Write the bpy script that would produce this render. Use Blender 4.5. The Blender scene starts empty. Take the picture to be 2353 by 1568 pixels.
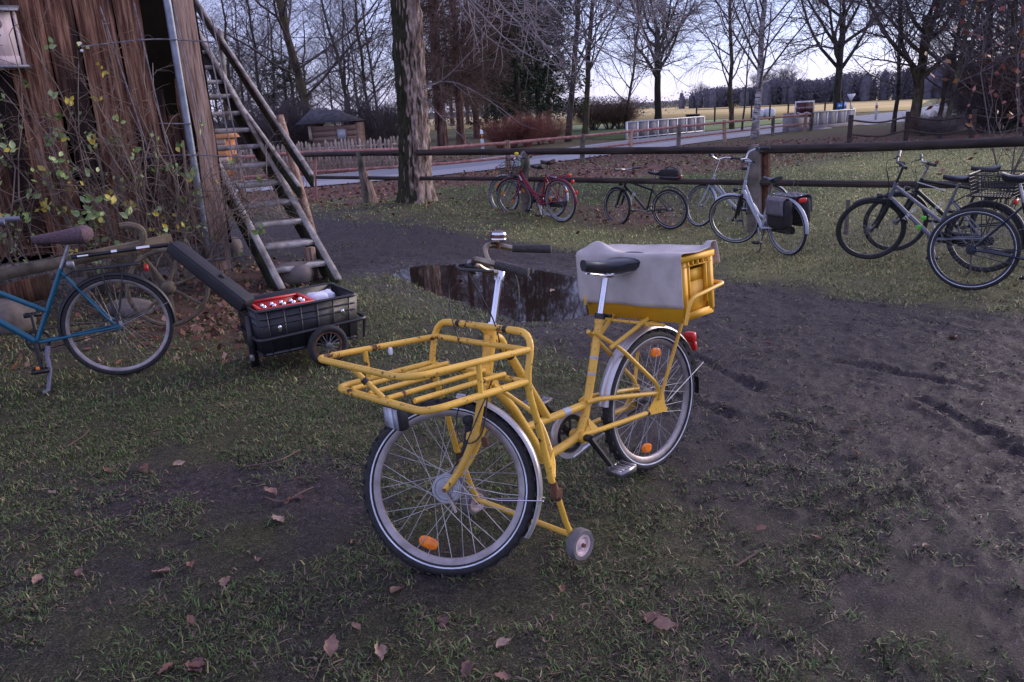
import bpy, math, random
import numpy as np
from mathutils import Matrix, Vector

S = bpy.context.scene
COL = S.collection
rad = math.radians
# ------------------------------------------------------------------ camera
PITCH, ROLL, CAMH, LENS = 16.85, 2.8, 1.655, 27.0
p_, r_ = rad(PITCH), rad(ROLL)
FWD = np.array([0, math.cos(p_), -math.sin(p_)])
_R = np.array([1.0, 0, 0]); _U = np.cross(_R, FWD)
RIGHT = math.cos(r_) * _R - math.sin(r_) * _U
UP = math.cos(r_) * _U + math.sin(r_) * _R
CAM = np.array([0, 0, CAMH])
cd = bpy.data.cameras.new('camera'); cam = bpy.data.objects.new('camera', cd); COL.objects.link(cam)
cd.lens = LENS; cd.sensor_width = 36; cd.clip_start = 0.05; cd.clip_end = 3000
m = Matrix.Identity(4)
for i in range(3):
    m[i][0] = RIGHT[i]; m[i][1] = UP[i]; m[i][2] = -FWD[i]; m[i][3] = CAM[i]
cam.matrix_world = m
S.camera = cam
# ------------------------------------------------------------------ sky, sun, exposure
SUN_EL, SUN_AZ = 14.0, 60.0          # degrees; azimuth from +Y towards +X (the glow low at the right)
w = bpy.data.worlds.new('World'); S.world = w; w.use_nodes = True
nt = w.node_tree; bg = nt.nodes['Background']
sky = nt.nodes.new('ShaderNodeTexSky'); sky.sky_type = 'NISHITA'; sky.sun_disc = False
sky.sun_elevation = rad(SUN_EL); sky.sun_rotation = rad(SUN_AZ)
sky.air_density = 1.0; sky.dust_density = 0.4; sky.ozone_density = 5.0
veil = nt.nodes.new('ShaderNodeMix'); veil.data_type = 'RGBA'      # even high cloud veil of the winter evening
veil.inputs[0].default_value = 0.70; veil.inputs[7].default_value = (2.55, 2.55, 3.66, 1)
nt.links.new(sky.outputs[0], veil.inputs[6])
tint = nt.nodes.new('ShaderNodeMix'); tint.data_type = 'RGBA'; tint.blend_type = 'MULTIPLY'
tint.inputs[0].default_value = 1.0; tint.inputs[7].default_value = (1.0, 0.94, 1.06, 1)
nt.links.new(veil.outputs[2], tint.inputs[6]); nt.links.new(tint.outputs[2], bg.inputs['Color'])
bg.inputs['Strength'].default_value = 0.12
sd = bpy.data.lights.new('sun', 'SUN'); sun = bpy.data.objects.new('sun', sd); COL.objects.link(sun)
sd.energy = 1.3; sd.angle = rad(38); sd.color = (1.0, 0.84, 0.76)
sdir = Vector((math.sin(rad(SUN_AZ)) * math.cos(rad(SUN_EL)), math.cos(rad(SUN_AZ)) * math.cos(rad(SUN_EL)), math.sin(rad(SUN_EL))))
sun.rotation_euler = (-sdir).to_track_quat('-Z', 'Y').to_euler()
vs = S.view_settings; vs.view_transform = 'Standard'; vs.look = 'None'; vs.exposure = 1.5; vs.gamma = 1.0
vs.use_curve_mapping = False

# ------------------------------------------------------------------ placing helpers (photo measurements, 2353 px wide)
K = 2280.0 / (3040 / 2353)
def ray(x, y): return FWD + RIGHT * ((x - 1176.5) / K) + UP * ((784 - y) / K)
def G(x, y, z=0.0):
    d = ray(x, y); return CAM + d * ((z - CAMH) / d[2])
def VP(x, y, o, ang):                 # point of a vertical plane through o with heading ang (deg)
    n = np.array([-math.sin(rad(ang)), math.cos(rad(ang)), 0]); d = ray(x, y)
    return CAM + d * (((np.array(o) - CAM) @ n) / (d @ n))

# ------------------------------------------------------------------ object helpers
def tag(o, label=None, cat=None, group=None, kind=None):
    if label: o['label'] = label
    if cat: o['category'] = cat
    if group: o['group'] = group
    if kind: o['kind'] = kind
    return o
def empty(name, loc=(0, 0, 0), rz=0.0, label=None, cat=None, group=None, mat=None):
    o = bpy.data.objects.new(name, None); COL.objects.link(o)
    if mat is not None: o.matrix_world = mat
    else: o.location = tuple(loc); o.rotation_euler = (0, 0, rz)
    o.empty_display_size = 0.1
    return tag(o, label, cat, group)
def link(name, me, parent=None, mat=None):
    o = bpy.data.objects.new(name, me); COL.objects.link(o)
    if parent: o.parent = parent
    if mat is not None: o.matrix_local = mat
    return o
def copy_tree(o, parent=None):
    c = o.copy(); COL.objects.link(c)
    if parent: c.parent = parent
    for ch in list(o.children): copy_tree(ch, c)
    return c
def catmull(pts, k=6, closed=False):
    P = np.asarray(pts, float); n = len(P)
    if closed: Q = np.vstack([P[-1:], P, P[:2]]); segs = n
    else: Q = np.vstack([2 * P[0] - P[1], P, 2 * P[-1] - P[-2]]); segs = n - 1
    t = np.linspace(0, 1, k, endpoint=False)[:, None]; out = []
    for i in range(segs):
        a, b, c, d = Q[i:i + 4]
        out.append(0.5 * (2 * b + (c - a) * t + (2 * a - 5 * b + 4 * c - d) * t ** 2 + (3 * b - a - 3 * c + d) * t ** 3))
    out = np.vstack(out)
    return out if closed else np.vstack([out, P[-1:]])
def fillet(pts, r=0.04, k=5, closed=False):
    P = [np.asarray(p, float) for p in pts]; n = len(P); out = []
    for i in range(n):
        if not closed and i in (0, n - 1): out.append(P[i]); continue
        a, b, c = P[i - 1], P[i], P[(i + 1) % n]
        u, v = a - b, c - b; lu, lv = np.linalg.norm(u), np.linalg.norm(v)
        q = min(r, lu * .49, lv * .49)
        s, e = b + u / lu * q, b + v / lv * q
        for t in np.linspace(0, 1, k): out.append((1 - t) ** 2 * s + 2 * t * (1 - t) * b + t * t * e)
    return np.array(out)
def frames(P, closed=False):
    if closed: T = np.roll(P, -1, 0) - np.roll(P, 1, 0)
    else: T = np.gradient(P, axis=0)
    T = T / (np.linalg.norm(T, axis=1)[:, None] + 1e-12)
    n = np.cross(T[0], [0, 0, 1.0])
    if np.linalg.norm(n) < 1e-3: n = np.array([1.0, 0, 0])
    n = n / np.linalg.norm(n); Ns = [n]
    for i in range(1, len(P)):
        n = Ns[-1] - T[i] * (Ns[-1] @ T[i]); n /= np.linalg.norm(n) + 1e-12; Ns.append(n)
    Ns = np.array(Ns)
    return T, Ns, np.cross(T, Ns)
class MB:
    def __init__(s): s.v = []; s.t = []; s.q = []; s.n = 0; s.M = None
    def add(s, v, tris=None, quads=None):
        v = np.asarray(v, float).reshape(-1, 3)
        if s.M is not None: v = v @ s.M[:3, :3].T + s.M[:3, 3]
        if tris is not None and len(tris): s.t.append(np.asarray(tris, int).reshape(-1, 3) + s.n)
        if quads is not None and len(quads): s.q.append(np.asarray(quads, int).reshape(-1, 4) + s.n)
        s.v.append(v); s.n += len(v); return s
    def tube(s, pts, r=0.01, n=8, cap=True, closed=False):
        P = np.asarray(pts, float); m_ = len(P); r = np.broadcast_to(np.asarray(r, float), (m_,))
        T, A, B = frames(P, closed)
        a = np.linspace(0, 2 * np.pi, n, endpoint=False)
        V = P[:, None] + r[:, None, None] * (np.cos(a)[None, :, None] * A[:, None] + np.sin(a)[None, :, None] * B[:, None])
        V = V.reshape(-1, 3); i = np.arange(m_ if closed else m_ - 1)[:, None] * n; j = np.arange(n)[None]
        i2 = (i + n) % (m_ * n)
        Q = np.stack([i + j, i + (j + 1) % n, i2 + (j + 1) % n, i2 + j], -1).reshape(-1, 4)[:, ::-1]
        tr = []
        if cap and not closed:
            V = np.vstack([V, P[:1], P[-1:]]); c0, c1 = m_ * n, m_ * n + 1; e = (m_ - 1) * n
            tr = [(c0, k, (k + 1) % n) for k in range(n)] + [(c1, e + (k + 1) % n, e + k) for k in range(n)]
        return s.add(V, tr, Q)
    def box(s, c, size, R=None, taper=1.0):
        h = np.asarray(size, float) / 2
        V = np.array([[x, y, z] for z in (-1, 1) for y in (-1, 1) for x in (-1, 1)], float)
        V[V[:, 2] > 0, :2] *= taper
        V = V * h
        if R is not None: V = V @ np.asarray(R, float).T
        return s.add(V + np.asarray(c, float), None, [(0, 2, 3, 1), (4, 5, 7, 6), (0, 1, 5, 4), (2, 6, 7, 3), (0, 4, 6, 2), (1, 3, 7, 5)])
    def beam(s, a, b, w_, h_, up=(0, 0, 1)):      # rectangular bar from a to b: w_ sideways, h_ along up
        a, b = np.asarray(a, float), np.asarray(b, float); d = b - a; L = np.linalg.norm(d); x = d / L
        y = np.cross(up, x); y /= np.linalg.norm(y); z = np.cross(x, y)
        return s.box((a + b) / 2, (L, w_, h_), np.stack([x, y, z], 1))
    def lathe(s, prof, n=24, o=(0, 0, 0), axis=(0, 0, 1), closed=False):   # prof: (radius, along axis)
        ax = np.asarray(axis, float); ax /= np.linalg.norm(ax)
        u = np.cross(ax, [1.0, 0, 0] if abs(ax[0]) < .9 else [0, 1.0, 0]); u /= np.linalg.norm(u); v = np.cross(ax, u)
        a = np.linspace(0, 2 * np.pi, n, endpoint=False); pr = np.asarray(prof, float); m_ = len(pr)
        V = np.asarray(o) + pr[:, None, :1] * (np.cos(a)[None, :, None] * u + np.sin(a)[None, :, None] * v) + pr[:, None, 1:2] * ax
        i = np.arange(m_ if closed else m_ - 1)[:, None] * n; j = np.arange(n)[None]; i2 = (i + n) % (m_ * n)
        Q = np.stack([i + j, i + (j + 1) % n, i2 + (j + 1) % n, i2 + j], -1).reshape(-1, 4)
        return s.add(V.reshape(-1, 3), None, Q)
    def loft(s, secs, cap=True, closed_sec=True):
        secs = [np.asarray(q, float) for q in secs]; n = len(secs[0]); m_ = len(secs); V = np.vstack(secs)
        i = np.arange(m_ - 1)[:, None] * n; j = np.arange(n if closed_sec else n - 1)[None]
        Q = np.stack([i + j, i + (j + 1) % n, i + n + (j + 1) % n, i + n + j], -1).reshape(-1, 4); tr = []
        if cap and closed_sec:
            V = np.vstack([V, secs[0].mean(0)[None], secs[-1].mean(0)[None]]); e = (m_ - 1) * n
            tr = [(m_ * n, (k + 1) % n, k) for k in range(n)] + [(m_ * n + 1, e + k, e + (k + 1) % n) for k in range(n)]
        return s.add(V, tr, Q)
    def blob(s, c, size, e=0.35, n=14, m_=8, R=None):      # superellipsoid: rounded box
        th = np.linspace(-np.pi / 2, np.pi / 2, m_ + 1)[1:-1]; ph = np.linspace(0, 2 * np.pi, n, endpoint=False)
        f = lambda x: np.sign(x) * np.abs(x) ** e
        V = np.stack([f(np.cos(th))[:, None] * f(np.cos(ph))[None], f(np.cos(th))[:, None] * f(np.sin(ph))[None], np.broadcast_to(f(np.sin(th))[:, None], (m_ - 1, n))], -1)
        V = V.reshape(m_ - 1, n, 3) * np.asarray(size, float) / 2
        V = np.concatenate([V.reshape(-1, 3), [[0, 0, -size[2] / 2], [0, 0, size[2] / 2]]])
        if R is not None: V = V @ np.asarray(R).T
        i = np.arange(m_ - 2)[:, None] * n; j = np.arange(n)[None]
        Q = np.stack([i + j, i + (j + 1) % n, i + n + (j + 1) % n, i + n + j], -1).reshape(-1, 4)
        b, t = (m_ - 1) * n, (m_ - 1) * n + 1; e0 = (m_ - 2) * n
        tr = [(b, (k + 1) % n, k) for k in range(n)] + [(t, e0 + k, e0 + (k + 1) % n) for k in range(n)]
        return s.add(V + np.asarray(c, float), tr, Q)
    def plate(s, poly, d):           # flat polygon (N,3) extruded by vector d
        P = np.asarray(poly, float); n = len(P); d = np.asarray(d, float); V = np.vstack([P, P + d, P.mean(0)[None], P.mean(0)[None] + d])
        tr = [(2 * n, (k + 1) % n, k) for k in range(n)] + [(2 * n + 1, n + k, n + (k + 1) % n) for k in range(n)]
        return s.add(V, tr, [(k, (k + 1) % n, n + (k + 1) % n, n + k) for k in range(n)])
    def batch(s, P, R, k=3):         # many polylines: P (M,N,3), R (M,N)
        M_, N_, _ = P.shape; T = np.gradient(P, axis=1); T /= np.linalg.norm(T, axis=2)[..., None] + 1e-9
        ref = np.where(np.abs(T[:, :1, 2:3]) > .85, np.array([1.0, 0, 0]), np.array([0, 0, 1.0])); ref = np.broadcast_to(ref, T.shape)
        A = np.cross(T, ref); A /= np.linalg.norm(A, axis=2)[..., None] + 1e-9; B = np.cross(T, A)
        a = np.linspace(0, 2 * np.pi, k, endpoint=False)
        V = P[:, :, None] + R[:, :, None, None] * (np.cos(a)[:, None] * A[:, :, None] + np.sin(a)[:, None] * B[:, :, None])
        base = np.arange(M_)[:, None, None] * N_ * k + np.arange(N_ - 1)[None, :, None] * k; j = np.arange(k)
        Q = np.stack([base + j, base + (j + 1) % k, base + k + (j + 1) % k, base + k + j], -1).reshape(-1, 4)
        return s.add(V.reshape(-1, 3), None, Q)
    def mesh(s, name, mat=None, smooth=True, auto=40, colors=None):
        me = bpy.data.meshes.new(name)
        v = np.vstack(s.v).astype(np.float32); t = np.vstack(s.t) if s.t else np.zeros((0, 3), int); q = np.vstack(s.q) if s.q else np.zeros((0, 4), int)
        me.vertices.add(len(v)); me.vertices.foreach_set('co', v.ravel())
        me.loops.add(t.size + q.size); me.loops.foreach_set('vertex_index', np.concatenate([t.ravel(), q.ravel()]).astype(np.int32))
        ls = np.concatenate([np.arange(len(t)) * 3, len(t) * 3 + np.arange(len(q)) * 4]).astype(np.int32)
        me.polygons.add(len(ls)); me.polygons.foreach_set('loop_start', ls)
        if colors is not None:
            at = me.attributes.new('tone', 'FLOAT_COLOR', 'POINT')
            c = np.ones((len(v), 4), np.float32); colors = np.asarray(colors); c[:, :colors.shape[1]] = colors; at.data.foreach_set('color', c.ravel())
        me.update(calc_edges=True)
        if smooth:
            me.polygons.foreach_set('use_smooth', np.ones(len(ls), bool))
            if auto: me.set_sharp_from_angle(angle=rad(auto))
        if mat: me.materials.append(mat)
        return me
    def build(s, name, mat=None, parent=None, smooth=True, auto=40, colors=None, local=None):
        return link(name, s.mesh(name, mat, smooth, auto, colors), parent, local)
# value noise -----------------------------------------------------------------
def _h(ix, iy, seed):
    n = (ix.astype(np.int64) * 374761393 + iy.astype(np.int64) * 668265263 + seed * 974634777) & 0xffffffff
    n = ((n ^ (n >> 13)) * 1274126177) & 0xffffffff
    return ((n ^ (n >> 16)) & 0xffff) / 65535.0
def vnoise(x, y, seed=0):
    ix, iy = np.floor(x), np.floor(y); fx, fy = x - ix, y - iy
    fx = fx * fx * (3 - 2 * fx); fy = fy * fy * (3 - 2 * fy)
    a, b, c, d = _h(ix, iy, seed), _h(ix + 1, iy, seed), _h(ix, iy + 1, seed), _h(ix + 1, iy + 1, seed)
    return (a * (1 - fx) + b * fx) * (1 - fy) + (c * (1 - fx) + d * fx) * fy
def fbm(x, y, oct=4, seed=0):
    s_, a_, f_ = 0, 1.0, 1.0; tot = 0
    for o in range(oct): s_ = s_ + a_ * vnoise(x * f_ + 17.3 * o, y * f_ - 9.1 * o, seed + o); tot += a_; a_ *= .5; f_ *= 2.03
    return s_ / tot
# ------------------------------------------------------------------ materials
def newmat(name):
    m_ = bpy.data.materials.new(name); m_.use_nodes = True
    return m_, m_.node_tree, m_.node_tree.nodes['Principled BSDF']
def N(nt, t, **kw):
    n = nt.nodes.new(t)
    for k, v in kw.items(): setattr(n, k, v)
    return n
def ramp(nt, fac, stops, interp='LINEAR'):
    r = N(nt, 'ShaderNodeValToRGB'); cr = r.color_ramp; cr.interpolation = interp
    while len(cr.elements) < len(stops): cr.elements.new(0.5)
    for e, (p, c) in zip(cr.elements, stops):
        e.position = p; e.color = (*c, 1) if not isinstance(c, (int, float)) else (c, c, c, 1)
    nt.links.new(fac, r.inputs[0]); return r.outputs[0]
def noise(nt, scale, detail=4, stretch=None, rough=.55, rot=None, coord='Object'):
    tc = N(nt, 'ShaderNodeTexCoord'); o = tc.outputs[coord]
    mp = N(nt, 'ShaderNodeMapping'); nt.links.new(o, mp.inputs[0])
    if stretch: mp.inputs['Scale'].default_value = stretch
    if rot: mp.inputs['Rotation'].default_value = rot
    oi = N(nt, 'ShaderNodeObjectInfo'); ad = N(nt, 'ShaderNodeVectorMath', operation='MULTIPLY_ADD')
    cmb = N(nt, 'ShaderNodeCombineXYZ')
    for i in range(3): nt.links.new(oi.outputs['Random'], cmb.inputs[i])
    ad.inputs[1].default_value = (37, 23, 51); nt.links.new(cmb.outputs[0], ad.inputs[0]); nt.links.new(mp.outputs[0], ad.inputs[2])
    n = N(nt, 'ShaderNodeTexNoise'); n.inputs['Scale'].default_value = scale; n.inputs['Detail'].default_value = detail; n.inputs['Roughness'].default_value = rough
    nt.links.new(ad.outputs[0], n.inputs['Vector']); return n.outputs['Fac']
def bump(nt, bs, h, strength=.3, dist=.01):
    b = N(nt, 'ShaderNodeBump'); b.inputs['Strength'].default_value = strength; b.inputs['Distance'].default_value = dist
    nt.links.new(h, b.inputs['Height']); nt.links.new(b.outputs[0], bs.inputs['Normal'])
def mix(nt, a, b, f):
    n = N(nt, 'ShaderNodeMix', data_type='RGBA')
    for s_, v in ((6, a), (7, b), (0, f)):
        if hasattr(v, 'links'): nt.links.new(v, n.inputs[s_])
        elif s_ == 0: n.inputs[0].default_value = v
        else: n.inputs[s_].default_value = (*v, 1)
    return n.outputs[2]
def mat(name, c1, c2=None, scale=12, rough=.6, metal=0.0, bmp=0.0, detail=4, stretch=None, lo=.35, hi=.65, spec=None, bdist=.01, rvar=0.0, coat=0):
    m_, nt, bs = newmat(name); bs.inputs['Roughness'].default_value = rough; bs.inputs['Metallic'].default_value = metal
    if spec is not None: bs.inputs['Specular IOR Level'].default_value = spec
    if coat: bs.inputs['Coat Weight'].default_value = coat; bs.inputs['Coat Roughness'].default_value = .15
    if c2 is None:
        c2 = tuple(min(1, x * 1.25 + .003) for x in c1); c1 = tuple(x * .8 for x in c1)
    f = noise(nt, scale, detail, stretch)
    nt.links.new(ramp(nt, f, [(lo, c1), (hi, c2)]), bs.inputs['Base Color'])
    if bmp: bump(nt, bs, f, bmp, bdist)
    if rvar:
        nt.links.new(ramp(nt, noise(nt, scale * .6, 3), [(.3, max(.04, rough - rvar)), (.7, min(1, rough + rvar))]), bs.inputs['Roughness'])
    return m_
def paint(name, col, chip=(.09, .035, .02), amount=.66, rough=.33, dirt=(.10, .07, .04)):
    m_, nt, bs = newmat(name)
    f = noise(nt, 19, 7, rough=.68); f2 = noise(nt, 5, 3); f3 = noise(nt, 90, 2)
    c = mix(nt, tuple(x * .78 for x in col), col, ramp(nt, f2, [(.3, 0.0), (.7, 1.0)]))
    ch = ramp(nt, f, [(amount, 0.0), (amount + .035, 1.0)])
    dr = ramp(nt, f3, [(.62, 0.0), (.72, .55)])
    c = mix(nt, c, dirt, dr); c = mix(nt, c, chip, ch)
    nt.links.new(c, bs.inputs['Base Color']); nt.links.new(ramp(nt, ch, [(0, rough), (1, .8)]), bs.inputs['Roughness'])
    return m_
def wood(name, dark, mid, light, scale=3.0, stretch=(9, 9, .55), rough=.8, stain=.45, bmp=.5):
    m_, nt, bs = newmat(name)
    g = noise(nt, scale, 7, stretch, .65); big = noise(nt, 1.1, 3, (1.4, 1.4, .5)); fine = noise(nt, 10, 4, (9, 9, .30), .7)
    c = ramp(nt, g, [(.30, dark), (.47, mid), (.66, light)])
    c = mix(nt, c, dark, ramp(nt, big, [(stain, 0.0), (stain + .14, .92)]))
    c = mix(nt, c, tuple(x * .35 for x in dark), ramp(nt, fine, [(.50, 0.0), (.64, .75)]))
    oi = N(nt, 'ShaderNodeObjectInfo'); hv = N(nt, 'ShaderNodeHueSaturation'); nt.links.new(c, hv.inputs['Color'])
    mr = N(nt, 'ShaderNodeMapRange'); nt.links.new(oi.outputs['Random'], mr.inputs[0]); mr.inputs[3].default_value = .6; mr.inputs[4].default_value = 1.25
    nt.links.new(mr.outputs[0], hv.inputs['Value'])
    nt.links.new(hv.outputs[0], bs.inputs['Base Color']); bs.inputs['Roughness'].default_value = rough; bs.inputs['Specular IOR Level'].default_value = .25
    bump(nt, bs, fine, bmp, .006)
    return m_
def tonemat(name, rough=.7, translucent=0.0, spec=.3):
    m_, nt, bs = newmat(name); a = N(nt, 'ShaderNodeAttribute'); a.attribute_name = 'tone'
    nt.links.new(a.outputs['Color'], bs.inputs['Base Color']); bs.inputs['Roughness'].default_value = rough; bs.inputs['Specular IOR Level'].default_value = spec
    return m_
def bark(name, c1, c2, moss_and_shade=None, scale=9, bmp=.8, side=None):
    m_, nt, bs = newmat(name)
    f = noise(nt, scale, 6, (1, 1, .28), .62); f2 = noise(nt, 2.2, 4)
    c = ramp(nt, f, [(.36, tuple(x * .4 for x in c1)), (.46, c1), (.62, c2)])
    if moss_and_shade:
        k = ramp(nt, f2, [(.45, 0.0), (.6, .85)])
        if side:      # paints the shaded side of the trunk dark, along with its mossy growth
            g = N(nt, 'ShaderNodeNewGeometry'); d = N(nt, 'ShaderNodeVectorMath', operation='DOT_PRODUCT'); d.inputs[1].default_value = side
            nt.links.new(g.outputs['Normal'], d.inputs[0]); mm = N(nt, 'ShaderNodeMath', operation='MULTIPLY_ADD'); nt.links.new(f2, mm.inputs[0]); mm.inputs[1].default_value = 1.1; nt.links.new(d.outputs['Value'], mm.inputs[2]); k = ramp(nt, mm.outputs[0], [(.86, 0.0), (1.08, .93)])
        c = mix(nt, c, moss_and_shade, k)
    nt.links.new(c, bs.inputs['Base Color']); bs.inputs['Roughness'].default_value = .9; bs.inputs['Specular IOR Level'].default_value = .15
    bump(nt, bs, f, bmp, .03)
    return m_
M = {}
M['yellow'] = paint('yellow_paint', (.84, .50, .07), amount=.578, rough=.36)
M['yellow_frame'] = paint('yellow_paint', (.84, .50, .07), amount=.645, rough=.36)
M['crate'] = mat('yellow_plastic', (.66, .33, .012), (.78, .42, .02), 6, .62, detail=6)
M['cloth'] = mat('grey_cloth', (.42, .385, .365), (.54, .50, .475), 9, .9, bmp=.25, detail=6)
M['black'] = mat('black_plastic', (.012, .012, .014), rough=.45)
M['rubber'] = mat('rubber', (.014, .014, .015), (.03, .028, .028), 60, .8, bmp=.3)
M['chrome'] = mat('chrome', (.62, .62, .65), (.75, .75, .78), 8, .17, 1.0, rvar=.08)
M['alu'] = mat('aluminium', (.22, .215, .22), (.36, .355, .37), 18, .42, .85, rvar=.1)
M['rim_old'] = mat('worn_rim', (.26, .225, .215), (.40, .36, .36), 14, .42, .7)
M['dark_rim'] = mat('dark_rim', (.03, .03, .033), (.06, .06, .065), 20, .4, .4)
M['rust'] = mat('rust', (.07, .028, .016), (.19, .085, .045), 22, .9, bmp=.4)
M['stripe'] = mat('reflective_stripe', (.62, .66, .74), rough=.3)
M['orange'] = mat('orange_reflector', (.80, .17, .01), (.9, .26, .02), 60, .25, lo=.4, hi=.6)
M['red'] = mat('red_plastic', (.55, .02, .015), rough=.3)
M['void'] = mat('void_shade', (.004, .0035, .003), (.010, .008, .007), 4, 1.0, spec=.05)  # near-black colour paints in the shade behind the wall gaps
M['spoke'] = mat('bright_spoke', (.48, .47, .47), rough=.35, metal=.4)
M['guard_alu'] = mat('dull_chrome', (.45, .44, .45), (.58, .57, .58), 8, .3, .55)
M['tape_grey'] = mat('grey_tape', (.38, .40, .46), rough=.4)
M['tape_black'] = mat('black_tape', (.01, .01, .01), rough=.4)
M['lamp'] = mat('lamp_glass', (.30, .32, .35), (.42, .44, .48), 40, .15)
M['saddle'] = mat('black_vinyl', (.018, .02, .026), (.035, .037, .045), 6, .33)
M['teal'] = paint('teal_paint', (.004, .10, .165), amount=.74, rough=.28)
M['brown_fleece'] = mat('brown_fleece', (.075, .045, .055), (.13, .085, .095), 70, .95, bmp=.6)
M['tan_leather'] = mat('brown_leather', (.045, .028, .026), rough=.6)
M['redpaint'] = paint('red_paint', (.25, .012, .040), amount=.75, rough=.25)
M['darkgreen'] = paint('dark_paint', (.012, .018, .016), amount=.8, rough=.3)
M['silver'] = paint('silver_paint', (.50, .54, .62), amount=.8, rough=.28)
M['grey'] = paint('grey_paint', (.15, .16, .20), amount=.8, rough=.3)
M['navy'] = paint('navy_paint', (.006, .014, .035), amount=.8, rough=.25)
M['greenmark'] = mat('green_mark', (.10, .55, .05), rough=.4)
M['white'] = mat('white_paint', (.68, .69, .72), rough=.5)
M['bag'] = mat('black_bag', (.012, .010, .012), (.024, .020, .023), 30, .75, bmp=.2)
M['bag_flap'] = mat('grey_bag_flap', (.12, .105, .12), (.17, .15, .17), 30, .8)
M['mesh'] = mat('black_wire', (.015, .015, .017), rough=.5)
M['trailer'] = mat('black_crate_plastic', (.012, .012, .015), (.022, .022, .026), 9, .42)
M['cover'] = mat('black_cover', (.009, .008, .010), (.016, .014, .018), 12, .6)
M['redcrate'] = mat('red_crate_plastic', (.55, .03, .03), (.68, .05, .045), 8, .42)
M['paper'] = mat('white_paper', (.60, .62, .72), (.72, .73, .80), 9, .7)
M['plank'] = wood('old_plank', (.014, .008, .007), (.15, .062, .036), (.44, .235, .14), stain=.455)
M['post_wood'] = wood('weathered_post', (.13, .07, .045), (.42, .27, .19), (.58, .41, .31), stain=.76)
M['grey_wood'] = wood('grey_wood', (.07, .06, .055), (.22, .19, .175), (.36, .33, .32), stain=.66, stretch=(9, 9, 9))
M['stair_wood'] = mat('stair_wood', (.17, .15, .13), (.46, .43, .41), 7, .85, bmp=.4, detail=6)
M['stair_dark'] = mat('mossy_stringer', (.010, .011, .007), (.05, .058, .018), 5, .9, bmp=.3, detail=6, lo=.42, hi=.72)
M['rail_wood'] = mat('dark_rail', (.020, .013, .011), (.055, .037, .031), 9, .8, bmp=.3, stretch=(.3, .3, 1))
M['post_green'] = mat('algae_post', (.045, .045, .028), (.20, .165, .14), 4, .9, bmp=.3, detail=6)
M['rust_rail'] = mat('reddish_rail', (.24, .095, .08), (.42, .20, .18), 7, .8)
M['picket'] = mat('picket_wood', (.22, .17, .13), (.46, .38, .31), 3, .9)
M['stone'] = mat('field_stone', (.065, .055, .05), (.18, .15, .135), 5, .9, bmp=.5)
M['pipe'] = mat('galvanised', (.20, .225, .27), (.30, .33, .39), 10, .5, .5)
M['rod'] = mat('iron_rod', (.12, .11, .12), (.28, .25, .27), 20, .7, .2)
M['oldiron'] = mat('old_iron', (.07, .055, .035), (.17, .135, .09), 9, .85, .1, bmp=.3)
M['bird_box'] = mat('pale_wood', (.55, .42, .41), (.70, .57, .55), 6, .8, stretch=(4, 4, .6))
M['bird_dark'] = mat('grey_disc', (.20, .15, .16), rough=.8)
M['zinc'] = mat('zinc_sheet', (.22, .22, .25), rough=.5, metal=.3)
M['bark_big'] = bark('big_bark', (.20, .145, .115), (.47, .37, .315), (.022, .027, .012), 13, 1.0, side=(-.93, -.36, .1))  # the mossy dark colour also carries painted shade on the left half
M['bark_dark'] = bark('dark_bark', (.055, .045, .042), (.115, .092, .085), (.07, .072, .035), 6, .5)
M['bark_red'] = bark('pine_bark', (.11, .06, .045), (.26, .155, .125), None, 6, .5)
M['bark_oak'] = bark('oak_bark', (.03, .025, .024), (.062, .052, .048), (.04, .046, .03), 6, .5)
M['bark_olive'] = bark('olive_bark', (.06, .046, .034), (.13, .10, .075), (.085, .08, .035), 6, .5)
M['twig'] = mat('twigs', (.075, .060, .062), (.145, .118, .12), 3, .9)
M['twig_brown'] = mat('brown_twigs', (.085, .052, .04), (.17, .11, .08), 2, .9)
M['twig_pale'] = mat('pale_twigs', (.17, .14, .14), (.32, .27, .275), 3, .8)
M['twig_red'] = mat('red_twigs', (.16, .06, .045), (.30, .125, .09), 3, .9)
M['needles'] = mat('needles', (.014, .028, .014), (.045, .068, .03), 2, .8)
M['leaf_tone'] = tonemat('leaf', .55)
M['grass'] = tonemat('grass_blade', .55)
M['litter'] = tonemat('dry_leaf', .8)
m_, nt_, bs_ = newmat('birch_bark')
f_ = noise(nt_, 4, 5, (1, 1, 5), .7); f2_ = noise(nt_, 1.3, 3)
c_ = ramp(nt_, f_, [(.42, (.03, .026, .024)), (.5, (.42, .38, .37)), (.7, (.55, .51, .50))])
nt_.links.new(mix(nt_, c_, (.10, .075, .065), ramp(nt_, f2_, [(.5, 0.0), (.62, .8)])), bs_.inputs['Base Color']); bs_.inputs['Roughness'].default_value = .8
M['birch'] = m_
def panel(name, c): return mat(name, c, rough=.6)
# ------------------------------------------------------------------ ground
rng = np.random.default_rng(7)
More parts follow.
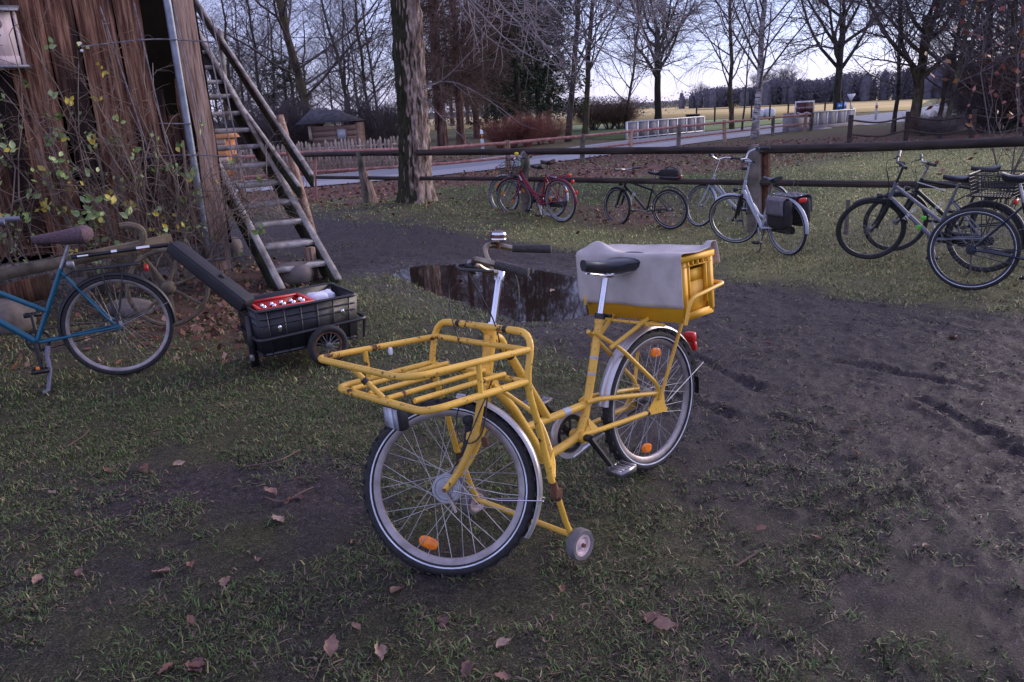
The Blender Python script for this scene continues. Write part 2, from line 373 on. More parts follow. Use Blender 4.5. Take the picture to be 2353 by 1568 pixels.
# what covers the ground, sampled from the photograph: (x, y, grass, wet mud, leaf litter, yellowness of the grass)
CP = [(100,900,.75,.1,.2,.2),(400,900,.85,.1,.15,.2),(650,930,.85,.1,.1,.25),(250,1010,.95,.05,.1,.2),(520,1010,.8,.15,.1,.2),(760,1000,.7,.3,.1,.3),
 (60,1120,.5,.4,.1,.2),(300,1130,.25,.6,.15,.2),(520,1110,.2,.7,.15,.2),(720,1090,.18,.7,.1,.2),(800,1180,.3,.6,.1,.2),(120,1230,.55,.4,.1,.2),(350,1250,.5,.4,.1,.2),
 (560,1260,.6,.35,.1,.2),(780,1300,.55,.4,.1,.2),(60,1400,.45,.4,.1,.3),(250,1450,.6,.35,.1,.3),(480,1450,.6,.4,.1,.25),(720,1480,.4,.6,.1,.3),(900,1400,.5,.5,.1,.25),(100,1560,.5,.4,.1,.3),(500,1560,.55,.4,.1,.2),(900,1560,.5,.5,.1,.3),
 (1100,1420,.5,.5,.1,.25),(1030,1310,.4,.6,.1,.2),(1300,1390,.6,.4,.1,.3),(1250,1540,.55,.5,.1,.25),(1000,1200,.7,.4,.1,.3),(1100,1080,.7,.3,.1,.3),(1230,1230,.65,.4,.1,.3),(1400,1280,.65,.4,.15,.35),(1500,1180,.6,.4,.15,.4),
 (1550,1400,.5,.5,.1,.3),(1600,1540,.45,.6,.1,.3),(1700,1250,.5,.5,.1,.35),(1650,1120,.3,.6,.1,.3),(1640,980,.15,.7,.1,.3),(1620,900,.05,.8,.05,.2),(1800,1400,.45,.55,.1,.3),(1850,1540,.5,.6,.1,.3),
 (1850,1200,.3,.7,.1,.3),(1950,1330,.35,.65,.1,.3),(1830,1060,.15,.8,.05,.3),(2000,1130,.2,.8,.05,.3),(2050,1450,.4,.7,.1,.3),(2150,1250,.28,.75,.1,.3),(2200,1080,.0,.9,.05,.2),(2250,1400,.3,.75,.1,.3),(2330,1540,.35,.75,.05,.2),(2340,1200,.02,.9,.05,.2),
 (1700,850,.0,.9,.05,.2),(1900,800,.0,.8,.05,.2),(2100,900,.0,.8,.05,.2),(2300,900,.0,.8,.05,.2),(1750,700,.0,.75,.05,.2),(2000,760,.0,.7,.05,.2),(2250,760,.0,.7,.05,.2),(1450,640,.0,.75,.05,.2),(1300,600,.0,.75,.05,.2),
 (1100,570,.0,.75,.05,.2),(950,540,.0,.8,.05,.2),(800,530,.0,.85,.05,.2),(700,520,.0,.85,.05,.2),(850,590,.0,.85,.05,.2),(620,540,.0,.8,.05,.2),(1000,600,.0,.8,.05,.2),(1200,680,.0,1,.05,.2),(1400,740,.0,1,.05,.2),(1500,800,.1,.8,.05,.2),(1330,760,.1,.9,.0,.2),(1100,760,.5,.4,.1,.3),
 (830,680,.8,.2,.1,.4),(900,650,.5,.3,.1,.4),(930,720,.85,.15,.15,.35),(1000,780,.8,.2,.1,.3),(1180,830,.8,.25,.1,.3),(1300,880,.7,.3,.1,.3),(820,720,.85,.1,.1,.3),(900,830,.7,.2,.2,.3),(700,800,.5,.3,.25,.3),(560,720,.4,.3,.8,.3),(500,760,.6,.2,.7,.3),(450,800,.7,.2,.3,.3),(250,820,.6,.2,.3,.3),(100,800,.5,.3,.3,.3),(600,640,.4,.3,.6,.3),
 (1050,500,.75,.1,.3,.5),(1250,540,.8,.1,.2,.8),(1400,550,.8,.1,.2,.8),(1550,550,.75,.1,.25,.8),(1650,590,.75,.1,.2,.8),(1800,610,.8,.05,.15,.8),(2000,620,.8,.1,.15,.7),(2150,650,.75,.1,.15,.7),(2300,690,.5,.4,.2,.6),(1100,520,.5,.3,.2,.6),(960,490,.6,.3,.3,.4),
 (740,470,.5,.3,.4,.5),(850,490,.5,.3,.3,.5),(720,450,.2,.2,.95,.3),(830,440,.1,.2,1,.3),(900,430,.2,.2,.95,.3),(1050,440,.9,.0,.3,.1),(1130,460,.8,.0,.35,.1),(1400,450,.95,.0,.2,.05),(1560,440,.9,.0,.3,.1),(1250,450,.7,.0,.4,.1),(1030,410,.2,.1,.95,.3),(1400,400,.1,.1,1,.3),(1600,380,.3,.1,.8,.3),(1250,400,.3,.1,.7,.2),(1350,428,.9,0,.15,.1),(1500,418,.9,0,.15,.1),(1650,412,.9,0,.1,.2),(1750,440,.9,0,.05,.2),(1200,430,.8,0,.3,.1),(1800,365,.5,.1,.55,.4),(1450,490,.4,.2,.7,.4),
 (1850,410,.8,.0,.1,.45),(2000,380,.85,.0,.1,.8),(2200,360,.9,.0,.15,.8),(2000,460,.85,.0,.1,.75),(1900,500,.85,.0,.1,.7),(2200,440,.85,.0,.1,.7),(1700,480,.85,.0,.15,.4),(2340,400,.8,.0,.1,.7),(2100,330,.5,.1,.5,.4),(2300,320,.5,.1,.6,.4),(1950,340,.5,.1,.5,.4),(1900,560,.9,.0,.1,.5),(2100,560,.85,.0,.1,.6)]
def dip(x, y):                        # the grass falls away gently towards the middle of the fence
    return -.30 * np.exp(-((x - 2.4) / 2.4) ** 2 - ((y - 11.2) / 2.6) ** 2)
def GD(px, py):
    z = 0.0
    for _ in range(8): P = G(px, py, z); z = float(dip(P[0], P[1]))
    return G(px, py, z)
CPW = np.array([[*GD(a, b)[:2], c, d, e, f] for a, b, c, d, e, f in CP])
# beyond the fence and the frame
CPW = np.vstack([CPW, [[-20,30,.6,.1,.4,.4],[0,40,.7,0,.3,.3],[-8,28,.6,.1,.6,.4],[3,32,.7,0,.4,.4],[14,44,.9,0,.1,.3],[10,50,.9,0,.1,.3],[20,55,.8,0,.1,.5],[30,40,.7,0,.4,.4],[20,30,.6,0,.6,.4],[30,90,.8,0,0,.8],[-60,60,.6,0,.4,.4],[80,80,.7,0,.2,.7],[0,120,.8,0,0,.8],[0,-4,.5,.5,.1,.3],[6,0,.1,.9,.05,.2],[-6,0,.6,.3,.1,.2],[14,8,.6,.2,.1,.5]]])
def cover(x, y):
    x = np.asarray(x, float).ravel(); y = np.asarray(y, float).ravel(); out = np.zeros((len(x), 4))
    for i in range(0, len(x), 20000):
        X, Y = x[i:i + 20000], y[i:i + 20000]
        sc = np.clip(np.hypot(CPW[:, 0], CPW[:, 1]), 2, 60)
        dx = (X[:, None] - CPW[:, 0]); dy = (Y[:, None] - CPW[:, 1]) * .8
        wt = 1 / ((dx * dx + dy * dy) / (sc * sc) * 400 + .3) ** 2
        out[i:i + 20000] = (wt @ CPW[:, 2:]) / wt.sum(1)[:, None]
    return out
PUD = np.array([G(*q)[:2] for q in [(905,628),(960,612),(1060,609),(1160,612),(1260,626),(1345,645),(1395,668),(1400,700),(1340,722),(1270,738),(1195,735),(1130,715),(1060,690),(1000,668),(950,645)]])
PUDS = catmull(np.c_[PUD, np.zeros(len(PUD))], 8, True)[:, :2]
def inside(x, y, poly):
    c = np.zeros(len(x), bool); n = len(poly)
    for i in range(n):
        (x1, y1), (x2, y2) = poly[i], poly[(i + 1) % n]
        k = ((y1 > y) != (y2 > y)) & (x < (x2 - x1) * (y - y1) / (y2 - y1 + 1e-12) + x1); c ^= k
    return c
def pdist(x, y, poly):
    d = np.full(len(x), 1e9)
    for i in range(len(poly)):
        a = poly[i]; b = poly[(i + 1) % len(poly)]; ab = b - a
        t = np.clip(((x - a[0]) * ab[0] + (y - a[1]) * ab[1]) / (ab @ ab), 0, 1)
        d = np.minimum(d, np.hypot(x - a[0] - t * ab[0], y - a[1] - t * ab[1]))
    return np.where(inside(x, y, poly), -d, d)
TRK = [((1500,890),(1700,960)),((1760,950),(1900,1000)),((2090,900),(2353,1030)),((2120,920),(2353,1050)),((1560,800),(1760,900)),((1830,1180),(2330,1000)),((1880,1210),(2353,1050)),((1900,820),(2280,900))]
TRKW = [(G(*a)[:2], G(*b)[:2]) for a, b in TRK]
def height(x, y, cov=None):
    x = np.asarray(x, float).ravel(); y = np.asarray(y, float).ravel()
    if cov is None: cov = cover(x, y)
    near = np.clip((16 - y) / 5, 0, 1) * np.clip((9 - np.abs(x)) / 2, 0, 1)
    wet = cov[:, 1]
    z = (fbm(x * 1.3, y * 1.3, 3, 3) - .5) * .03 + (fbm(x * 7, y * 7, 3, 11) - .5) * (.020 + .022 * wet) + (fbm(x * 28, y * 28, 2, 23) - .5) * (.009 + .022 * wet)
    for a, b in TRKW:
        ab = b - a; t = np.clip(((x - a[0]) * ab[0] + (y - a[1]) * ab[1]) / (ab @ ab), 0, 1)
        d = np.hypot(x - a[0] - t * ab[0], y - a[1] - t * ab[1]) + (vnoise(x * 3, y * 3, 9) - .5) * .04
        e = np.clip(t * (1 - t) * 12, 0, 1)
        z = z - e * .022 * np.exp(-(d / .03) ** 2) + e * .010 * np.exp(-((d - .06) / .025) ** 2)
    d = pdist(x, y, PUDS); d = d + (fbm(x * 4, y * 4, 3, 5) - .5) * .22
    z = np.where(d < .35, z * np.clip(d / .35, .25, 1), z) - .045 * np.clip((.10 - d) / .3, 0, 1)
    z = z + .22 * np.exp(-((x + 1.72) ** 2 + (y - 14.75) ** 2) / .55)        # mound at the foot of the big tree
    return z * near + dip(x, y)
def axis(fine0, fine1, step, lo, hi, grow=1.16):
    a = list(np.arange(fine0, fine1, step)); s_ = step; v = a[-1]
    while v < hi: s_ *= grow; v += s_; a.append(v)
    s_ = step; v = a[0]; pre = []
    while v > lo: s_ *= grow; v -= s_; pre.append(v)
    return np.array(pre[::-1] + a)
gx = axis(-4.2, 5.6, .032, -900, 900); gy = axis(1.2, 9.0, .032, -60, 1400, 1.13)
X_, Y_ = np.meshgrid(gx, gy); cov = cover(X_.ravel(), Y_.ravel()); Z_ = height(X_.ravel(), Y_.ravel(), cov)
WETN = np.zeros(len(Z_)); kk = (np.abs(X_.ravel()) < 4) & (Y_.ravel() > 4) & (Y_.ravel() < 10); dd = pdist(X_.ravel()[kk], Y_.ravel()[kk], PUDS); WETN[kk] = np.exp(-np.clip(dd, 0, None) / .5)
b = MB(); nx, ny = len(gx), len(gy); i = np.arange(ny - 1)[:, None] * nx; j = np.arange(nx - 1)[None]
b.add(np.c_[X_.ravel(), Y_.ravel(), Z_], None, np.stack([i + j, i + j + 1, i + nx + j + 1, i + nx + j], -1).reshape(-1, 4))
gm, nt, bs = newmat('ground')
at = N(nt, 'ShaderNodeAttribute'); at.attribute_name = 'tone'; sp = N(nt, 'ShaderNodeSeparateColor'); nt.links.new(at.outputs['Color'], sp.inputs[0])
def sc_(o, s_, off=0.0):
    n = N(nt, 'ShaderNodeMath', operation='MULTIPLY_ADD'); nt.links.new(o, n.inputs[0]); n.inputs[1].default_value = s_; n.inputs[2].default_value = off; return n.outputs[0]
n1 = noise(nt, 3.2, 6); n2 = noise(nt, 42, 6, rough=.78); n3 = noise(nt, .9, 4); n4 = noise(nt, 75, 2); n5 = noise(nt, 10, 5, rough=.7); n6 = noise(nt, 150, 5, rough=.75)
mud = ramp(nt, n2, [(.37, (.010, .0068, .0078)), (.46, (.030, .021, .024)), (.54, (.052, .038, .043)), (.65, (.110, .086, .094))])
mud = mix(nt, mud, (.016, .012, .013), ramp(nt, n1, [(.46, 0.0), (.66, .45)])); mud = mix(nt, mud, (.012, .009, .010), ramp(nt, n5, [(.56, 0.0), (.66, .55)])); mud = mix(nt, mud, (.22, .18, .17), ramp(nt, n4, [(.70, 0.0), (.76, .6)]))  # mid-scale dark spots paint in the shade of small pits
gra = ramp(nt, n2, [(.36, (.009, .0075, .007)), (.5, (.026, .023, .016)), (.68, (.062, .060, .034))])
yel = ramp(nt, n2, [(.32, (.11, .11, .045)), (.5, (.24, .24, .095)), (.68, (.36, .35, .15))])
lit = ramp(nt, n2, [(.33, (.03, .016, .012)), (.48, (.11, .05, .035)), (.66, (.23, .125, .09))])
gr = mix(nt, gra, yel, sp.outputs['Blue'])
def thr(o, nz, a=.25):      # break a smooth cover value up with noise
    q = N(nt, 'ShaderNodeMath', operation='ADD'); nt.links.new(o, q.inputs[0]); nt.links.new(sc_(nz, .9, -.45), q.inputs[1])
    return ramp(nt, q.outputs[0], [(.5 - a, 0.0), (.5 + a, 1.0)])
col = mix(nt, mud, gr, thr(sp.outputs['Red'], n1)); col = mix(nt, col, lit, thr(sp.outputs['Green'], n2))
fine = N(nt, 'ShaderNodeMix', data_type='RGBA', blend_type='MULTIPLY'); fine.inputs[0].default_value = 1.0
nt.links.new(col, fine.inputs[6]); nt.links.new(ramp(nt, n6, [(.40, .22), (.49, .85), (.56, 1.15), (.63, 2.3)]), fine.inputs[7]); col = fine.outputs[2]
hm = N(nt, 'ShaderNodeMath', operation='ADD'); nt.links.new(n2, hm.inputs[0]); nt.links.new(sc_(n6, .45), hm.inputs[1])
nt.links.new(col, bs.inputs['Base Color'])
rr = ramp(nt, n2, [(.35, .48), (.62, .85)]); rr = mix(nt, rr, (.95, .95, .95), thr(sp.outputs['Red'], n1)); nt.links.new(mix(nt, rr, (.16, .16, .16), thr(at.outputs['Alpha'], n5)), bs.inputs['Roughness'])
bs.inputs['Specular IOR Level'].default_value = .32
bump(nt, bs, hm.outputs[0], 1.0, .024)
ground = tag(b.build('ground', gm, None, True, 0, np.c_[cov[:, 0], cov[:, 2], cov[:, 3], WETN]), kind='structure')
# puddle
pm, nt, bs = newmat('puddle_water'); bs.inputs['Base Color'].default_value = (.020, .012, .010, 1); bs.inputs['Roughness'].default_value = .03
bs.inputs['Specular IOR Level'].default_value = .5; bs.inputs['IOR'].default_value = 1.33; bump(nt, bs, noise(nt, 5, 2), .03, .01)
b = MB(); c0 = PUDS.mean(0); big = c0 + (PUDS - c0) * 1.10; nP = len(big)
b.add(np.r_[np.c_[big, np.full(nP, -.022)], [[*c0, -.022]]], [(nP, k, (k + 1) % nP) for k in range(nP)])
tag(b.build('puddle', pm, None, False), kind='structure')
# road and cycle path ---------------------------------------------------------
RN = np.array([(-60,-2),(-30,8),(-12,16.3),(-4.97,19.5),(-1.85,21.15),(1.2,23.8),(4.45,27.4),(9,32.5),(13.6,37.2),(18.3,41.3),*[tuple(G(*q)[:2]) for q in ((2060,277),(2140,270),(2215,255),(2290,238),(2380,222),(2500,210))]], float)
RF = np.array([(-60,3.0),(-30,12.5),(-12,20.4),(-5.6,23.4),(-3.0,25.4),(-.6,27.9),(2.0,31.2),(5.6,35.9),(10.0,40.5),(14.5,45),*[tuple(G(*q)[:2]) for q in ((2040,260),(2110,250),(2175,234),(2240,219),(2330,206),(2450,197))]], float)
def strip(name, A, B, z, m_, kind='structure'):
    A = catmull(np.c_[A, np.full(len(A), z)], 5); B = catmull(np.c_[B, np.full(len(B), z)], 5); n = len(A); k = np.arange(n - 1)
    b = MB().add(np.vstack([A, B]), None, np.stack([k, k + 1, n + k + 1, n + k], -1)[:, ::1])
    o = b.build(name, m_, None, False); return tag(o, kind=kind)
M['asphalt'] = mat('asphalt', (.15, .16, .185), (.22, .235, .265), 30, .75, detail=6)
M['asphalt2'] = mat('path_asphalt', (.25, .25, .275), (.33, .33, .355), 25, .75, detail=6)
strip('road', RN, RF, .02, M['asphalt'])
strip('roadside_path', RN[2:9] + (RF - RN)[2:9] * -.02, RN[2:9] + (RF - RN)[2:9] * .36, .024, M['asphalt2'])
PA = np.array([(18.3,39.6),(22,42.5),(27,47.5),(34,57),(44,73)], float); strip('cycle_path', PA, PA + np.array([[-.9, 1.2]]) * .9, .022, M['asphalt2'])
M['line'] = mat('road_paint', (.55, .55, .58), rough=.7)
mid = (RN + RF) / 2; strip('road_edge_line', RF + (RN - RF) * .05, RF + (RN - RF) * .075, .026, M['line'])
# fields
M['field'] = mat('stubble_field', (.40, .29, .10), (.54, .43, .18), .06, .9, stretch=(.3, 3, 1)); M['meadow'] = mat('meadow', (.10, .15, .05), (.17, .22, .085), .9, .9, detail=6)
def sheet(name, pts, z, m_):
    P = np.array([(*p, z) for p in pts]); return tag(MB().plate(P, (0, 0, -.003)).build(name, m_, None, False), kind='structure')
sheet('stubble_field', [(1,72),(10,66),(22,63),(33,64),(42,80),(58,108),(75,150),(60,185),(-10,200),(-60,170),(-40,95)], .03, M['field'])
sheet('meadow', [(5.9,37.0),(10.2,41.2),(14.7,45.8),(20,52),(27,61),(12,65),(0,71),(-3,60),(0,45)], .028, M['meadow'])
# ------------------------------------------------------------------ the timber mill wall
rw = random.Random(5)
WA = 25.0; E_ = np.array([math.cos(rad(WA)), math.sin(rad(WA)), 0]); NW = np.array([math.sin(rad(WA)), -math.cos(rad(WA)), 0]); C0 = np.array([-3.06, 8.26, 0.0])
ZUP = np.array([0, 0, 1.0])
def W(u, z, off=0.0): return C0 + E_ * u + ZUP * z + NW * off
def plank_mb(u0, u1, z0, z1, th, off, seed, P=W):
    q = np.random.default_rng(seed); n = 9; zz = np.linspace(z0, z1, n); l = u0 + q.normal(0, .009, n); r = u1 + q.normal(0, .009, n)
    secs = [np.array([P(a, z, off), P((a + c) / 2, z, off - .004), P(c, z, off), P(c, z, off + th), P((a + c) / 2, z, off + th + .007), P(a, z, off + th)]) for a, c, z in zip(l, r, zz)]
    return MB().loft(secs)
mill = empty('mill_wall', C0, 0, 'weathered brown plank wall of the old timber mill beside the staircase', 'wall')
def mpart(name, mb, mt, sm=True, parent=mill):
    o = mb.build(name, mt, parent, sm); o.matrix_parent_inverse = Matrix.Translation(-Vector(C0)) if parent is mill else parent.matrix_world.inverted(); return o
u = -.42; k = 0
while u > -4.6:
    wd = rw.choice([.20, .25, .30, .34, .22])
    mpart('plank', plank_mb(u - wd, u, .47 + rw.uniform(-.04, .05), 5.6, .024, rw.choice([0, .012, .03]), 100 + k), M['plank']); u -= wd + rw.choice([.004, .01, -.006, .03]); k += 1
# short boards low down by the corner and the far facade that turns away
for j in range(3): mpart('plank', plank_mb(-.42 + j * .095, -.33 + j * .095, .3, [2.0, 1.75, 2.1][j], .02, -.02, 300 + j), M['plank'])
E2 = np.array([math.cos(rad(115)), math.sin(rad(115)), 0]); N2 = np.array([math.cos(rad(25)), math.sin(rad(25)), 0]); C1 = C0 + E_ * .05
def W2(u, z, off=0.0): return C1 + E2 * u + ZUP * z + N2 * off
for j in range(15): mpart('plank', plank_mb(.06 + j * .22, .27 + j * .22, .35, 5.6, .024, -.06 + (j % 2) * .01, 400 + j, W2), M['plank'])
b = MB(); b.plate([W(-4.7, .4, -.05), W(.1, .4, -.05), W(.1, 5.5, -.05), W(-4.7, 5.5, -.05)], -NW * .06); mpart('shade_backing', b, M['void'], False)  # black sheet behind the planks, stands in for shade in the opening
mpart('sill_beam', MB().beam(W(-4.7, .34, -.02), W(.0, .34, -.02), .2, .2), M['grey_wood'], False)
mpart('corner_post', plank_mb(-.115, .068, .14, 5.7, .22, -.16, 77), M['post_wood'])
for a, c in ((-4.4, -.6), (-3.0, -1.2)): pass
pipe = tag(MB().tube([W(-.165, .02, .10), W(-.165, 1.5, .10), W(-.165, 5.5, .10)], .037, 14).build('drain_pipe', M['pipe']), 'grey galvanised pipe running up the corner of the plank wall', 'pipe')
# bird box
bb_ = VP(0, 95, C0, WA); ub = (bb_ - C0) @ E_ - .02; zb_ = bb_[2]
bird = empty('bird_box', W(ub, zb_ - .27, .05), rad(WA), 'pale wooden bird box with sloping lid on the plank wall', 'bird box')
# local frame: x along wall, -y outward
def bp(name, c, s, mt, rot=None, mb=None): return (mb or MB().box(c, s, rot)).build(name, mt, bird, False)
bp('front_board', (0, -.17, .27), (.33, .018, .44), M['bird_box'])
for sx in (-1, 1): bp('side_board', (sx * .19, -.085, .27), (.018, .19, .46), M['bird_box'])
bp('back_board', (0, .002, .27), (.36, .016, .5), M['bird_box']); bp('base_board', (0, -.10, .035), (.46, .25, .022), M['zinc'])
bp('ledge', (0, -.182, .085), (.34, .012, .075), M['bird_box'])
R = np.array(Matrix.Rotation(rad(14), 3, 'X')); bp('lid', (0, -.10, .535), (.47, .27, .02), M['zinc'], R)
bp('disc', 0, 0, M['bird_dark'], mb=MB().lathe([(0, -.004), (.045, -.004), (.045, .004), (0, .004)], 20, (.045, -.183, .395), (0, -1, 0)))
bp('entrance_hole', 0, 0, M['black'], mb=MB().lathe([(0, 0), (.015, 0), (.015, .003), (0, .003)], 16, (.045, -.1805, .30), (0, -1, 0)))
bp('perch', 0, 0, M['bird_box'], mb=MB().tube([(.05, -.18, .215), (.05, -.22, .22)], .006, 6))
# iron trellis
tr = empty('iron_trellis', W(-1, .1, .14), 0, 'rusty iron trellis of thin rods carrying the climbing rose', 'trellis')
inv = tr.matrix_world.copy(); inv = Matrix.Translation(-Vector(W(-1, .1, .14)))
def onwall(x, y): P = VP(x, y, W(0, 0, .14), WA); return P
RODS = [((230, 15), (352, 380)), ((308, 8), (445, 600)), ((398, 10), (540, 640)), ((462, 22), (545, 410)), ((487, 42), (608, 660)), ((350, 300), (395, 610))]
for a, c in RODS:
    A, B = onwall(*a), onwall(*c); B = A + (B - A) * min(1, (A[2] - .12) / max(.01, A[2] - B[2]))
    o = MB().tube([A, (A + B) / 2 + NW * .015, B], .0075, 6).build('rod', M['rod'], tr); o.matrix_parent_inverse = inv
for pts in ([(186, 108), (330, 92), (410, 92), (490, 98)], [(258, 370), (400, 357), (560, 360)], [(324, 610), (450, 600), (607, 585)], [(365, 284), (440, 285)]):
    o = MB().tube(catmull([onwall(*p) + NW * .01 for p in pts], 5), .007, 6).build('rod', M['rod'], tr); o.matrix_parent_inverse = inv
for (x, y) in ((184, 100), (188, 117)):
    o = MB().blob(onwall(x, y), (.03, .03, .03), 1, 8, 6).build('insulator', M['white'], tr); o.matrix_parent_inverse = inv
# ------------------------------------------------------------------ staircase
SA = 124.0; SD = np.array([math.cos(rad(SA)), math.sin(rad(SA)), 0]); SL = np.array([math.cos(rad(SA + 90)), math.sin(rad(SA + 90)), 0])   # SL = towards the left stringer
SB = np.array([-1.77, 7.86, 0.0]); SW = .60; SLOPE = .685
stair = empty('wooden_staircase', SB, 0, 'steep open wooden staircase with mossy stringers leading up to the mill', 'staircase')
sinv = Matrix.Translation(-Vector(SB))
def spart(name, mb, mt, sm=False):
    o = mb.build(name, mt, stair, sm); o.matrix_parent_inverse = sinv; return o
def ST(s_, z, l=0.0): return SB + SD * s_ + ZUP * z + SL * l
LEN = 5.4
cn = math.cos(math.atan(SLOPE)); sn = math.sin(math.atan(SLOPE))
NUP = -SD * sn + ZUP * cn
for l, wd in ((0, .22), (SW, .20)):
    spart('stringer', MB().beam(ST(.04, .0, l) - NUP * wd * .38, ST(LEN, LEN * SLOPE, l) - NUP * wd * .38, .06, wd, NUP), M['stair_dark'])
    spart('stringer_edge', MB().beam(ST(.03, .0, l) + NUP * (wd * .12 + .018), ST(LEN, LEN * SLOPE, l) + NUP * (wd * .12 + .018), .068, .03, NUP), M['stair_wood'])
n_t = 18
for i in range(n_t):
    z = .20 + i * .198; s_ = z / SLOPE + .05; q = rw.uniform(-.012, .012)
    T = MB(); secs = []
    for l in np.linspace(.03, SW - .03, 6):
        e = .13 + rw.uniform(-.012, .012); h = .050 + rw.uniform(-.004, .003)
        secs.append([ST(s_ - e, z - h + q, l), ST(s_ + .11, z - h, l), ST(s_ + .11, z, l), ST(s_ - e + .012, z + q, l), ST(s_ - e, z - .01 + q, l)])
    spart('tread', T.loft(secs), M['stair_wood'])
RA = 127.0
def onstair(x, y, off=0.0): return VP(x, y, SB - SL * off, SA)
A, B = onstair(718, 418, .05), onstair(448, 8, .05); spart('handrail', MB().beam(A, A + (B - A) * 1.15, .035, .11), M['stair_dark']); spart('handrail_edge', MB().beam(A + [0, 0, .075], A + (B - A) * 1.15 + [0, 0, .075], .042, .03), M['stair_wood'])
A, B = onstair(690, 445, .03), onstair(455, 118, .03); spart('guard_rail', MB().beam(A, A + (B - A) * 1.1, .035, .12), M['stair_dark']); spart('guard_rail_edge', MB().beam(A + [0, 0, .08], A + (B - A) * 1.1 + [0, 0, .08], .04, .025), M['stair_wood'])
spart('rail_post', MB().beam(onstair(643, 266, .10), ST(.75, .15, -.10), .07, .05, SD), M['post_wood'])
spart('rail_post', MB().beam(onstair(506, 70, .06), onstair(523, 275, .06), .06, .045, SD), M['stair_wood'])
# block under the stair foot
spart('support_stone', MB().blob(ST(.35, .1, .35), (.42, .32, .24), .6, 14, 8), M['stone'], True)
spart('support_post', MB().beam(ST(.42, .0, .12), ST(.42, .34, .12), .09, .09, SD), M['post_wood'])
# ------------------------------------------------------------------ stones and old farm things at the foot of the wall
for (x, y, sz, lab) in ((245, 650, (.42, .3, .32), 'large pinkish field stone behind the spokes of the teal bicycle'), (300, 705, (.5, .3, .16), 'flat grey field stone lying under the teal bicycle'), (20, 745, (.5, .4, .36), 'rounded grey stone at the far left by the teal bicycle'), (70, 660, (.5, .36, .34), 'mossy stone under the plank wall behind the teal bicycle frame'),
                       (528, 575, (.34, .3, .3), 'small reddish stone at the foot of the corner post')):
    g = G(x, y + 15); o = MB(); o.blob((0, 0, sz[2] * .42), sz, .72, 16, 10); me = o.mesh('stone', M['stone']); 
    co = np.empty(len(me.vertices) * 3, np.float32); me.vertices.foreach_get('co', co); co = co.reshape(-1, 3); co *= (1 + .22 * (fbm(co[:, 0] * 9 + x, co[:, 1] * 9 + co[:, 2] * 7, 3, 4) - .5))[:, None]; me.vertices.foreach_set('co', co.ravel())
    s_ = link('field_stone', me); s_.location = (g[0], g[1], -.02); s_.rotation_euler = (0, 0, rw.uniform(0, 3)); tag(s_, lab, 'stone')
ow = empty('iron_cart_wheel', VP(388, 672, (-2.7, 6.3, 0), 200), 0, 'old mossy iron cart wheel leaning behind the teal bicycle', 'wheel')
wc = np.array(ow.location); oinv = Matrix.Translation(-Vector(wc)); wx = np.array([math.cos(rad(15)), math.sin(rad(15)), 0]); wz = np.array([0.0, .12, .99])
RADW = .31
cc = wc + wz * .04
a = np.linspace(0, 2 * np.pi, 40, endpoint=False)
o = MB().tube(cc + RADW * (np.cos(a)[:, None] * wx + np.sin(a)[:, None] * wz), .019, 7, closed=True).build('rim', M['oldiron'], ow); o.matrix_parent_inverse = oinv
o = MB().blob(cc, (.12, .12, .12), .9, 10, 8).build('hub', M['oldiron'], ow); o.matrix_parent_inverse = oinv
for q in range(7):
    t = q * 2 * np.pi / 7 + .3; o = MB().tube([cc, cc + RADW * (math.cos(t) * wx + math.sin(t) * wz)], .015, 6).build('spoke', M['oldiron'], ow); o.matrix_parent_inverse = oinv
shaft = MB().beam(VP(-60, 645, (-3.1, 6.7, 0), 200), VP(395, 550, (-3.1, 6.7, 0), 200), .07, .09)
tag(shaft.build('cart_shaft', M['oldiron'], None, False), 'long lichen covered wooden shaft lying along the foot of the plank wall', 'beam')
sh2 = MB().beam(VP(-60, 700, (-3.2, 6.9, 0), 200), VP(120, 655, (-3.2, 6.9, 0), 200), .06, .20)
tag(sh2.build('old_board', M['plank'], None, False), 'broad brown board leaning under the mossy shaft at far left', 'board')
hk = [VP(x, y, (-3.0, 6.6, 0), 200) for x, y in ((290, 570), (325, 560), (326, 530), (300, 518), (275, 520))]
tag(MB().tube(catmull(hk, 5), .03, 8).build('iron_hook', M['oldiron']), 'mossy curved iron hook behind the brown bicycle saddle', 'hook')
# ------------------------------------------------------------------ near fence
F0, F1 = np.array([-4.0, 16.15, 0]), np.array([7.6, 8.55, 0]); FD = (F1 - F0) / np.linalg.norm(F1 - F0)
fence = empty('rail_fence', F0, 0, 'long dark round rail fence with two rails behind the parked bicycles', 'fence'); finv = Matrix.Translation(-Vector(F0))
def fpart(name, mb, mt, sm=True):
    o = mb.build(name, mt, fence, sm); o.matrix_parent_inverse = finv; return o
def onf(x, y): return VP(x, y, F0, math.degrees(math.atan2(FD[1], FD[0])))
for pts, r in (([(700, 356), (822, 353), (905, 352)], .05), ([(903, 352), (1160, 349), (1400, 347), (1735, 344)], .055), ([(1733, 344), (2000, 338), (2353, 325), (2480, 320)], .062)):
    fpart('top_rail', MB().tube(catmull([onf(*p) for p in pts], 6), r, 9), M['rail_wood'])
for pts, r in (([(728, 408), (840, 409)], .033), ([(838, 409), (905, 410), (1150, 411), (1215, 412)], .036), ([(1213, 412), (1500, 417), (1745, 420)], .042), ([(1743, 420), (2050, 424), (2353, 425), (2480, 424)], .046)):
    fpart('lower_rail', MB().tube(catmull([onf(*p) for p in pts], 6), r, 8), M['rail_wood'])
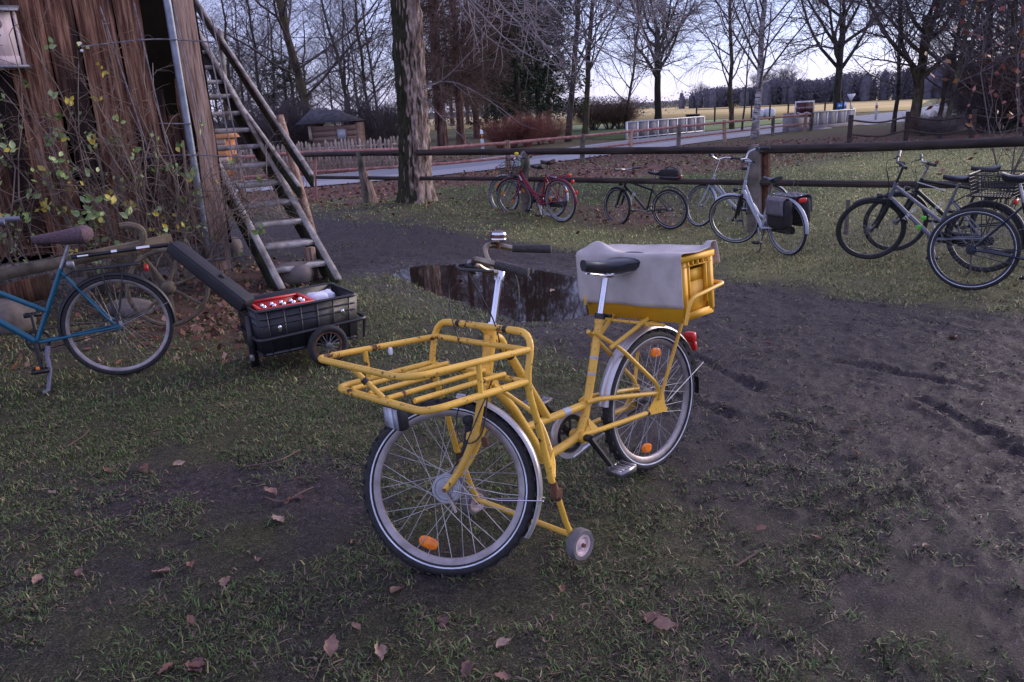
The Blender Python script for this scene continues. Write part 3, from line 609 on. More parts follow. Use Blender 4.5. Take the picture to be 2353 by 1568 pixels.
for (xb, yb, xt, yt, r) in ((847, 475, 826, 352, .075), (1210, 498, 1206, 352, .085), (1737, 505, 1733, 340, .10), (2480, 600, 2470, 318, .09)):
    A = onf(xb, yb); A[2] = -.45; B = onf(xt, yt) - FD * 0
    fpart('post', MB().tube([A, (A + B) / 2, B, B + (B - A) * .03], [r * 1.08, r, r * .97, r * .6], 10), M['post_green'])
fpart('brace_post', MB().tube([(onf(870, 474) * [1, 1, 0] - [0, 0, .2]), onf(838, 395)], .06, 8), M['post_wood'])
fpart('brace_post', MB().tube([onf(1760, 500) * [1, 1, 0] + [.05, .1, -.4], onf(1757, 352) + np.array([.05, .1, 0])], .06, 8), M['rust'])
g = G(1943, 540); tag(MB().tube([g, g + [0, 0, .42]], [.028, .022], 8).build('short_stake', M['post_green']), 'thin short wooden stake in the grass beside the grey bicycle', 'stake')
# rusty gate at the left end of the fence
gate = empty('metal_gate', onf(728, 470) * [1, 1, 0], 0, 'rusty metal gate with thin upright bars behind the staircase', 'gate'); gi = Matrix.Translation(-Vector(gate.location))
gp = lambda x, y: VP(x, y, np.array(gate.location), 170)
def gadd(nm, pts, r): o = MB().tube(pts, r, 6).build(nm, M['rust_rail'], gate); o.matrix_parent_inverse = gi
gadd('gate_frame', [gp(727, 468), gp(724, 352)], .022); gadd('gate_frame', [gp(727, 468), gp(640, 468)], .016); gadd('gate_frame', [gp(724, 372), gp(640, 378)], .016)
for x in range(640, 724, 8): gadd('bar', [gp(x, 374), gp(x + 2, 467)], .006)
# ------------------------------------------------------------------ fence along the road
rf = empty('road_fence', (-5, 18.9, 0), 0, 'low fence with reddish rails along the near side of the road', 'fence'); ri = Matrix.Translation(-Vector((-5, 18.9, 0)))
off = RN + (RN - RF) / np.linalg.norm(RN - RF, axis=1)[:, None] * .9
line = catmull(np.c_[off[1:9], np.zeros(7 + 1)], 10)
def ronline(x, y0):      # point of the fence line seen in photo column x
    best = None
    for a_, c_ in zip(line[:-1], line[1:]):
        for t in np.linspace(0, 1, 6):
            P = a_ + (c_ - a_) * t; d = P - CAM; z = d @ FWD
            if z < 1: continue
            e = abs(1176.5 + K * (d @ RIGHT) / z - x)
            if best is None or e < best[0]: best = (e, P)
    return best[1]
def zat(P, y):           # height at which column P is seen at photo row y
    zs = np.linspace(-1, 4, 501); d = np.c_[np.full(501, P[0]), np.full(501, P[1]), zs] - CAM; yy = 784 - K * (d @ UP) / (d @ FWD); return zs[np.argmin(np.abs(yy - y))]
TOP = [(560, 362), (735, 350), (905, 345), (1020, 341), (1170, 333), (1340, 325), (1450, 319), (1560, 311), (1665, 306), (1775, 304), (1850, 305), (1950, 303)]
tp = []
for x, y in TOP: P = ronline(x, y); tp.append([P[0], P[1], min(1.3, max(.75, zat(P, y)))])
tp = np.array(tp)
for a_, c_ in zip(range(0, len(tp) - 1), range(1, len(tp))):
    o = MB().tube([tp[a_], tp[c_]], .045, 7).build('rail', M['rust_rail'], rf); o.matrix_parent_inverse = ri
    o = MB().tube([tp[a_] * [1, 1, .48], tp[c_] * [1, 1, .48]], .035, 7).build('rail', M['rust_rail'], rf); o.matrix_parent_inverse = ri
for i, P in enumerate(tp):
    if i in (1, 2, 3): continue
    o = MB().tube([P * [1, 1, 0] - [0, 0, .1], P + [rw.uniform(-.06, .06), 0, .07]], .075, 8).build('post', M['post_green'] if i % 2 else M['post_wood'], rf); o.matrix_parent_inverse = ri
# fence going on to the right from the bridge
rf2 = empty('wire_fence', G(2000, 330), 0, 'thin dark fence with sagging rails right of the bridge', 'fence'); r2 = Matrix.Translation(-Vector(rf2.location))
base2 = [(1950, 345), (2080, 335), (2230, 335), (2353, 330), (2450, 325)]; pr = [G(*p) for p in base2]
for i, P in enumerate(pr):
    o = MB().tube([P, P + [0, 0, 1.0]], .07, 7).build('post', M['rail_wood'], rf2); o.matrix_parent_inverse = r2
    if i < len(pr) - 1:
        for z in (.45, .85):
            o = MB().tube(catmull([P + [0, 0, z], (P + pr[i + 1]) / 2 + [0, 0, z - .12], pr[i + 1] + [0, 0, z]], 4), .03, 6).build('rail', M['rail_wood'], rf2); o.matrix_parent_inverse = r2
# picket fence across the road
P0, P1 = G(560, 412), G(925, 386); PD = (P1 - P0) / np.linalg.norm(P1 - P0); L = np.linalg.norm(P1 - P0)
pk = empty('picket_fence', P0, 0, 'brown picket fence along the far side of the road', 'fence'); pi_ = Matrix.Translation(-Vector(P0))
s_ = 0; meshes = []
for v in range(5):
    h = .92 + .06 * rw.uniform(-1, 1); meshes.append(MB().loft([[(-.035, -.012, 0), (.035, -.012, 0), (.035, .012, 0), (-.035, .012, 0)], [(-.034, -.012, h), (.036, -.012, h), (.036, .012, h), (-.034, .012, h)], [(-.006, -.008, h + .06), (.008, -.008, h + .06), (.008, .008, h + .06), (-.006, .008, h + .06)]]).mesh('picket', M['picket'], False))
while s_ < L:
    o = link('picket', rw.choice(meshes), pk); o.location = PD * s_ - NW * 0; o.rotation_euler = (rw.gauss(0, .03), rw.gauss(0, .03), math.atan2(PD[1], PD[0])); s_ += .105 + rw.uniform(-.01, .015)
for z in (.25, .75):
    o = MB().beam(P0 + [0, .03, z], P1 + [0, .03, z], .03, .06).build('rail', M['picket'], pk, False); o.matrix_parent_inverse = pi_
# ------------------------------------------------------------------ hut, small shed, bridge, signs
hy = 33.0; hx0, hx1 = (748 - 1176.5) / K * hy * .975, (846 - 1176.5) / K * hy * .975
hut = empty('garden_hut', (hx0, hy, 0), 0, 'small brown log hut with a dark sagging tiled roof across the road', 'hut')
def hp(nm, c, s, mt): return MB().box(c, s).build(nm, mt, hut, False)
wv = hx1 - hx0
M['hutwall'] = mat('hut_boards', (.14, .085, .065), (.24, .16, .13), 2, .9, stretch=(.3, .3, 9)); M['hutroof'] = mat('dark_roof', (.035, .033, .04), (.075, .07, .085), 5, .85, bmp=.4)
for k in range(6): hp('wall_log', (wv / 2, 0, .11 + k * .22), (wv, .14 + .02 * (k % 2), .205), M['hutwall'])
for sx in (0, wv): hp('side_wall', (sx, .95, .7), (.12, 1.75, 1.38), M['hutwall'])
MB().loft([[(-.6, -.3, 1.42), (wv + .12, -.3, 1.46), (wv + .12, 2.2, 1.46), (-.6, 2.2, 1.42)], [(-.1, .6, 2.0), (wv * .45, .6, 1.95), (wv * .45, 1.3, 1.95), (-.1, 1.3, 2.0)]]).build('roof', M['hutroof'], hut, False)
f = hp('window_frame', (wv * .68, -.085, .95), (.42, .04, .5), M['hutwall']); MB().box((wv * .68, -.112, .95), (.33, .012, .4)).build('window_pane', M['lamp'], f, False)
hp('door_post', (-.08, -.1, 1.05), (.12, .06, .55), M['picket'])
g = G(497, 405); sh = empty('orange_shed', g, rad(-10), 'small orange and white shed half hidden behind the stair treads', 'shed')
M['orangebrick'] = mat('orange_boards', (.50, .19, .07), (.66, .30, .12), 3, .8); M['cream'] = mat('cream_boards', (.55, .42, .33), rough=.8)
sh.scale = (.75, .75, .75)
for k in range(6): MB().box((0, 0, .13 + k * .26), (1.3, .1, .24)).build('board', M['cream'] if k % 3 else M['orangebrick'], sh, False)
MB().box((0, .5, .75), (1.2, .9, 1.5)).build('shed_body', M['orangebrick'], sh, False); MB().loft([[(-.8, -.2, 1.56), (.8, -.2, 1.56), (.8, 1.1, 1.56), (-.8, 1.1, 1.56)], [(-.8, .4, 1.95), (.8, .4, 1.95), (.8, .5, 1.95), (-.8, .5, 1.95)]]).build('roof', M['orangebrick'], sh, False)
def railing(name, A, B, n, label, panel_, h=.78, zb=.10):
    A = np.array([*A, 0.0]); B = np.array([*B, 0.0]); e = empty(name, A, 0, label, 'railing', 'bridge railings'); iv = Matrix.Translation(-Vector(A)); d = (B - A)
    def ad(nm, mb, mt): o = mb.build(nm, mt, e, False); o.matrix_parent_inverse = iv; return o
    for i in range(n + 1): P = A + d * i / n; ad('post', MB().beam(P, P + [0, 0, h], .07, .07, d), M['white'])
    for i in range(n):
        P, Q = A + d * (i + .012) / n, A + d * (i + .988) / n
        ad('panel', MB().beam((P + Q) / 2 + [0, 0, zb], (P + Q) / 2 + [0, 0, h - .08], np.linalg.norm(Q - P), .02, np.array([-d[1], d[0], 0])) if False else MB().plate([P + [0, 0, zb], Q + [0, 0, zb], Q + [0, 0, h - .02], P + [0, 0, h - .02]], np.array([.01, -.015, 0])), panel_)
    ad('top_rail', MB().beam(A + [0, 0, h + .01], B + [0, 0, h + .01], .08, .05), M['white']); ad('bottom_rail', MB().beam(A + [0, 0, .08], B + [0, 0, .08], .05, .05), M['white'])
    return e
M['railpanel'] = mat('railing_mesh', (.15, .148, .165), (.22, .215, .235), 3, .8); M['dirtypanel'] = mat('stained_panel', (.25, .25, .26), (.42, .41, .45), .8, .8, detail=6); M['concrete'] = mat('concrete', (.24, .21, .22), (.40, .36, .38), 1.2, .9, detail=6)
railing('bridge_railing', (5.75, 36.6), (10.4, 40.9), 8, 'white bridge railing with grey mesh panels on the far side of the road', M['railpanel'])
railing('bridge_railing', (14.0, 37.6), (18.0, 40.6), 6, 'stained pale bridge railing on the near side beside the brown sign', M['dirtypanel'])
par = empty('concrete_parapet', (13.2, 36.9, 0), math.atan2(3, 4), 'weathered concrete bridge parapet below the brown sign', 'parapet')
MB().box((.6, -.12, .42), (1.7, .22, .84)).build('wall_block', M['concrete'], par, False); MB().box((3.2, -.14, .06), (6.6, .3, .22)).build('edge_beam', M['concrete'], par, False); MB().box((2.2, -.4, -.2), (1.6, .3, .5)).build('abutment', M['concrete'], par, False)
# brown river sign
sg = empty('river_sign', (13.95, 36.7, 0), rad(4), 'brown river name sign with white wavy line on the bridge', 'sign')
M['signbrown'] = mat('sign_brown', (.085, .012, .014), rough=.5)
MB().box((0, 0, .98), (.92, .03, .74)).build('sign_border', M['white'], sg, False); pl = MB().box((0, -.022, .98), (.80, .015, .60)).build('sign_plate', M['signbrown'], sg, False)
x = np.linspace(-.36, .36, 41); pts = np.c_[x, np.full(41, -.032), 0.80 + .03 * np.sin(x * 14)]
secs = [[p + [0, 0, -.03], p + [0, 0, .03], p + [0, .004, .03], p + [0, .004, -.03]] for p in pts]; MB().loft(secs).build('wave_line', M['white'], pl, False)
def text(body, size, parent, loc, mt, name='lettering', rot=(math.pi / 2, 0, 0), ext=.002, align='CENTER'):
    c = bpy.data.curves.new(name, 'FONT'); c.body = body; c.size = size; c.extrude = ext; c.align_x = align; c.align_y = 'CENTER'
    t = bpy.data.objects.new(name, c); COL.objects.link(t); dg = bpy.context.evaluated_depsgraph_get(); me = bpy.data.meshes.new_from_object(t.evaluated_get(dg)); bpy.data.objects.remove(t)
    me.materials.clear(); me.materials.append(mt); o = link(name, me, parent); o.location = loc; o.rotation_euler = rot; return o
text('Warme B\u00f6hme', .15, pl, (0, -.034, 1.06), M['white'])
for sx in (-.38, .38): MB().tube([(sx, .03, 0), (sx, .03, 1.33)], .03, 7).build('sign_pole', M['pipe'], sg)
# blue direction sign
g = G(1932, 262); bs_ = empty('direction_sign', g, rad(8), 'small blue direction sign with a white arrow by the field', 'sign'); M['signblue'] = mat('sign_blue', (.02, .16, .52), rough=.4)
sc = g[1] / 60
pl = MB().box((0, -.04, .62), (.82, .03, .5)).build('sign_plate', M['signblue'], bs_, False); MB().plate([(-.34, -.06, .62), (-.18, -.06, .76), (-.18, -.06, .67), (.0, -.06, .67), (.0, -.06, .57), (-.18, -.06, .57), (-.18, -.06, .48)], (0, .004, 0)).build('arrow', M['white'], pl, False)
MB().tube([(0, 0, 0), (0, 0, 1.0)], .03, 6).build('sign_pole', M['pipe'], bs_)
# traffic signs seen from behind farther along the road
g = G(1952, 268); tg = empty('traffic_sign', g, 0, 'white triangular traffic sign on a thin pole seen far along the road', 'sign'); hs = 1.5
MB().tube([(0, 0, 0), (0, 0, hs)], .035, 6).build('sign_pole', M['pipe'], tg); MB().plate([(-.3, -.05, hs), (.3, -.05, hs), (0, -.05, hs - .52)], (0, .03, 0)).build('sign_plate', M['white'], tg, False)
# delineator posts
dm = MB().loft([[(-.06, -.04, 0), (.06, -.04, 0), (.06, .04, 0), (-.06, .04, 0)], [(-.055, -.035, .8), (.055, -.035, .8), (.055, .035, .8), (-.055, .035, .8)], [(-.05, -.03, 1.0), (.04, -.03, .93), (.04, .03, .93), (-.05, .03, 1.0)]]).mesh('post_body', M['white'], False)
db = MB().box((0, 0, .74), (.118, .082, .16)).mesh('black_band', M['black'], False); dr_ = MB().box((0, -.042, .74), (.05, .006, .12)).mesh('reflector', M['orange'], False)
for x, y, lab in ((1110, 362, 'white roadside marker post in front of the reddish bushes'), (1954, 287, 'white roadside marker post beside the traffic sign'), (2056, 268, 'white roadside marker post where the road meets the oak'), (2012, 276, 'distant white roadside marker post by the green verge')):
    e = empty('marker_post', G(x, y), 0, lab, 'marker post', 'white roadside marker posts'); link('post_body', dm, e); link('black_band', db, e); link('reflector', dr_, e)
# things on the meadow
g = G(1740, 272); bl = empty('wrapped_bales', g, rad(10), 'two pale wrapped bales standing on the far meadow', 'bales')
for k in range(2): MB().blob((k * .95, 0, .36), (.9, .8, .72), .55, 14, 8).build('bale', M['paper'], bl)
g = G(1588, 300); bn = empty('black_bin', np.array([10.2, 42.5, 0]), 0, 'black box standing behind the end of the white railing', 'bin')
MB().box((0, 0, .42), (.62, .5, .84)).build('bin_body', M['black'], bn, False); MB().box((0, -.02, .87), (.66, .55, .06)).build('lid', M['black'], bn, False)
mf = empty('meadow_fence', G(1660, 285), 0, 'row of thin dark posts along the edge of the far field', 'fence'); mi = Matrix.Translation(-Vector(mf.location)); pts = [G(1600 + k * 42, 286 - k * 2.0) for k in range(9)]
for i, P in enumerate(pts):
    o = MB().tube([P, P + [0, 0, 1.15]], .06, 6).build('post', M['rail_wood'], mf); o.matrix_parent_inverse = mi
    if i < 8:
        o = MB().tube([P + [0, 0, .95], pts[i + 1] + [0, 0, .95]], .02, 4).build('wire', M['rail_wood'], mf); o.matrix_parent_inverse = mi
# ------------------------------------------------------------------ trees
def grow(P, R, n, t0, ang, lr, rr, wob, trop, Np, g, t1=1.0, rmin=.0):
    M_, N_, _ = P.shape; seg = np.linalg.norm(np.diff(P, axis=1), axis=2); L = seg.sum(1)
    t = t0 + (t1 - t0) * (np.arange(n)[None] + g.random((M_, n))) / n
    f = t * (N_ - 1); i = np.minimum(f.astype(int), N_ - 2); u = f - i; m_ = np.arange(M_)[:, None]
    pos = P[m_, i] * (1 - u)[..., None] + P[m_, i + 1] * u[..., None]; d = P[m_, i + 1] - P[m_, i]; d /= np.linalg.norm(d, axis=2)[..., None] + 1e-9
    r0 = np.maximum((R[m_, i] * (1 - u) + R[m_, i + 1] * u) * rr, rmin)
    a = rad(ang) * (.7 + .6 * g.random((M_, n))); az = (np.arange(n)[None] * 2.4 + g.random((M_, 1)) * 6.3 + g.normal(0, .5, (M_, n)))
    ref = np.where(np.abs(d[..., 2:]) > .9, np.array([1.0, 0, 0]), np.array([0, 0, 1.0])); A = np.cross(d, ref); A /= np.linalg.norm(A, axis=2)[..., None]; B = np.cross(d, A)
    c = np.cos(a)[..., None] * d + np.sin(a)[..., None] * (np.cos(az)[..., None] * A + np.sin(az)[..., None] * B)
    ln = L[:, None] * lr * (1.25 - .7 * t) * (.7 + .5 * g.random((M_, n)))
    c = c.reshape(-1, 3); pos = pos.reshape(-1, 3); ln = ln.ravel(); r0 = r0.ravel(); out = [pos]; k = len(pos)
    for s_ in range(Np - 1):
        c = c + wob * g.normal(0, 1, (k, 3)) + np.array([0, 0, trop]); c /= np.linalg.norm(c, axis=1)[:, None]; pos = pos + c * (ln / (Np - 1))[:, None]; out.append(pos)
    return np.stack(out, 1), r0[:, None] * np.linspace(1, .3, Np)[None]
def stem(H, r, g, lean=(0, 0), wob=.03, n=14, flare=1.35):
    z = np.linspace(0, 1, n); x = np.cumsum(g.normal(0, wob, n)) * H / n; y = np.cumsum(g.normal(0, wob, n)) * H / n
    P = np.c_[x - x[0] + lean[0] * z * H, y - y[0] + lean[1] * z * H, z * H]; R = r * (1 - .8 * z ** 1.1); R[0] *= flare; P[0, 2] -= .2
    return P[None], R[None]
def lim(P, R, k, mb): mb.batch(P, R, k)
def tree_mesh(kind, seed):
    g = np.random.default_rng(seed); t, c = MB(), MB()
    if kind == 'slim':
        P, R = stem(12, .105, g, wob=.09); t.batch(P, R, 9); a, ra = grow(P, R, 30, .12, 52, .27, .45, .12, .08, 6, g); lim(a, ra, 4, c)
        b2, rb = grow(a, ra, 7, .2, 45, .5, .55, .14, .08, 4, g, rmin=.007); lim(b2, rb, 3, c); d, rd_ = grow(b2, rb, 5, .15, 45, .6, .7, .16, .02, 3, g, rmin=.005); lim(d, rd_, 3, c)
        e, re_ = grow(d, rd_, 2, .2, 45, .8, .8, .16, 0, 3, g, rmin=.004); lim(e, re_, 3, c)
    elif kind == 'oak':
        P, R = stem(5.2, .27, g, wob=.05, n=9); R = R * 0 + np.linspace(.21, .14, 9)[None]; R[0, 0] = .28; t.batch(P, R, 10)
        a, ra = grow(P, R, 10, .36, 42, 1.15, .60, .11, .10, 9, g); t.batch(a, ra, 6)
        b2, rb = grow(a, ra, 9, .18, 48, .46, .55, .15, .05, 6, g, rmin=.02); lim(b2, rb, 4, c); d, rd_ = grow(b2, rb, 8, .15, 48, .5, .6, .18, .02, 4, g, rmin=.012); lim(d, rd_, 3, c)
        e, re_ = grow(d, rd_, 8, .1, 48, .6, .7, .18, 0, 3, g, rmin=.007); lim(e, re_, 3, c)
    elif kind == 'birch':
        P, R = stem(13, .15, g, wob=.05); t.batch(P, R, 10); a, ra = grow(P, R, 26, .16, 45, .32, .42, .06, .10, 7, g); lim(a, ra, 5, c)
        b2, rb = grow(a, ra, 9, .2, 45, .5, .55, .1, -.05, 5, g, rmin=.010); lim(b2, rb, 3, c); d, rd_ = grow(b2, rb, 12, .1, 40, .75, .7, .08, -.22, 5, g, rmin=.006); lim(d, rd_, 3, c)
    elif kind == 'young':
        P, R = stem(5, .045, g, wob=.06); t.batch(P, R, 7); a, ra = grow(P, R, 16, .3, 50, .28, .5, .1, .05, 5, g); lim(a, ra, 4, c); b2, rb = grow(a, ra, 6, .2, 45, .5, .6, .14, 0, 4, g, rmin=.005); lim(b2, rb, 3, c)
    elif kind == 'pine':       # brownish conifer, bare below with thin drooping boughs
        P, R = stem(15, .20, g, wob=.03); t.batch(P, R, 10); a, ra = grow(P, R, 80, .14, 82, .21, .22, .06, -.05, 7, g); lim(a, ra, 4, c)
        b2, rb = grow(a, ra, 14, .12, 50, .36, .6, .12, -.10, 4, g, rmin=.010); lim(b2, rb, 3, c); d, rd_ = grow(b2, rb, 12, .1, 50, .5, .7, .18, -.10, 3, g, rmin=.009); lim(d, rd_, 3, c)
    elif kind == 'spruce':
        P, R = stem(15, .21, g, wob=.02); t.batch(P, R, 10); a, ra = grow(P, R, 90, .10, 84, .20, .22, .05, -.05, 7, g); t.batch(a, ra, 4)
        b2, rb = grow(a, ra, 12, .2, 50, .36, .6, .1, -.10, 4, g, rmin=.008)
        X, rx = grow(b2, rb, 12, .05, 50, .30, 1, .1, -.12, 3, g); v = X[:, 0]; q = X[:, 2] - v; s_ = np.cross(q, g.normal(0, 1, q.shape)); s_ /= np.linalg.norm(s_, axis=1)[:, None] + 1e-9
        wd = .045 * (.6 + .8 * g.random((len(v), 1))); V = np.stack([v - s_ * wd * .4, v + s_ * wd * .4, X[:, 1] + s_ * wd, X[:, 2] + q * .1, X[:, 1] - s_ * wd], 1).reshape(-1, 3); b0 = np.arange(len(v))[:, None] * 5
        c.add(V, np.concatenate([b0 + [0, 1, 2], b0 + [0, 2, 4], b0 + [4, 2, 3]]))
    elif kind == 'shrub':
        th = g.random(34) * 6.3; P = np.stack([np.c_[np.cos(th) * .1, np.sin(th) * .1, th * 0], np.c_[np.cos(th) * .35, np.sin(th) * .35, .7 + th * 0], np.c_[np.cos(th) * (.5 + .5 * g.random(34)), np.sin(th) * (.5 + .5 * g.random(34)), 1.3 + .7 * g.random(34)]], 1); R = np.full((34, 3), .014) * [1, .8, .5]
        t.batch(P, R, 4); a, ra = grow(P, R, 10, .2, 38, .42, .7, .12, .06, 4, g, rmin=.007); lim(a, ra, 3, c); b2, rb = grow(a, ra, 7, .2, 40, .5, .8, .15, .02, 3, g, rmin=.005); lim(b2, rb, 3, c)
    return t, c
TM = {}
def variants(kind, n, tm, cm):
    for i in range(n):
        t, c = tree_mesh(kind, 31 * i + len(kind) * 7 + 3); TM[(kind, i)] = (t.mesh('trunk', tm, True, 0), c.mesh('crown', cm, False))
variants('slim', 4, M['bark_dark'], M['twig']); variants('oak', 2, M['bark_oak'], M['twig']); variants('birch', 2, M['birch'], M['twig']); variants('young', 1, M['bark_dark'], M['twig_brown'])
variants('pine', 2, M['bark_red'], M['twig_brown']); variants('spruce', 2, M['bark_dark'], M['needles']); variants('shrub', 2, M['twig_red'], M['twig_red'])
def tree(name, kind, v, P, sc, label, group=None, rz=0, lean=(0, 0), cat='tree', tm=None, cm=None, sxy=None):
    e = empty(name, P, 0, label, cat, group); sxy = sxy or sc
    e.rotation_euler = (Matrix.Rotation(lean[0], 3, 'Y') @ Matrix.Rotation(lean[1], 3, 'X') @ Matrix.Rotation(rz, 3, 'Z')).to_euler(); e.scale = (sxy, sxy, sc)
    a, b_ = TM[(kind, v)]
    if tm: a = a.copy(); a.materials[0] = tm
    if cm: b_ = b_.copy(); b_.materials[0] = cm
    link('trunk', a, e); link('crown', b_, e); return e
def at(x, y): return G(x, y) * [1, 1, 0]
rt = random.Random(11)
# the trees behind the road on the left: slim bare trunks, each its own thing
tree('leaning_tree', 'slim', 1, np.array([(768 - 1176.5) / K * 43 * .97, 42, 0]), 1.55, 'thick olive trunk leaning left behind the garden hut', None, .4, (-.07, 0), tm=M['bark_olive'], sxy=2.3)
LEFT = [(470, 52), (508, 46), (548, 58), (566, 41), (596, 50), (622, 62), (640, 44), (668, 55), (690, 66), (715, 48), (738, 60), (800, 70), (818, 45), (845, 38), (862, 60), (882, 41), (902, 52), (835, 75), (655, 75), (585, 72), (520, 74), (760, 55), (925, 64), (455, 64), (495, 66), (700, 58), (785, 48), (540, 47), (610, 56), (440, 48)]
for i, (x, d) in enumerate(LEFT[:20]):
    P = np.array([(x - 1176.5) / K * d * .97, d, 0]); tree('bare_tree', 'slim', i % 4, P, rt.uniform(.75, 1.2), 'slim bare tree in the thicket behind the picket fence', 'slim bare trees behind the picket fence', rt.uniform(0, 6), (rt.uniform(-.06, .06), rt.uniform(-.05, .05)), tm=None, sxy=rt.uniform(.8, 1.25))
for i, (x, d, s_) in enumerate([(470, 40, 1.1), (540, 36, 1.2), (600, 38, 1.1), (655, 36, 1.3), (705, 36.5, 1.2), (760, 39, 1.0), (865, 36, 1.2), (890, 40, 1.1), (915, 37, 1.2)]):
    P = np.array([(x - 1176.5) / K * d * .97, d, 0]); tree('bush', 'shrub', i % 2, P, s_, 'brown leafless bush behind the picket fence' , 'leafless bushes behind the picket fence', rt.uniform(0, 6), cat='bush', tm=M['twig'], cm=M['twig'], sxy=s_ * 1.2)
# evergreen bush left of the hut
# conifers in the middle
tree('pine_tree', 'pine', 0, at(1018, 338), 1.12, 'reddish bare pine trunk just right of the big tree', None, .3)
tree('pine_tree', 'pine', 1, at(1060, 335), .95, 'brown pine with low drooping boughs beside the reddish pine', None, 2.3)
tree('pine_tree', 'pine', 0, at(1098, 318), 1.0, 'brown conifer standing behind the white marker post', None, 4)
tree('pine_tree', 'pine', 1, at(1140, 300), 1.0, 'brownish twiggy conifer left of the dark spruce', None, 5)
tree('spruce_tree', 'spruce', 0, at(1192, 312), 1.05, 'dark spruce with thick trunk above the reddish bushes', None, 1)
tree('spruce_tree', 'spruce', 1, at(1240, 305), 1.0, 'dark green spruce with drooping boughs nearest the slanting birches', None, 2)
for i, (x, y, k, s_) in enumerate([(1005, 300, 'pine', 1.0), (1040, 290, 'pine', 1.1), (1075, 285, 'pine', 1.15), (1118, 285, 'pine', 1.1), (1160, 285, 'pine', 1.2), (1215, 290, 'spruce', 1.15), (1262, 292, 'pine', 1.0), (1180, 280, 'spruce', 1.1)]):
    tree('conifer_tree', k, i % 2, at(x, y), s_, 'conifer in the second row behind the thick spruce trunks', 'conifers in the second row', i * 1.1)
tree('spruce_tree', 'spruce', 0, at(1165, 275), .42, 'small low spruce half hidden behind the spruce trunks', None, 3, sxy=.8)
tree('spruce_tree', 'spruce', 1, at(675, 335), .36, 'dark low evergreen left of the garden hut', None, 3, sxy=.75)
tree('bare_tree', 'birch', 0, at(1306, 326), 1.05, 'dark slanting tree with pale branches left of its twin', None, .5, (.06, 0), tm=M['bark_dark'])
tree('bare_tree', 'birch', 1, at(1343, 318), 1.0, 'slanting pale stemmed tree right of its darker twin', None, 1.5, (.10, 0), tm=M['bark_olive'])
for i, (x, y, s_) in enumerate([(1150, 342, 1.0), (1180, 340, 1.15), (1212, 338, 1.15), (1243, 333, 1.0), (1268, 330, .9)]):
    tree('bush', 'shrub', i % 2, at(x, y), s_ * .58, ['leftmost of the low reddish twig bushes behind the white marker post', 'second reddish twig bush from the left behind the marker post', 'middle one of the low reddish twig bushes beyond the road', 'reddish twig bush fourth from the left beyond the road', 'rightmost of the low reddish twig bushes beyond the road'][i], 'reddish bushes beyond the road', i * 1.3, cat='bush', sxy=s_ * .95)
for i, (x, y, s_) in enumerate([(1365, 300, 1.5), (1400, 298, 1.6), (1425, 297, 1.4)]):
    tree('bush', 'shrub', i % 2, at(x, y), s_ * .62, ['dark brown bush farthest left of the white railing', 'middle dark brown bush left of the white railing', 'dark brown bush touching the left end of the white railing'][i], 'dark bushes by the white railing', i * 2.3, cat='bush', tm=M['twig'], cm=M['twig_brown'], sxy=s_ * 1.2)
# right half
tree('bare_tree', 'slim', 2, at(1438, 297), .95, 'thin leaning bare tree beside the broad crowned tree', None, .2, (.13, 0))
tree('broad_tree', 'oak', 0, at(1512, 286), 1.30, 'broad dark leafless tree behind the white railing', None, 1.0)
tree('bare_tree', 'birch', 1, at(1682, 298), .85, 'bare tree with curved leaning trunk left of the white birch', None, 3.4, (-.05, 0), tm=M['bark_olive'])
tree('young_tree', 'young', 0, at(1705, 300), 1.2, 'thin young tree with few brown leaves left of the birch', None, 1)
tree('birch_tree', 'birch', 0, at(1734, 320), .82, 'white barked birch standing in front of the road', None, 2.2, (.02, 0), sxy=1.0)
tree('broad_tree', 'oak', 1, at(1925, 262), 1.45, 'leafless tree with fan shaped crown above the blue sign', None, .4)
tree('broad_tree', 'oak', 0, at(2098, 308), .80, 'big dark forked oak near the end of the bridge', None, 3.5, tm=M['bark_olive'], sxy=.95)
tree('bare_tree', 'slim', 3, at(2052, 306), .8, 'slender trunk close to the left of the forked oak', None, 1.2)
tree('bare_tree', 'slim', 0, at(2150, 300), .9, 'slanting thin trunk just right of the forked oak', None, 2.2, (.12, 0))
tree('bare_tree', 'slim', 1, at(2172, 312), .85, 'thin slanting tree rising over the far road bend', None, 5.2, (.16, 0))
for i, (x, y) in enumerate([(2240, 290), (2270, 296), (2300, 285), (2320, 300), (2345, 292), (2370, 298), (2215, 275), (2290, 268), (2335, 270), (2395, 290), (2250, 262), (2380, 265)]):
    tree('bare_tree', 'slim', i % 4, at(x, y), rt.uniform(.85, 1.15), 'slim bare tree at the dense wood edge on the right', 'slim bare trees at the right wood edge', rt.uniform(0, 6), (rt.uniform(-.05, .08), 0), sxy=1.2)
for i, (x, y, s_) in enumerate([(2240, 305, .8), (2265, 302, 1.1), (2300, 300, 1.4), (2335, 298, 1.6), (2375, 300, 1.5), (2275, 285, 1.3), (2320, 270, 1.8), (2360, 268, 1.8), (2120, 312, .45), (2160, 322, .45)]):
    tree('bush', 'shrub', i % 2, at(x, y), s_ * .9, 'dense dark undergrowth bush at the right wood edge', 'undergrowth bushes at the right wood edge', i, cat='bush', tm=M['twig'], cm=M['twig_brown'] if i % 3 else M['twig'], sxy=s_ * 1.7)
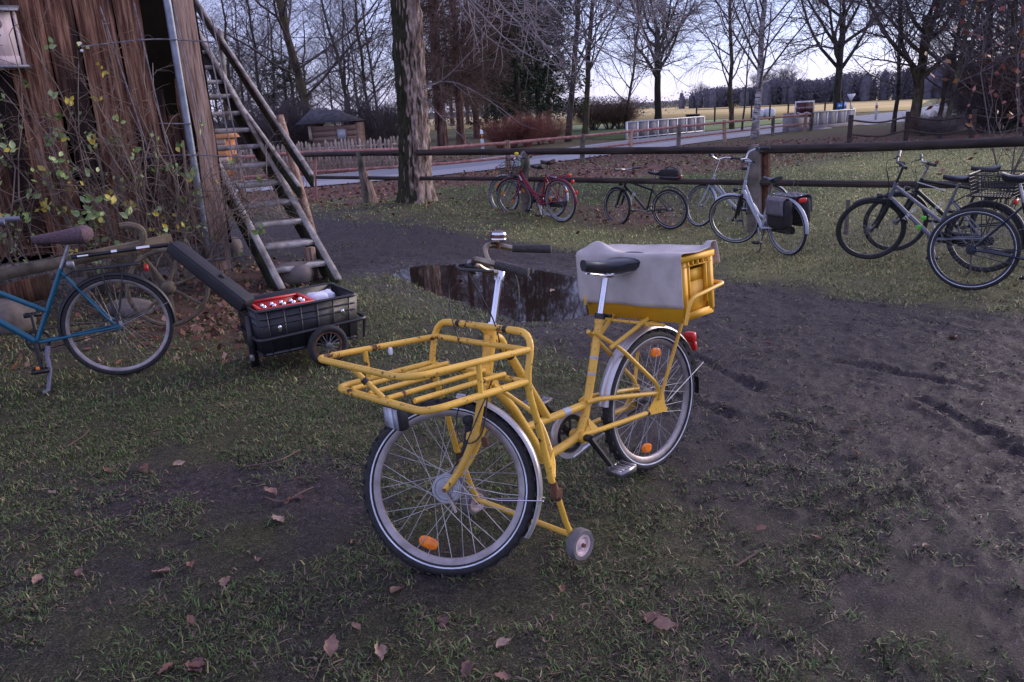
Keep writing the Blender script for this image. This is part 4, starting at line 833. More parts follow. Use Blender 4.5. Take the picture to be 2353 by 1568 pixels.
# far woods: uneven masses of crowns
M['farwood'] = mat('far_wood', (.080, .078, .102), (.15, .145, .175), 1.3, .95, detail=6); M['farhedge'] = mat('far_hedge', (.10, .095, .115), (.16, .15, .175), .2, .95)  # pale bluish colours with the haze of distance painted in
def wood_mass(name, pts, h0, h1, depth, m_, n, seed, lab, cs=(.2, .4), nb=0, bw=2.0):
    g = np.random.default_rng(seed); pts = np.array(pts, float); b = MB()
    def base(k):
        t = g.random(k) * (len(pts) - 1); i = np.minimum(t.astype(int), len(pts) - 2); u = (t - i)[:, None]
        B = pts[i] * (1 - u) + pts[i + 1] * u + g.normal(0, 1, (k, 2)) * depth; top = h0 + (h1 - h0) * t / (len(pts) - 1)
        return B, top * (.62 + .6 * fbm(B[:, 0] * .3, B[:, 1] * .1, 3, seed))
    B, top = base(nb)
    for (x, y), h in zip(B, top):      # rounded crowns, each with a frayed outline
        w_ = bw * g.uniform(.7, 1.3); th = np.linspace(-1.5, 1.5, 7); ph = np.linspace(0, 2 * np.pi, 9, endpoint=False)
        R_ = 1 + .45 * (g.random((7, 9)) - .5); V = np.stack([x + w_ * R_ * np.where(th < 0, 1, np.cos(th))[:, None] * np.cos(ph), y + w_ * R_ * np.where(th < 0, 1, np.cos(th))[:, None] * np.sin(ph), h * .45 + h * .5 * R_ * np.sin(th)[:, None] + 0 * ph], -1)
        b.loft(list(V))
    B, top = base(n); z = top * (.02 + 1.02 * g.random(n) ** .7); q = g.normal(0, 1, (n, 3, 3)); q /= np.linalg.norm(q, axis=2)[..., None]; s_ = g.uniform(*cs, n)[:, None, None]
    V = np.c_[B, z][:, None] + q * s_ * .6; b.add(V.reshape(-1, 3), np.arange(n * 3).reshape(-1, 3))
    return tag(b.build(name, m_, None, False), lab, 'woods', kind='stuff')
wood_mass('far_forest', [(40, 152), (56, 141), (80, 122), (100, 92)], 3.2, 6.5, 3, M['farwood'], 85000, 3, 'dark distant forest at the far edge of the stubble field', (.2, .38), 170, .7)
wood_mass('far_hedgerow', [(-120, 190), (-30, 190), (20, 185), (60, 178), (95, 168)], 1.0, 2.2, 3, M['farhedge'], 22000, 4, 'low distant hedgerow along the horizon behind the field', (.25, .45))
for x, s_, d in ((1625, 5, 178), (1640, 4.4, 180), (1760, 6.5, 172), (1790, 7.5, 170), (1830, 7.0, 165), (1812, 6, 168)):
    P = np.array([(x - 1176.5) / K * d * .98, d, 0]); tree('distant_tree', 'oak', int(s_ * 2) % 2, P, s_ / 8.5, 'hazy distant bare tree on the horizon above the field', 'distant trees on the horizon', s_ * 3, tm=M['farhedge'], cm=M['farhedge'])
wood_mass('thicket', [(-75, 70), (-45, 82), (-22, 90), (0, 96), (14, 100)], 3.2, 2.2, 4, M['farhedge'], 26000, 6, 'dark far thicket closing the view behind the slim trees', (.14, .3))
# reddish shrub with withered leaves close behind the fence on the right
def leaf_cards(mb, pos, dirs, g, ln, wd, curl=.25):
    n = len(pos); d = dirs / (np.linalg.norm(dirs, axis=1)[:, None] + 1e-9); s_ = np.cross(d, g.normal(0, 1, d.shape)); s_ /= np.linalg.norm(s_, axis=1)[:, None] + 1e-9; nn = np.cross(d, s_)
    L = ln * (.7 + .6 * g.random((n, 1))); w_ = wd * (.7 + .6 * g.random((n, 1)))
    V = np.stack([pos, pos + d * L * .45 + s_ * w_ * .5 + nn * L * curl * .4, pos + d * L + nn * L * curl, pos + d * L * .45 - s_ * w_ * .5 + nn * L * curl * .4], 1).reshape(-1, 3)
    b0 = np.arange(n)[:, None] * 4; mb.add(V, np.concatenate([b0 + [0, 1, 2], b0 + [0, 2, 3]])); return n
def leafy_shrub(name, P, label, stems, seed, cols, nl, sz, rmax=.012):
    g = np.random.default_rng(seed); e = empty(name, P, 0, label, 'bush'); A = np.array(stems, float); R = np.full(A.shape[:2], rmax) * np.linspace(1, .35, A.shape[1])
    t = MB(); t.batch(A, R, 6); a, ra = grow(A, R, 9, .15, 45, .42, .6, .12, .03, 5, g, rmin=.004); t.batch(a, ra, 4); b2, rb = grow(a, ra, 6, .15, 45, .5, .7, .15, 0, 4, g, rmin=.003); t.batch(b2, rb, 3)
    t.build('branches', M['twig'], e); k = g.choice(len(b2), min(nl, len(b2)), False); mb = MB(); n = leaf_cards(mb, b2[k, -1], b2[k, -1] - b2[k, -2] + g.normal(0, .03, (len(k), 3)) - [0, 0, .03], g, sz, sz * .6)
    C = np.array(cols)[g.integers(0, len(cols), n)] * (.6 + .7 * g.random((n, 1))); mb.build('foliage', M['leaf_tone'], e, False, 0, np.repeat(C, 4, 0)); return e
B0 = G(2292, 520) * [1, 1, 0]; B0 = np.array([6.45, 9.95, 0])
st_ = [[(0, 0, 0), (-.1, 0, .5), (-.25, .1, 1.1), (-.45, .1, 1.8), (-.5, 0, 2.4)], [(0, 0, 0), (.05, 0, .6), (.1, .1, 1.3), (.05, .2, 2.0), (.2, .2, 2.7)], [(0, 0, 0), (.15, .1, .6), (.35, .1, 1.2), (.6, .1, 1.9), (.8, .2, 2.5)], [(.05, .05, 0), (.3, 0, .5), (.7, 0, 1.0), (1.1, .1, 1.5), (1.4, .1, 2.0)]]
leafy_shrub('beech_shrub', B0, 'reddish brown shrub with withered leaves behind the fence at right', st_, 5, [(.26, .07, .05), (.34, .13, .07), (.18, .05, .04), (.42, .22, .09), (.32, .15, .11)], 1100, .095)
B1 = np.array([5.9, 8.0, 0])
st_ = [[(.9, .5, 0), (.65, .4, .4), (.35, .2, .75), (.05, .1, .95), (-.25, .05, 1.12)], [(.9, .5, 0), (.75, .3, .5), (.5, .2, .9), (.3, .1, 1.25), (.1, .1, 1.55)], [(.95, .5, 0), (.9, .3, .5), (.8, .2, 1.0), (.7, .15, 1.35), (.55, .1, 1.7)]]
leafy_shrub('thorn_bush', B1, 'dark tangled leafless thorn bush over the black basket at right', st_, 8, [(.03, .04, .02)], 20, .03, .030)
# near twig with withered leaves hanging in from the top right corner
st_ = [[(.9, .5, .75), (.6, .3, .5), (.3, .15, .2), (.05, .05, -.1)], [(1.0, .3, .6), (.7, .2, .1), (.45, .1, -.3), (.3, .1, -.75)]]
# the big tree ---------------------------------------------------------------
g = np.random.default_rng(21); BT = np.array([-1.72, 14.8, 0]); big = empty('big_tree', BT, 0, 'big tree with thick mossy trunk standing by the rail fence', 'tree')
nz, na = 170, 90; zz = np.concatenate([np.linspace(-.1, 4.4, 150), np.linspace(4.6, 12, 20)]); aa = np.linspace(0, 2 * np.pi, na, endpoint=False); Rz = .288 - .010 * zz + .10 * np.exp(-zz / .35)
AA, ZZ = np.meshgrid(aa, zz); rr_ = Rz[:, None] * (1 + .05 * np.sin(AA * 3 + ZZ) + .11 * np.exp(-ZZ / .4) * np.sin(AA * 5 + 1)) + .05 * (fbm(np.cos(AA) * 4 + 20, np.sin(AA) * 4 + ZZ * 1.3, 3, 2) - .5) + .045 * (vnoise(AA * 11, ZZ * 6, 8) - .5) + .03 * (vnoise(AA * 22, ZZ * 13, 18) - .5)
cx = .040 * ZZ + .015 * np.sin(ZZ); V = np.stack([cx + rr_ * np.cos(AA), rr_ * np.sin(AA), ZZ], -1)
i = np.arange(nz - 1)[:, None] * na; j = np.arange(na)[None]
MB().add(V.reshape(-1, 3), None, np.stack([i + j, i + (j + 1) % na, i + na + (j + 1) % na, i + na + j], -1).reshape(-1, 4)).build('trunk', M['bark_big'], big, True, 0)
c = MB(); tw = MB()
P, R = stem(12, .3, g, wob=.01); a, ra = grow(P, R, 16, .42, 60, .40, .3, .05, .0, 9, g); c.batch(a, ra, 6)
b2, rb = grow(a, ra, 8, .25, 50, .4, .5, .1, -.06, 6, g, rmin=.012); tw.batch(b2, rb, 4); d, rd_ = grow(b2, rb, 7, .2, 45, .6, .6, .1, -.14, 5, g, rmin=.006); tw.batch(d, rd_, 3)
# drooping boughs right of the trunk, curving up again at their tips
dr = []
for k in range(30):
    x0 = g.uniform(.5, 4.2); y0 = g.uniform(-2.6, .9); z0 = g.uniform(4.0, 5.2); ln = g.uniform(1.5, 3.2); dx = g.uniform(.25, .9); t = np.linspace(0, 1, 10)
    dr.append(np.c_[x0 + dx * ln * t ** 1.2, y0 + g.normal(0, .25) * t, z0 - ln * (t - .33 * t ** 3.2) * .95])
dr = np.array(dr); rdr = np.full(dr.shape[:2], .021) * np.linspace(1, .25, 10); tw.batch(dr, rdr, 5)
d2, r2_ = grow(dr, rdr, 9, .25, 42, .34, .6, .07, .06, 6, g, rmin=.0065); d2[:, :, 2] += 0; tw.batch(d2, r2_, 3); d3, r3_ = grow(d2, r2_, 4, .2, 45, .5, .8, .1, .05, 4, g, rmin=.004); tw.batch(d3, r3_, 3)
for pts in ([(.28, -.1, 2.05), (.7, -.2, 2.2), (1.15, -.3, 2.55), (1.5, -.3, 2.9)], [(.28, -.1, 2.0), (.6, -.2, 1.6), (1.0, -.3, 1.2), (1.2, -.3, 1.05)], [(.28, -.1, 2.1), (.9, -.2, 2.15), (1.6, -.35, 1.75), (2.1, -.4, 1.35)], [(-.28, -.1, 2.2), (-.5, -.2, 2.0), (-.35, -.3, 1.7)]):
    q = catmull(pts, 5)[None]; rq = np.full(q.shape[:2], .013) * np.linspace(1, .35, q.shape[1]); tw.batch(q, rq, 5); e2, re2 = grow(q, rq, 6, .3, 45, .3, .6, .1, .05, 5, g, rmin=.005); tw.batch(e2, re2, 3)
cr = c.build('crown', M['bark_dark'], big); tw.build('twigs', M['twig_pale'], cr)
# ------------------------------------------------------------------ bicycles: shared pieces
Ycyl = lambda b, prof, n=24, o=(0, 0, 0): b.lathe(prof, n, o, (0, 1, 0))
WH = {}
def wheel_set(key, r, tw, rim_m, stripe=True, knobs=False, nsp=36, drum=.0, hubw=.05, rim_d=.022, sr=.0009, spm='alu'):
    if key in WH: return WH[key]
    rb = r - 2 * tw; d = {}
    a = np.linspace(0, 2 * np.pi, 12, endpoint=False)
    t = MB(); Ycyl(t, [(r - tw + tw * math.cos(q), tw * 1.02 * math.sin(q)) for q in a] + [(r - tw + tw, 0)], 64)
    if knobs:
        for k in range(72):
            q = k * 2 * np.pi / 72; u = np.array([math.cos(q), 0, math.sin(q)]); v = np.array([-u[2], 0, u[0]])
            for y, dr in ((-.017, -.004), (0, .001), (.017, -.004)):
                if (k + (y == 0)) % 2: t.box(u * (r + dr) + np.array([0, y, 0]), (.006, .011, .017), np.stack([u, [0, 1, 0], v], 1))
    d['tyre'] = t.mesh('tyre', M['rubber'])
    m_ = MB(); o = rb + .006; Ycyl(m_, [(o, -.0125), (o, .0125), (o - rim_d * .55, .0125), (o - rim_d, .006), (o - rim_d, -.006), (o - rim_d * .55, -.0125), (o, -.0125)], 64); d['rim'] = m_.mesh('rim', rim_m)
    if stripe:
        m_ = MB()
        for y in (-1, 1):
            q = .62; rr = r - tw - tw * .50; yy = y * tw * .93; Ycyl(m_, [(rr - .0022, yy - y * .0015), (rr - .002, yy), (rr + .003, yy + y * .001), (rr + .0032, yy - y * .001)], 64)
        d['reflective_stripe'] = m_.mesh('reflective_stripe', M['stripe'])
    h = MB(); hr = .026 + drum * .6; Ycyl(h, [(0, -hubw), (.006, -hubw), (.006, -.036), (hr, -.034), (hr, -.029), (.016, -.026), (.016, .026), (hr, .029), (hr, .034), (.006, .036), (.006, hubw), (0, hubw)], 20)
    if drum: Ycyl(h, [(0, .030), (drum, .030), (drum, .042), (drum - .006, .042), (drum - .008, .039), (drum * .5, .039), (drum * .48, .044), (.016, .044), (.016, .048), (0, .048)], 28)
    d['hub'] = h.mesh('hub', M['alu'])
    s_ = MB(); P = []
    for k in range(nsp):
        side = 1 if k % 2 else -1; q = k * 2 * np.pi / nsp; tang = (1 if (k // 2) % 2 else -1) * 1.15; hq = q + tang
        P.append([[hr * .92 * math.cos(hq), side * .031, hr * .92 * math.sin(hq)], [(o - rim_d) * math.cos(q), side * .003, (o - rim_d) * math.sin(q)]])
    s_.batch(np.array(P), np.full((nsp, 2), sr), 4); d['spokes'] = s_.mesh('spokes', M[spm])
    rf_ = MB(); rf_.blob((0, 0, 0), (.078, .012, .045), .75, 14, 6); d['spoke_reflector'] = rf_.mesh('spoke_reflector', M['orange'])
    WH[key] = d; return d
def put_wheel(bike, ws, mat_, refl=(), rr=.22):
    w_ = link('wheel', ws['rim'], bike, mat_)
    for k in ('tyre', 'reflective_stripe', 'hub', 'spokes'):
        if k in ws: link(k, ws[k], w_)
    for q in refl:
        link('spoke_reflector', ws['spoke_reflector'], w_, Matrix.Rotation(-q, 4, 'Y') @ Matrix.Translation((rr, 0, 0)) @ Matrix.Rotation(math.pi / 2, 4, 'Y'))
    return w_
def mtx(H, N_, U, O):
    m_ = Matrix.Identity(4)
    for i in range(3): m_[i][0] = H[i]; m_[i][1] = N_[i]; m_[i][2] = U[i]; m_[i][3] = O[i]
    return m_
def bike_frame(O, hd, lean):
    h = rad(hd); H = np.array([math.cos(h), math.sin(h), 0]); N0 = np.array([-H[1], H[0], 0]); t = rad(lean)
    return mtx(H, N0 * math.cos(t) + ZUP * math.sin(t), ZUP * math.cos(t) - N0 * math.sin(t), O)
def guard(r, a0, a1, wd, mt_, bike=None, mat_=None, n=26, name='mudguard'):    # curved strip round a wheel centre, angles from +x towards +z
    secs = []
    for q in np.linspace(rad(a0), rad(a1), n):
        u = np.array([math.cos(q), 0, math.sin(q)]); s_ = []
        for y, d in ((-1, -.012), (-.7, -.002), (0, .003), (.7, -.002), (1, -.012)): s_.append(u * (r + d) + np.array([0, y * wd, 0]))
        for y, d in ((1, -.014), (.7, -.0045), (0, .0005), (-.7, -.0045), (-1, -.014)): s_.append(u * (r + d) + np.array([0, y * wd, 0]))
        secs.append(s_)
    return MB().loft(secs).build(name, mt_, bike, True, 50, None, mat_)
def saddle_mb(L=.27, wr=.19, wn=.045, drop=.0):
    secs = []
    for t in np.linspace(0, 1, 12):     # t 0 nose .. 1 rear; local: x from +L*.6 to -L*.4
        x = L * (.6 - t); w_ = (wn + (wr - wn) * (1 / (1 + math.exp(-(t - .55) * 10)))) * (1 - .28 * max(0, (t - .86) / .14) ** 2) * (1 if t > .04 else .7)
        top = .012 * (2 * t - 1) ** 2 + (.012 if t > .8 else 0) * (t - .8) * 5 - drop * (1 - t); dep = .055 * (.55 + .45 * t) * (1 if t < .95 else .75); s_ = []
        for q in np.linspace(0, 2 * np.pi, 14, endpoint=False): cy, cz = math.cos(q), math.sin(q); s_.append((x, np.sign(cy) * abs(cy) ** .8 * w_ / 2, top + (cz * .018 if cz > 0 else cz * dep)))
        secs.append(s_)
    return MB().loft(secs)
def pedal_mesh():
    b = MB(); b.box((.046, 0, 0), (.008, .085, .026)).box((-.046, 0, 0), (.008, .085, .026)).box((0, .042, 0), (.09, .008, .026)).box((0, -.042, 0), (.09, .008, .02)); Ycyl(b, [(0, -.06), (.011, -.06), (.012, .045), (0, .045)], 10); b.box((.022, 0, 0), (.010, .08, .02)).box((-.022, 0, 0), (.010, .08, .02)); return b
PED = pedal_mesh().mesh('pedal', M['alu'], False); PEDB = pedal_mesh().mesh('pedal', M['black'], False)
def crank(bike, bb, q, mt_, ped, ring=.075, Lc=.17):
    b = MB(); u = np.array([math.cos(q), 0, math.sin(q)]); bb = np.array(bb)
    for sd, s_ in ((1, 1), (-1, -1)): b.tube([bb + [0, sd * .06, 0], bb + u * s_ * Lc + [0, sd * .075, 0]], [.015, .011], 8)
    b.tube([bb - [0, .062, 0], bb + [0, .062, 0]], .016, 10); c = b.build('crank', mt_, bike)
    for sd, s_ in ((1, 1), (-1, -1)): link('pedal', ped, c, Matrix.Translation(bb + u * s_ * Lc + np.array([0, sd * .128, 0])))
    b = MB(); Ycyl(b, [(ring - .016, -.052), (ring, -.052), (ring, -.048), (ring - .016, -.048), (ring - .016, -.052)], 30, bb)
    for k in range(5): t = q + k * 2 * np.pi / 5; b.tube([bb + [0, -.05, 0], bb + [ring * math.cos(t), -.05, ring * math.sin(t)]], .006, 5)
    b.build('chain_ring', mt_, c); return c
def bike(name, label, O, hd, lean, steer, fm, **k):
    g = dict(wb=1.08, r=.345, tw=.02, style='trapez', bb=(.455, .29), seat=.93, sad='saddle', rim='alu', rimd=.022, hb='flat', hbz=1.07, guard='black', rack='black', fork=None, stem='alu', light=True, tail=True, kick=True, cover=True, cr=-1.9, refl=(), bag=None, susp=False, headz=(.64, .80), post='alu', key=None, grip='black', barw=.29, stripe=True, crk='alu', sta=72, sw=1.0, sc=1.0); g.update(k)
    e = empty(name, (0, 0, 0), 0, label, 'bicycle', 'bicycles parked along the rail fence' if k.get('grp', 1) else None, bike_frame(np.array(O), hd, lean) @ Matrix.Scale(g['sc'], 4))
    r, wb = g['r'], g['wb']; bx, bz = g['bb']; ha = rad(71); ax = np.array([-math.cos(ha), 0, math.sin(ha)])
    hz0, hz1 = g['headz']; fx = wb - .055      # axis crosses hub height at wb - rake
    A = lambda z: np.array([fx - (z - r) / math.tan(ha), 0, z]); st = np.array([bx - (g['seat'] - .1 - bz) / math.tan(rad(g['sta'])), 0, g['seat'] - .1])
    sti = st - (st - [bx, 0, bz]) * .16 if g['style'] != 'mtb' else st - (st - [bx, 0, bz]) * .3; BB = np.array([bx, 0, bz]); dr = np.array([0, 0, r])
    F = M[fm]; b = MB(); tr_ = .0185
    b.tube([BB, sti], .0155, 12).tube([A(hz0), A(hz1)], .020, 12).tube([BB - [0, .036, 0], BB + [0, .036, 0]], .022, 12)
    b.tube([A(hz0 + .03), BB + [0.01, 0, .01]], .021 if g['style'] != 'step' else .024, 12)
    if g['style'] == 'trapez': b.tube([A(hz1 - .03), BB + (sti - BB) * .42], .017, 12)
    elif g['style'] == 'step': b.tube(catmull([A(hz1 - .05), (A(hz1) + BB) / 2 + [-.03, 0, -.07], BB + (sti - BB) * .3], 6), .015, 10)
    else: b.tube([A(hz1 - .025), sti - (sti - BB) * .06], .018, 12)
    for y in (-1, 1):
        dp = dr + [0, y * .062, 0]; b.tube([BB + [-.02, y * .03, 0], dr + [.12, y * .055, -.01], dp], .0095, 8); b.tube([sti + [0, y * .018, -.03], dr + [.06, y * .05, .07], dp], .008, 8)
        b.plate([dp + [-.02, 0, -.01], dp + [.02, 0, -.02], dp + [.03, 0, .02], dp + [0, 0, .03]], (0, .005 * y, 0))
    b.build('frame', F, e)
    # steering assembly
    Rm = Matrix.Rotation(rad(steer), 4, Vector(ax)); T0 = Matrix.Translation(Vector(A(hz0))) @ Rm @ Matrix.Translation(-Vector(A(hz0)))
    fork = MB(); hub = np.array([wb, 0, r]); cr_ = A(max(hz0 - .02, r * 2 + .035)); cr_ = A(hz0 - .01)
    for y in (-1, 1):
        fork.tube(catmull([cr_ + [0, y * .02, 0], cr_ + [.0, y * .052, -.035], (A(r + .12)) + [.006, y * .054, 0], hub + [0, y * .055, 0]], 5), [.0135] * 6 + [.013] * 5 + [.0105] * 4 + [.009], 10)
        if g['susp']: fork.tube([A(r * 1.1) + [.02, y * .055, 0], A(r * 2 + .0) + [.005, y * .055, 0]], .019, 10)
    fork.build('fork', M[g['fork'] or fm], e, True, 40, None, T0)
    hz = g['hbz']; hb = MB(); stt = A(hz - .02); hb.tube([A(hz1), stt], .0125, 10)
    if g['hb'] == 'flat':
        c_ = stt + [.07, 0, .02]; hb.tube([stt, c_], .014, 8); bar = [c_ + [-.05, -g['barw'], .02], c_ + [-.02, -.12, .012], c_, c_ + [-.02, .12, .012], c_ + [-.05, g['barw'], .02]]; gdir = [-.03, 0, .005]
    else:
        c_ = stt + [.05, 0, .03]; hb.tube([stt, c_], .014, 8); k_ = g['sw']; bar = [c_ + [-.22 * k_, -.27, .03], c_ + [-.09, -.25, .045], c_ + [-.0, -.14, .04], c_, c_ + [0, .14, .04], c_ + [-.09, .25, .045], c_ + [-.22 * k_, .27, .03]]
    bar = catmull(bar, 6); hb.tube(bar, .0115, 8); hbo = hb.build('handlebar', M[g['stem']], e, True, 40, None, T0)
    for s_ in (0, -1):
        p0 = bar[s_]; p1 = bar[7 if s_ == 0 else -8]; d = (p1 - p0) / np.linalg.norm(p1 - p0); MB().tube([p0 - d * .005, p0 + d * .12], [.017, .016], 9).build('grip', M[g['grip']], hbo)
        lv = MB(); q = p0 + d * .15; lv.tube([q, q + [.03, 0, -.02], p0 + d * .03 + [.05, 0, -.045]], .006, 6); lv.tube([q - d * .02, q + d * .02], .019, 8); lv.build('brake_lever', M['black'], hbo)
    cb = MB(); q = bar[9]
    for s_ in (-1, 1): cb.tube(catmull([c_ + [0, s_ * .15, 0], c_ + [.09, s_ * .1, -.04], A(hz0 + .12) + [.045, s_ * .03, 0], A(hz0 - .05) + [.05, s_ * .03, 0]], 6), .003, 5)
    cb.build('brake_cables', M['black'], e, True, 40, None, T0)
    key = g['key'] or (r, g['tw'], g['rim']); ws = wheel_set((key, g['stripe'], g['rimd']), r, g['tw'], M[g['rim']], g['stripe'], False, rim_d=g['rimd'])
    put_wheel(e, ws, T0 @ Matrix.Translation(Vector(hub)), g['refl']); put_wheel(e, ws, Matrix.Translation(Vector(dr)) @ Matrix.Rotation(.3, 4, 'Y'), g['refl'])
    if g['guard']:
        guard(r + .014, 20 if not g['susp'] else 60, 172, .026, M[g['guard']], e, T0 @ Matrix.Translation(Vector(hub)), name='front_mudguard'); guard(r + .014, -5 if g['style'] != 'mtb' else 60, 185 if g['style'] != 'mtb' else 150, .026, M[g['guard']], e, Matrix.Translation(Vector(dr)), name='rear_mudguard') if g['style'] != 'mtb' else guard(r + .05, 75, 150, .03, M[g['guard']], e, Matrix.Translation(Vector(dr)), name='rear_mudguard')
    # seat
    sp = MB(); sp.tube([sti - (sti - BB) * .1, st + (st - BB) / np.linalg.norm(st - BB) * .065], .0135, 10).build('seat_post', M[g['post']], e)
    saddle_mb().build('saddle', M[g['sad']], e, True, 40, None, Matrix.Translation(Vector((st[0] - .035, 0, g['seat'] + .01))))
    crank(e, BB, g['cr'], M[g['crk']], PEDB)
    if g['cover']:
        b = MB(); b.blob(BB + [-.22, -.062, .012], (.62, .02, .12), .5, 16, 8); b.build('chain_guard', M['black'], e)
    else:
        b = MB(); b.tube([BB + [0, -.05, .07], dr + [0, -.05, .035]], .004, 5).tube([BB + [0, -.05, -.07], dr + [0, -.05, -.035]], .004, 5); Ycyl(b, [(.02, -.052), (.042, -.05), (.042, -.042), (.02, -.03)], 20, dr); b.build('chain', M['black'], e)
    if g['rack']:
        b = MB(); z = 2 * r + .055; rk = M[g['rack']]
        lp = fillet([(.20, -.05, z), (.20, .05, z), (-.20, .06, z), (-.20, -.06, z)], .03, 4, True); b.tube(lp, .006, 6, closed=True); b.tube([(.2, 0, z), (-.2, 0, z)], .005, 6)
        for x in (.1, 0, -.1): b.tube([(x, -.056, z), (x, .056, z)], .004, 6)
        for y in (-1, 1): b.tube([dr + [0, y * .068, .02], (-.10, y * .06, z)], .005, 6); b.tube([dr + [0, y * .068, .02], (.04, y * .06, z)], .005, 6); b.tube([(.2, y * .04, z), sti + [0, y * .02, -.06]], .005, 6)
        b.build('rack', rk, e)
    if g['light']:
        L = MB(); p0 = A(hz0 + .02) + [.07, 0, .03]; L.tube([A(hz0 + .05), p0], .006, 6); L.lathe([(0, -.04), (.018, -.035), (.030, 0), (.031, .022)], 16, p0 + np.array([.03, 0, 0]), (1, 0, 0)); l_ = L.build('head_light', M['black'] if g['light'] is True else M[g['light']], e, True, 40, None, T0)
        MB().lathe([(0, .02), (.029, .02)], 16, p0 + np.array([.03, 0, 0]), (1, 0, 0)).build('lens', M['lamp'], l_)
    if g['tail']:
        MB().blob((-.235, 0, 2 * r + .02), (.03, .09, .045), .5).build('tail_light', M['red'], e)
        b = MB()
        for y in (-1, 1):
            b.tube([dr + [0, y * .066, 0], dr + [-(r + .01) * .95, y * .03, (r + .01) * .34]], .0022, 5)
        b.build('mudguard_stay', M['alu'], e)
    if g['kick']:
        b = MB(); p0 = BB + [-.07, .03, -.02] if g['kick'] != 'rear' else dr + [.08, .06, -.03]; b.tube([p0, p0 + [-.04, .10, -(p0[2] - .03)], p0 + [-.02, .115, -(p0[2] - .012)]], .0085, 8); b.build('kickstand', M['black'], e)
    return e, dict(A=A, T0=T0, BB=BB, sti=sti, hz=hz, r=r, c_=c_)
# ------------------------------------------------------------------ the yellow delivery bicycle
LEANY = 5.0
YB = bike_frame(np.array([.653, 3.313, -.008]), 222.44, LEANY)
yb = empty('delivery_bicycle', (0, 0, 0), 0, 'yellow delivery bicycle with big tubular front rack, turned front wheel and rusty patches', 'bicycle', None, YB)
Y = M['yellow_frame']; v3 = lambda *a: np.array(a, float)
b = MB()
seat_lower = catmull([(.308, 0, .794), (.434, 0, .448), (.472, 0, .372), (.50, 0, .335), (.545, 0, .317), (.685, 0, .300), (.735, 0, .296)], 6)
b.tube(seat_lower, .0185, 14)
HT, HB_ = v3(.918, 0, .884), v3(.968, 0, .715)
b.tube([HT, HB_], [.0235, .0235], 16)
b.tube([v3(.44, 0, .447), v3(.80, 0, .455)], .0165, 12)
b.tube(fillet([(.91, 0, .842), (.885, 0, .846), (.858, 0, .80), (.676, 0, .462)], .03), .017, 12)
b.tube([(.957, 0, .74), (.957, 0, .70), (.847, 0, .542), (.759, 0, .378), (.715, 0, .288)], .019, 14)
b.tube([(.50, -.036, .322), (.50, .036, .322)], .026, 14)
b.tube([(.316, 0, .772), (.308, 0, .80)], .0215, 14)
for y in (-1, 1):
    b.tube([(.452, y * .018, .462), (.40, y * .035, .462), (.08, y * .062, .397), (.012, y * .064, .384)], .0105, 10)
    b.tube(fillet([(.371, y * .016, .747), (.247, y * .05, .650), (.03, y * .064, .43), (.012, y * .064, .36)], .05), .0095, 10)
    b.tube([(.515, y * .026, .335), (.40, y * .042, .329), (.10, y * .064, .316)], .0115, 10)
    b.plate([(.12, y * .064, .322), (.02, y * .064, .40), (-.002, y * .064, .40), (-.014, y * .064, .31), (-.03, y * .064, .30), (-.02, y * .064, .288), (.02, y * .064, .292), (.10, y * .064, .305)], (0, .007 * y, 0))
b.plate([(.455, .012, .395), (.46, .014, .36), (.52, .028, .32), (.41, .04, .325)], (0, .006, 0)); b.plate([(.455, -.012, .395), (.46, -.014, .36), (.52, -.028, .32), (.41, -.04, .325)], (0, -.006, 0))
b.build('frame', Y, yb)
# seat clamp, post, saddle
b = MB(); b.tube([(.310, 0, .789), (.303, 0, .812)], .0235, 14); b.tube([(.285, .0, .80), (.285, .045, .80)], .008, 8); b.build('seat_clamp', M['tape_black'], yb)
b = MB(); b.tube([(.325, 0, .75), (.252, 0, .955)], .0145, 14); b.build('seat_post', M['chrome'], yb)
sdl = saddle_mb(.335, .20, .05, .0).build('saddle', M['saddle'], yb, True, 40, None, Matrix.Translation((.185, 0, 1.008)) @ Matrix.Rotation(rad(-5), 4, 'Y'))
b = MB(); b.blob((.02, 0, -.045), (.05, .045, .03), .5)
for y in (-1, 1): b.tube(catmull([(.17, y * .012, -.03), (.05, y * .025, -.047), (-.06, y * .05, -.035)], 4), .0035, 6)
b.build('saddle_rails', M['chrome'], sdl)
# tape bands
def band(p, q, r, mt_, nm='tape_band'): MB().tube([p, q], r, 14).build(nm, mt_, yb)
for a0, a1 in (((.392, 0, .563), (.389, 0, .572)), ((.368, 0, .628), (.364, 0, .638))): band(v3(*a0), v3(*a1), .0193, M['tape_grey'])
band(v3(.548, 0, .4498), v3(.585, 0, .4506), .0173, M['tape_grey']); band(v3(.845, 0, .777), v3(.833, 0, .754), .0178, M['tape_black']); band(v3(.118, .0625, .3165), v3(.105, .064, .316), .0125, M['tape_black']); band(v3(.338, .0225, .7205), v3(.33, .025, .714), .0102, M['tape_grey'])
Y = M['yellow']
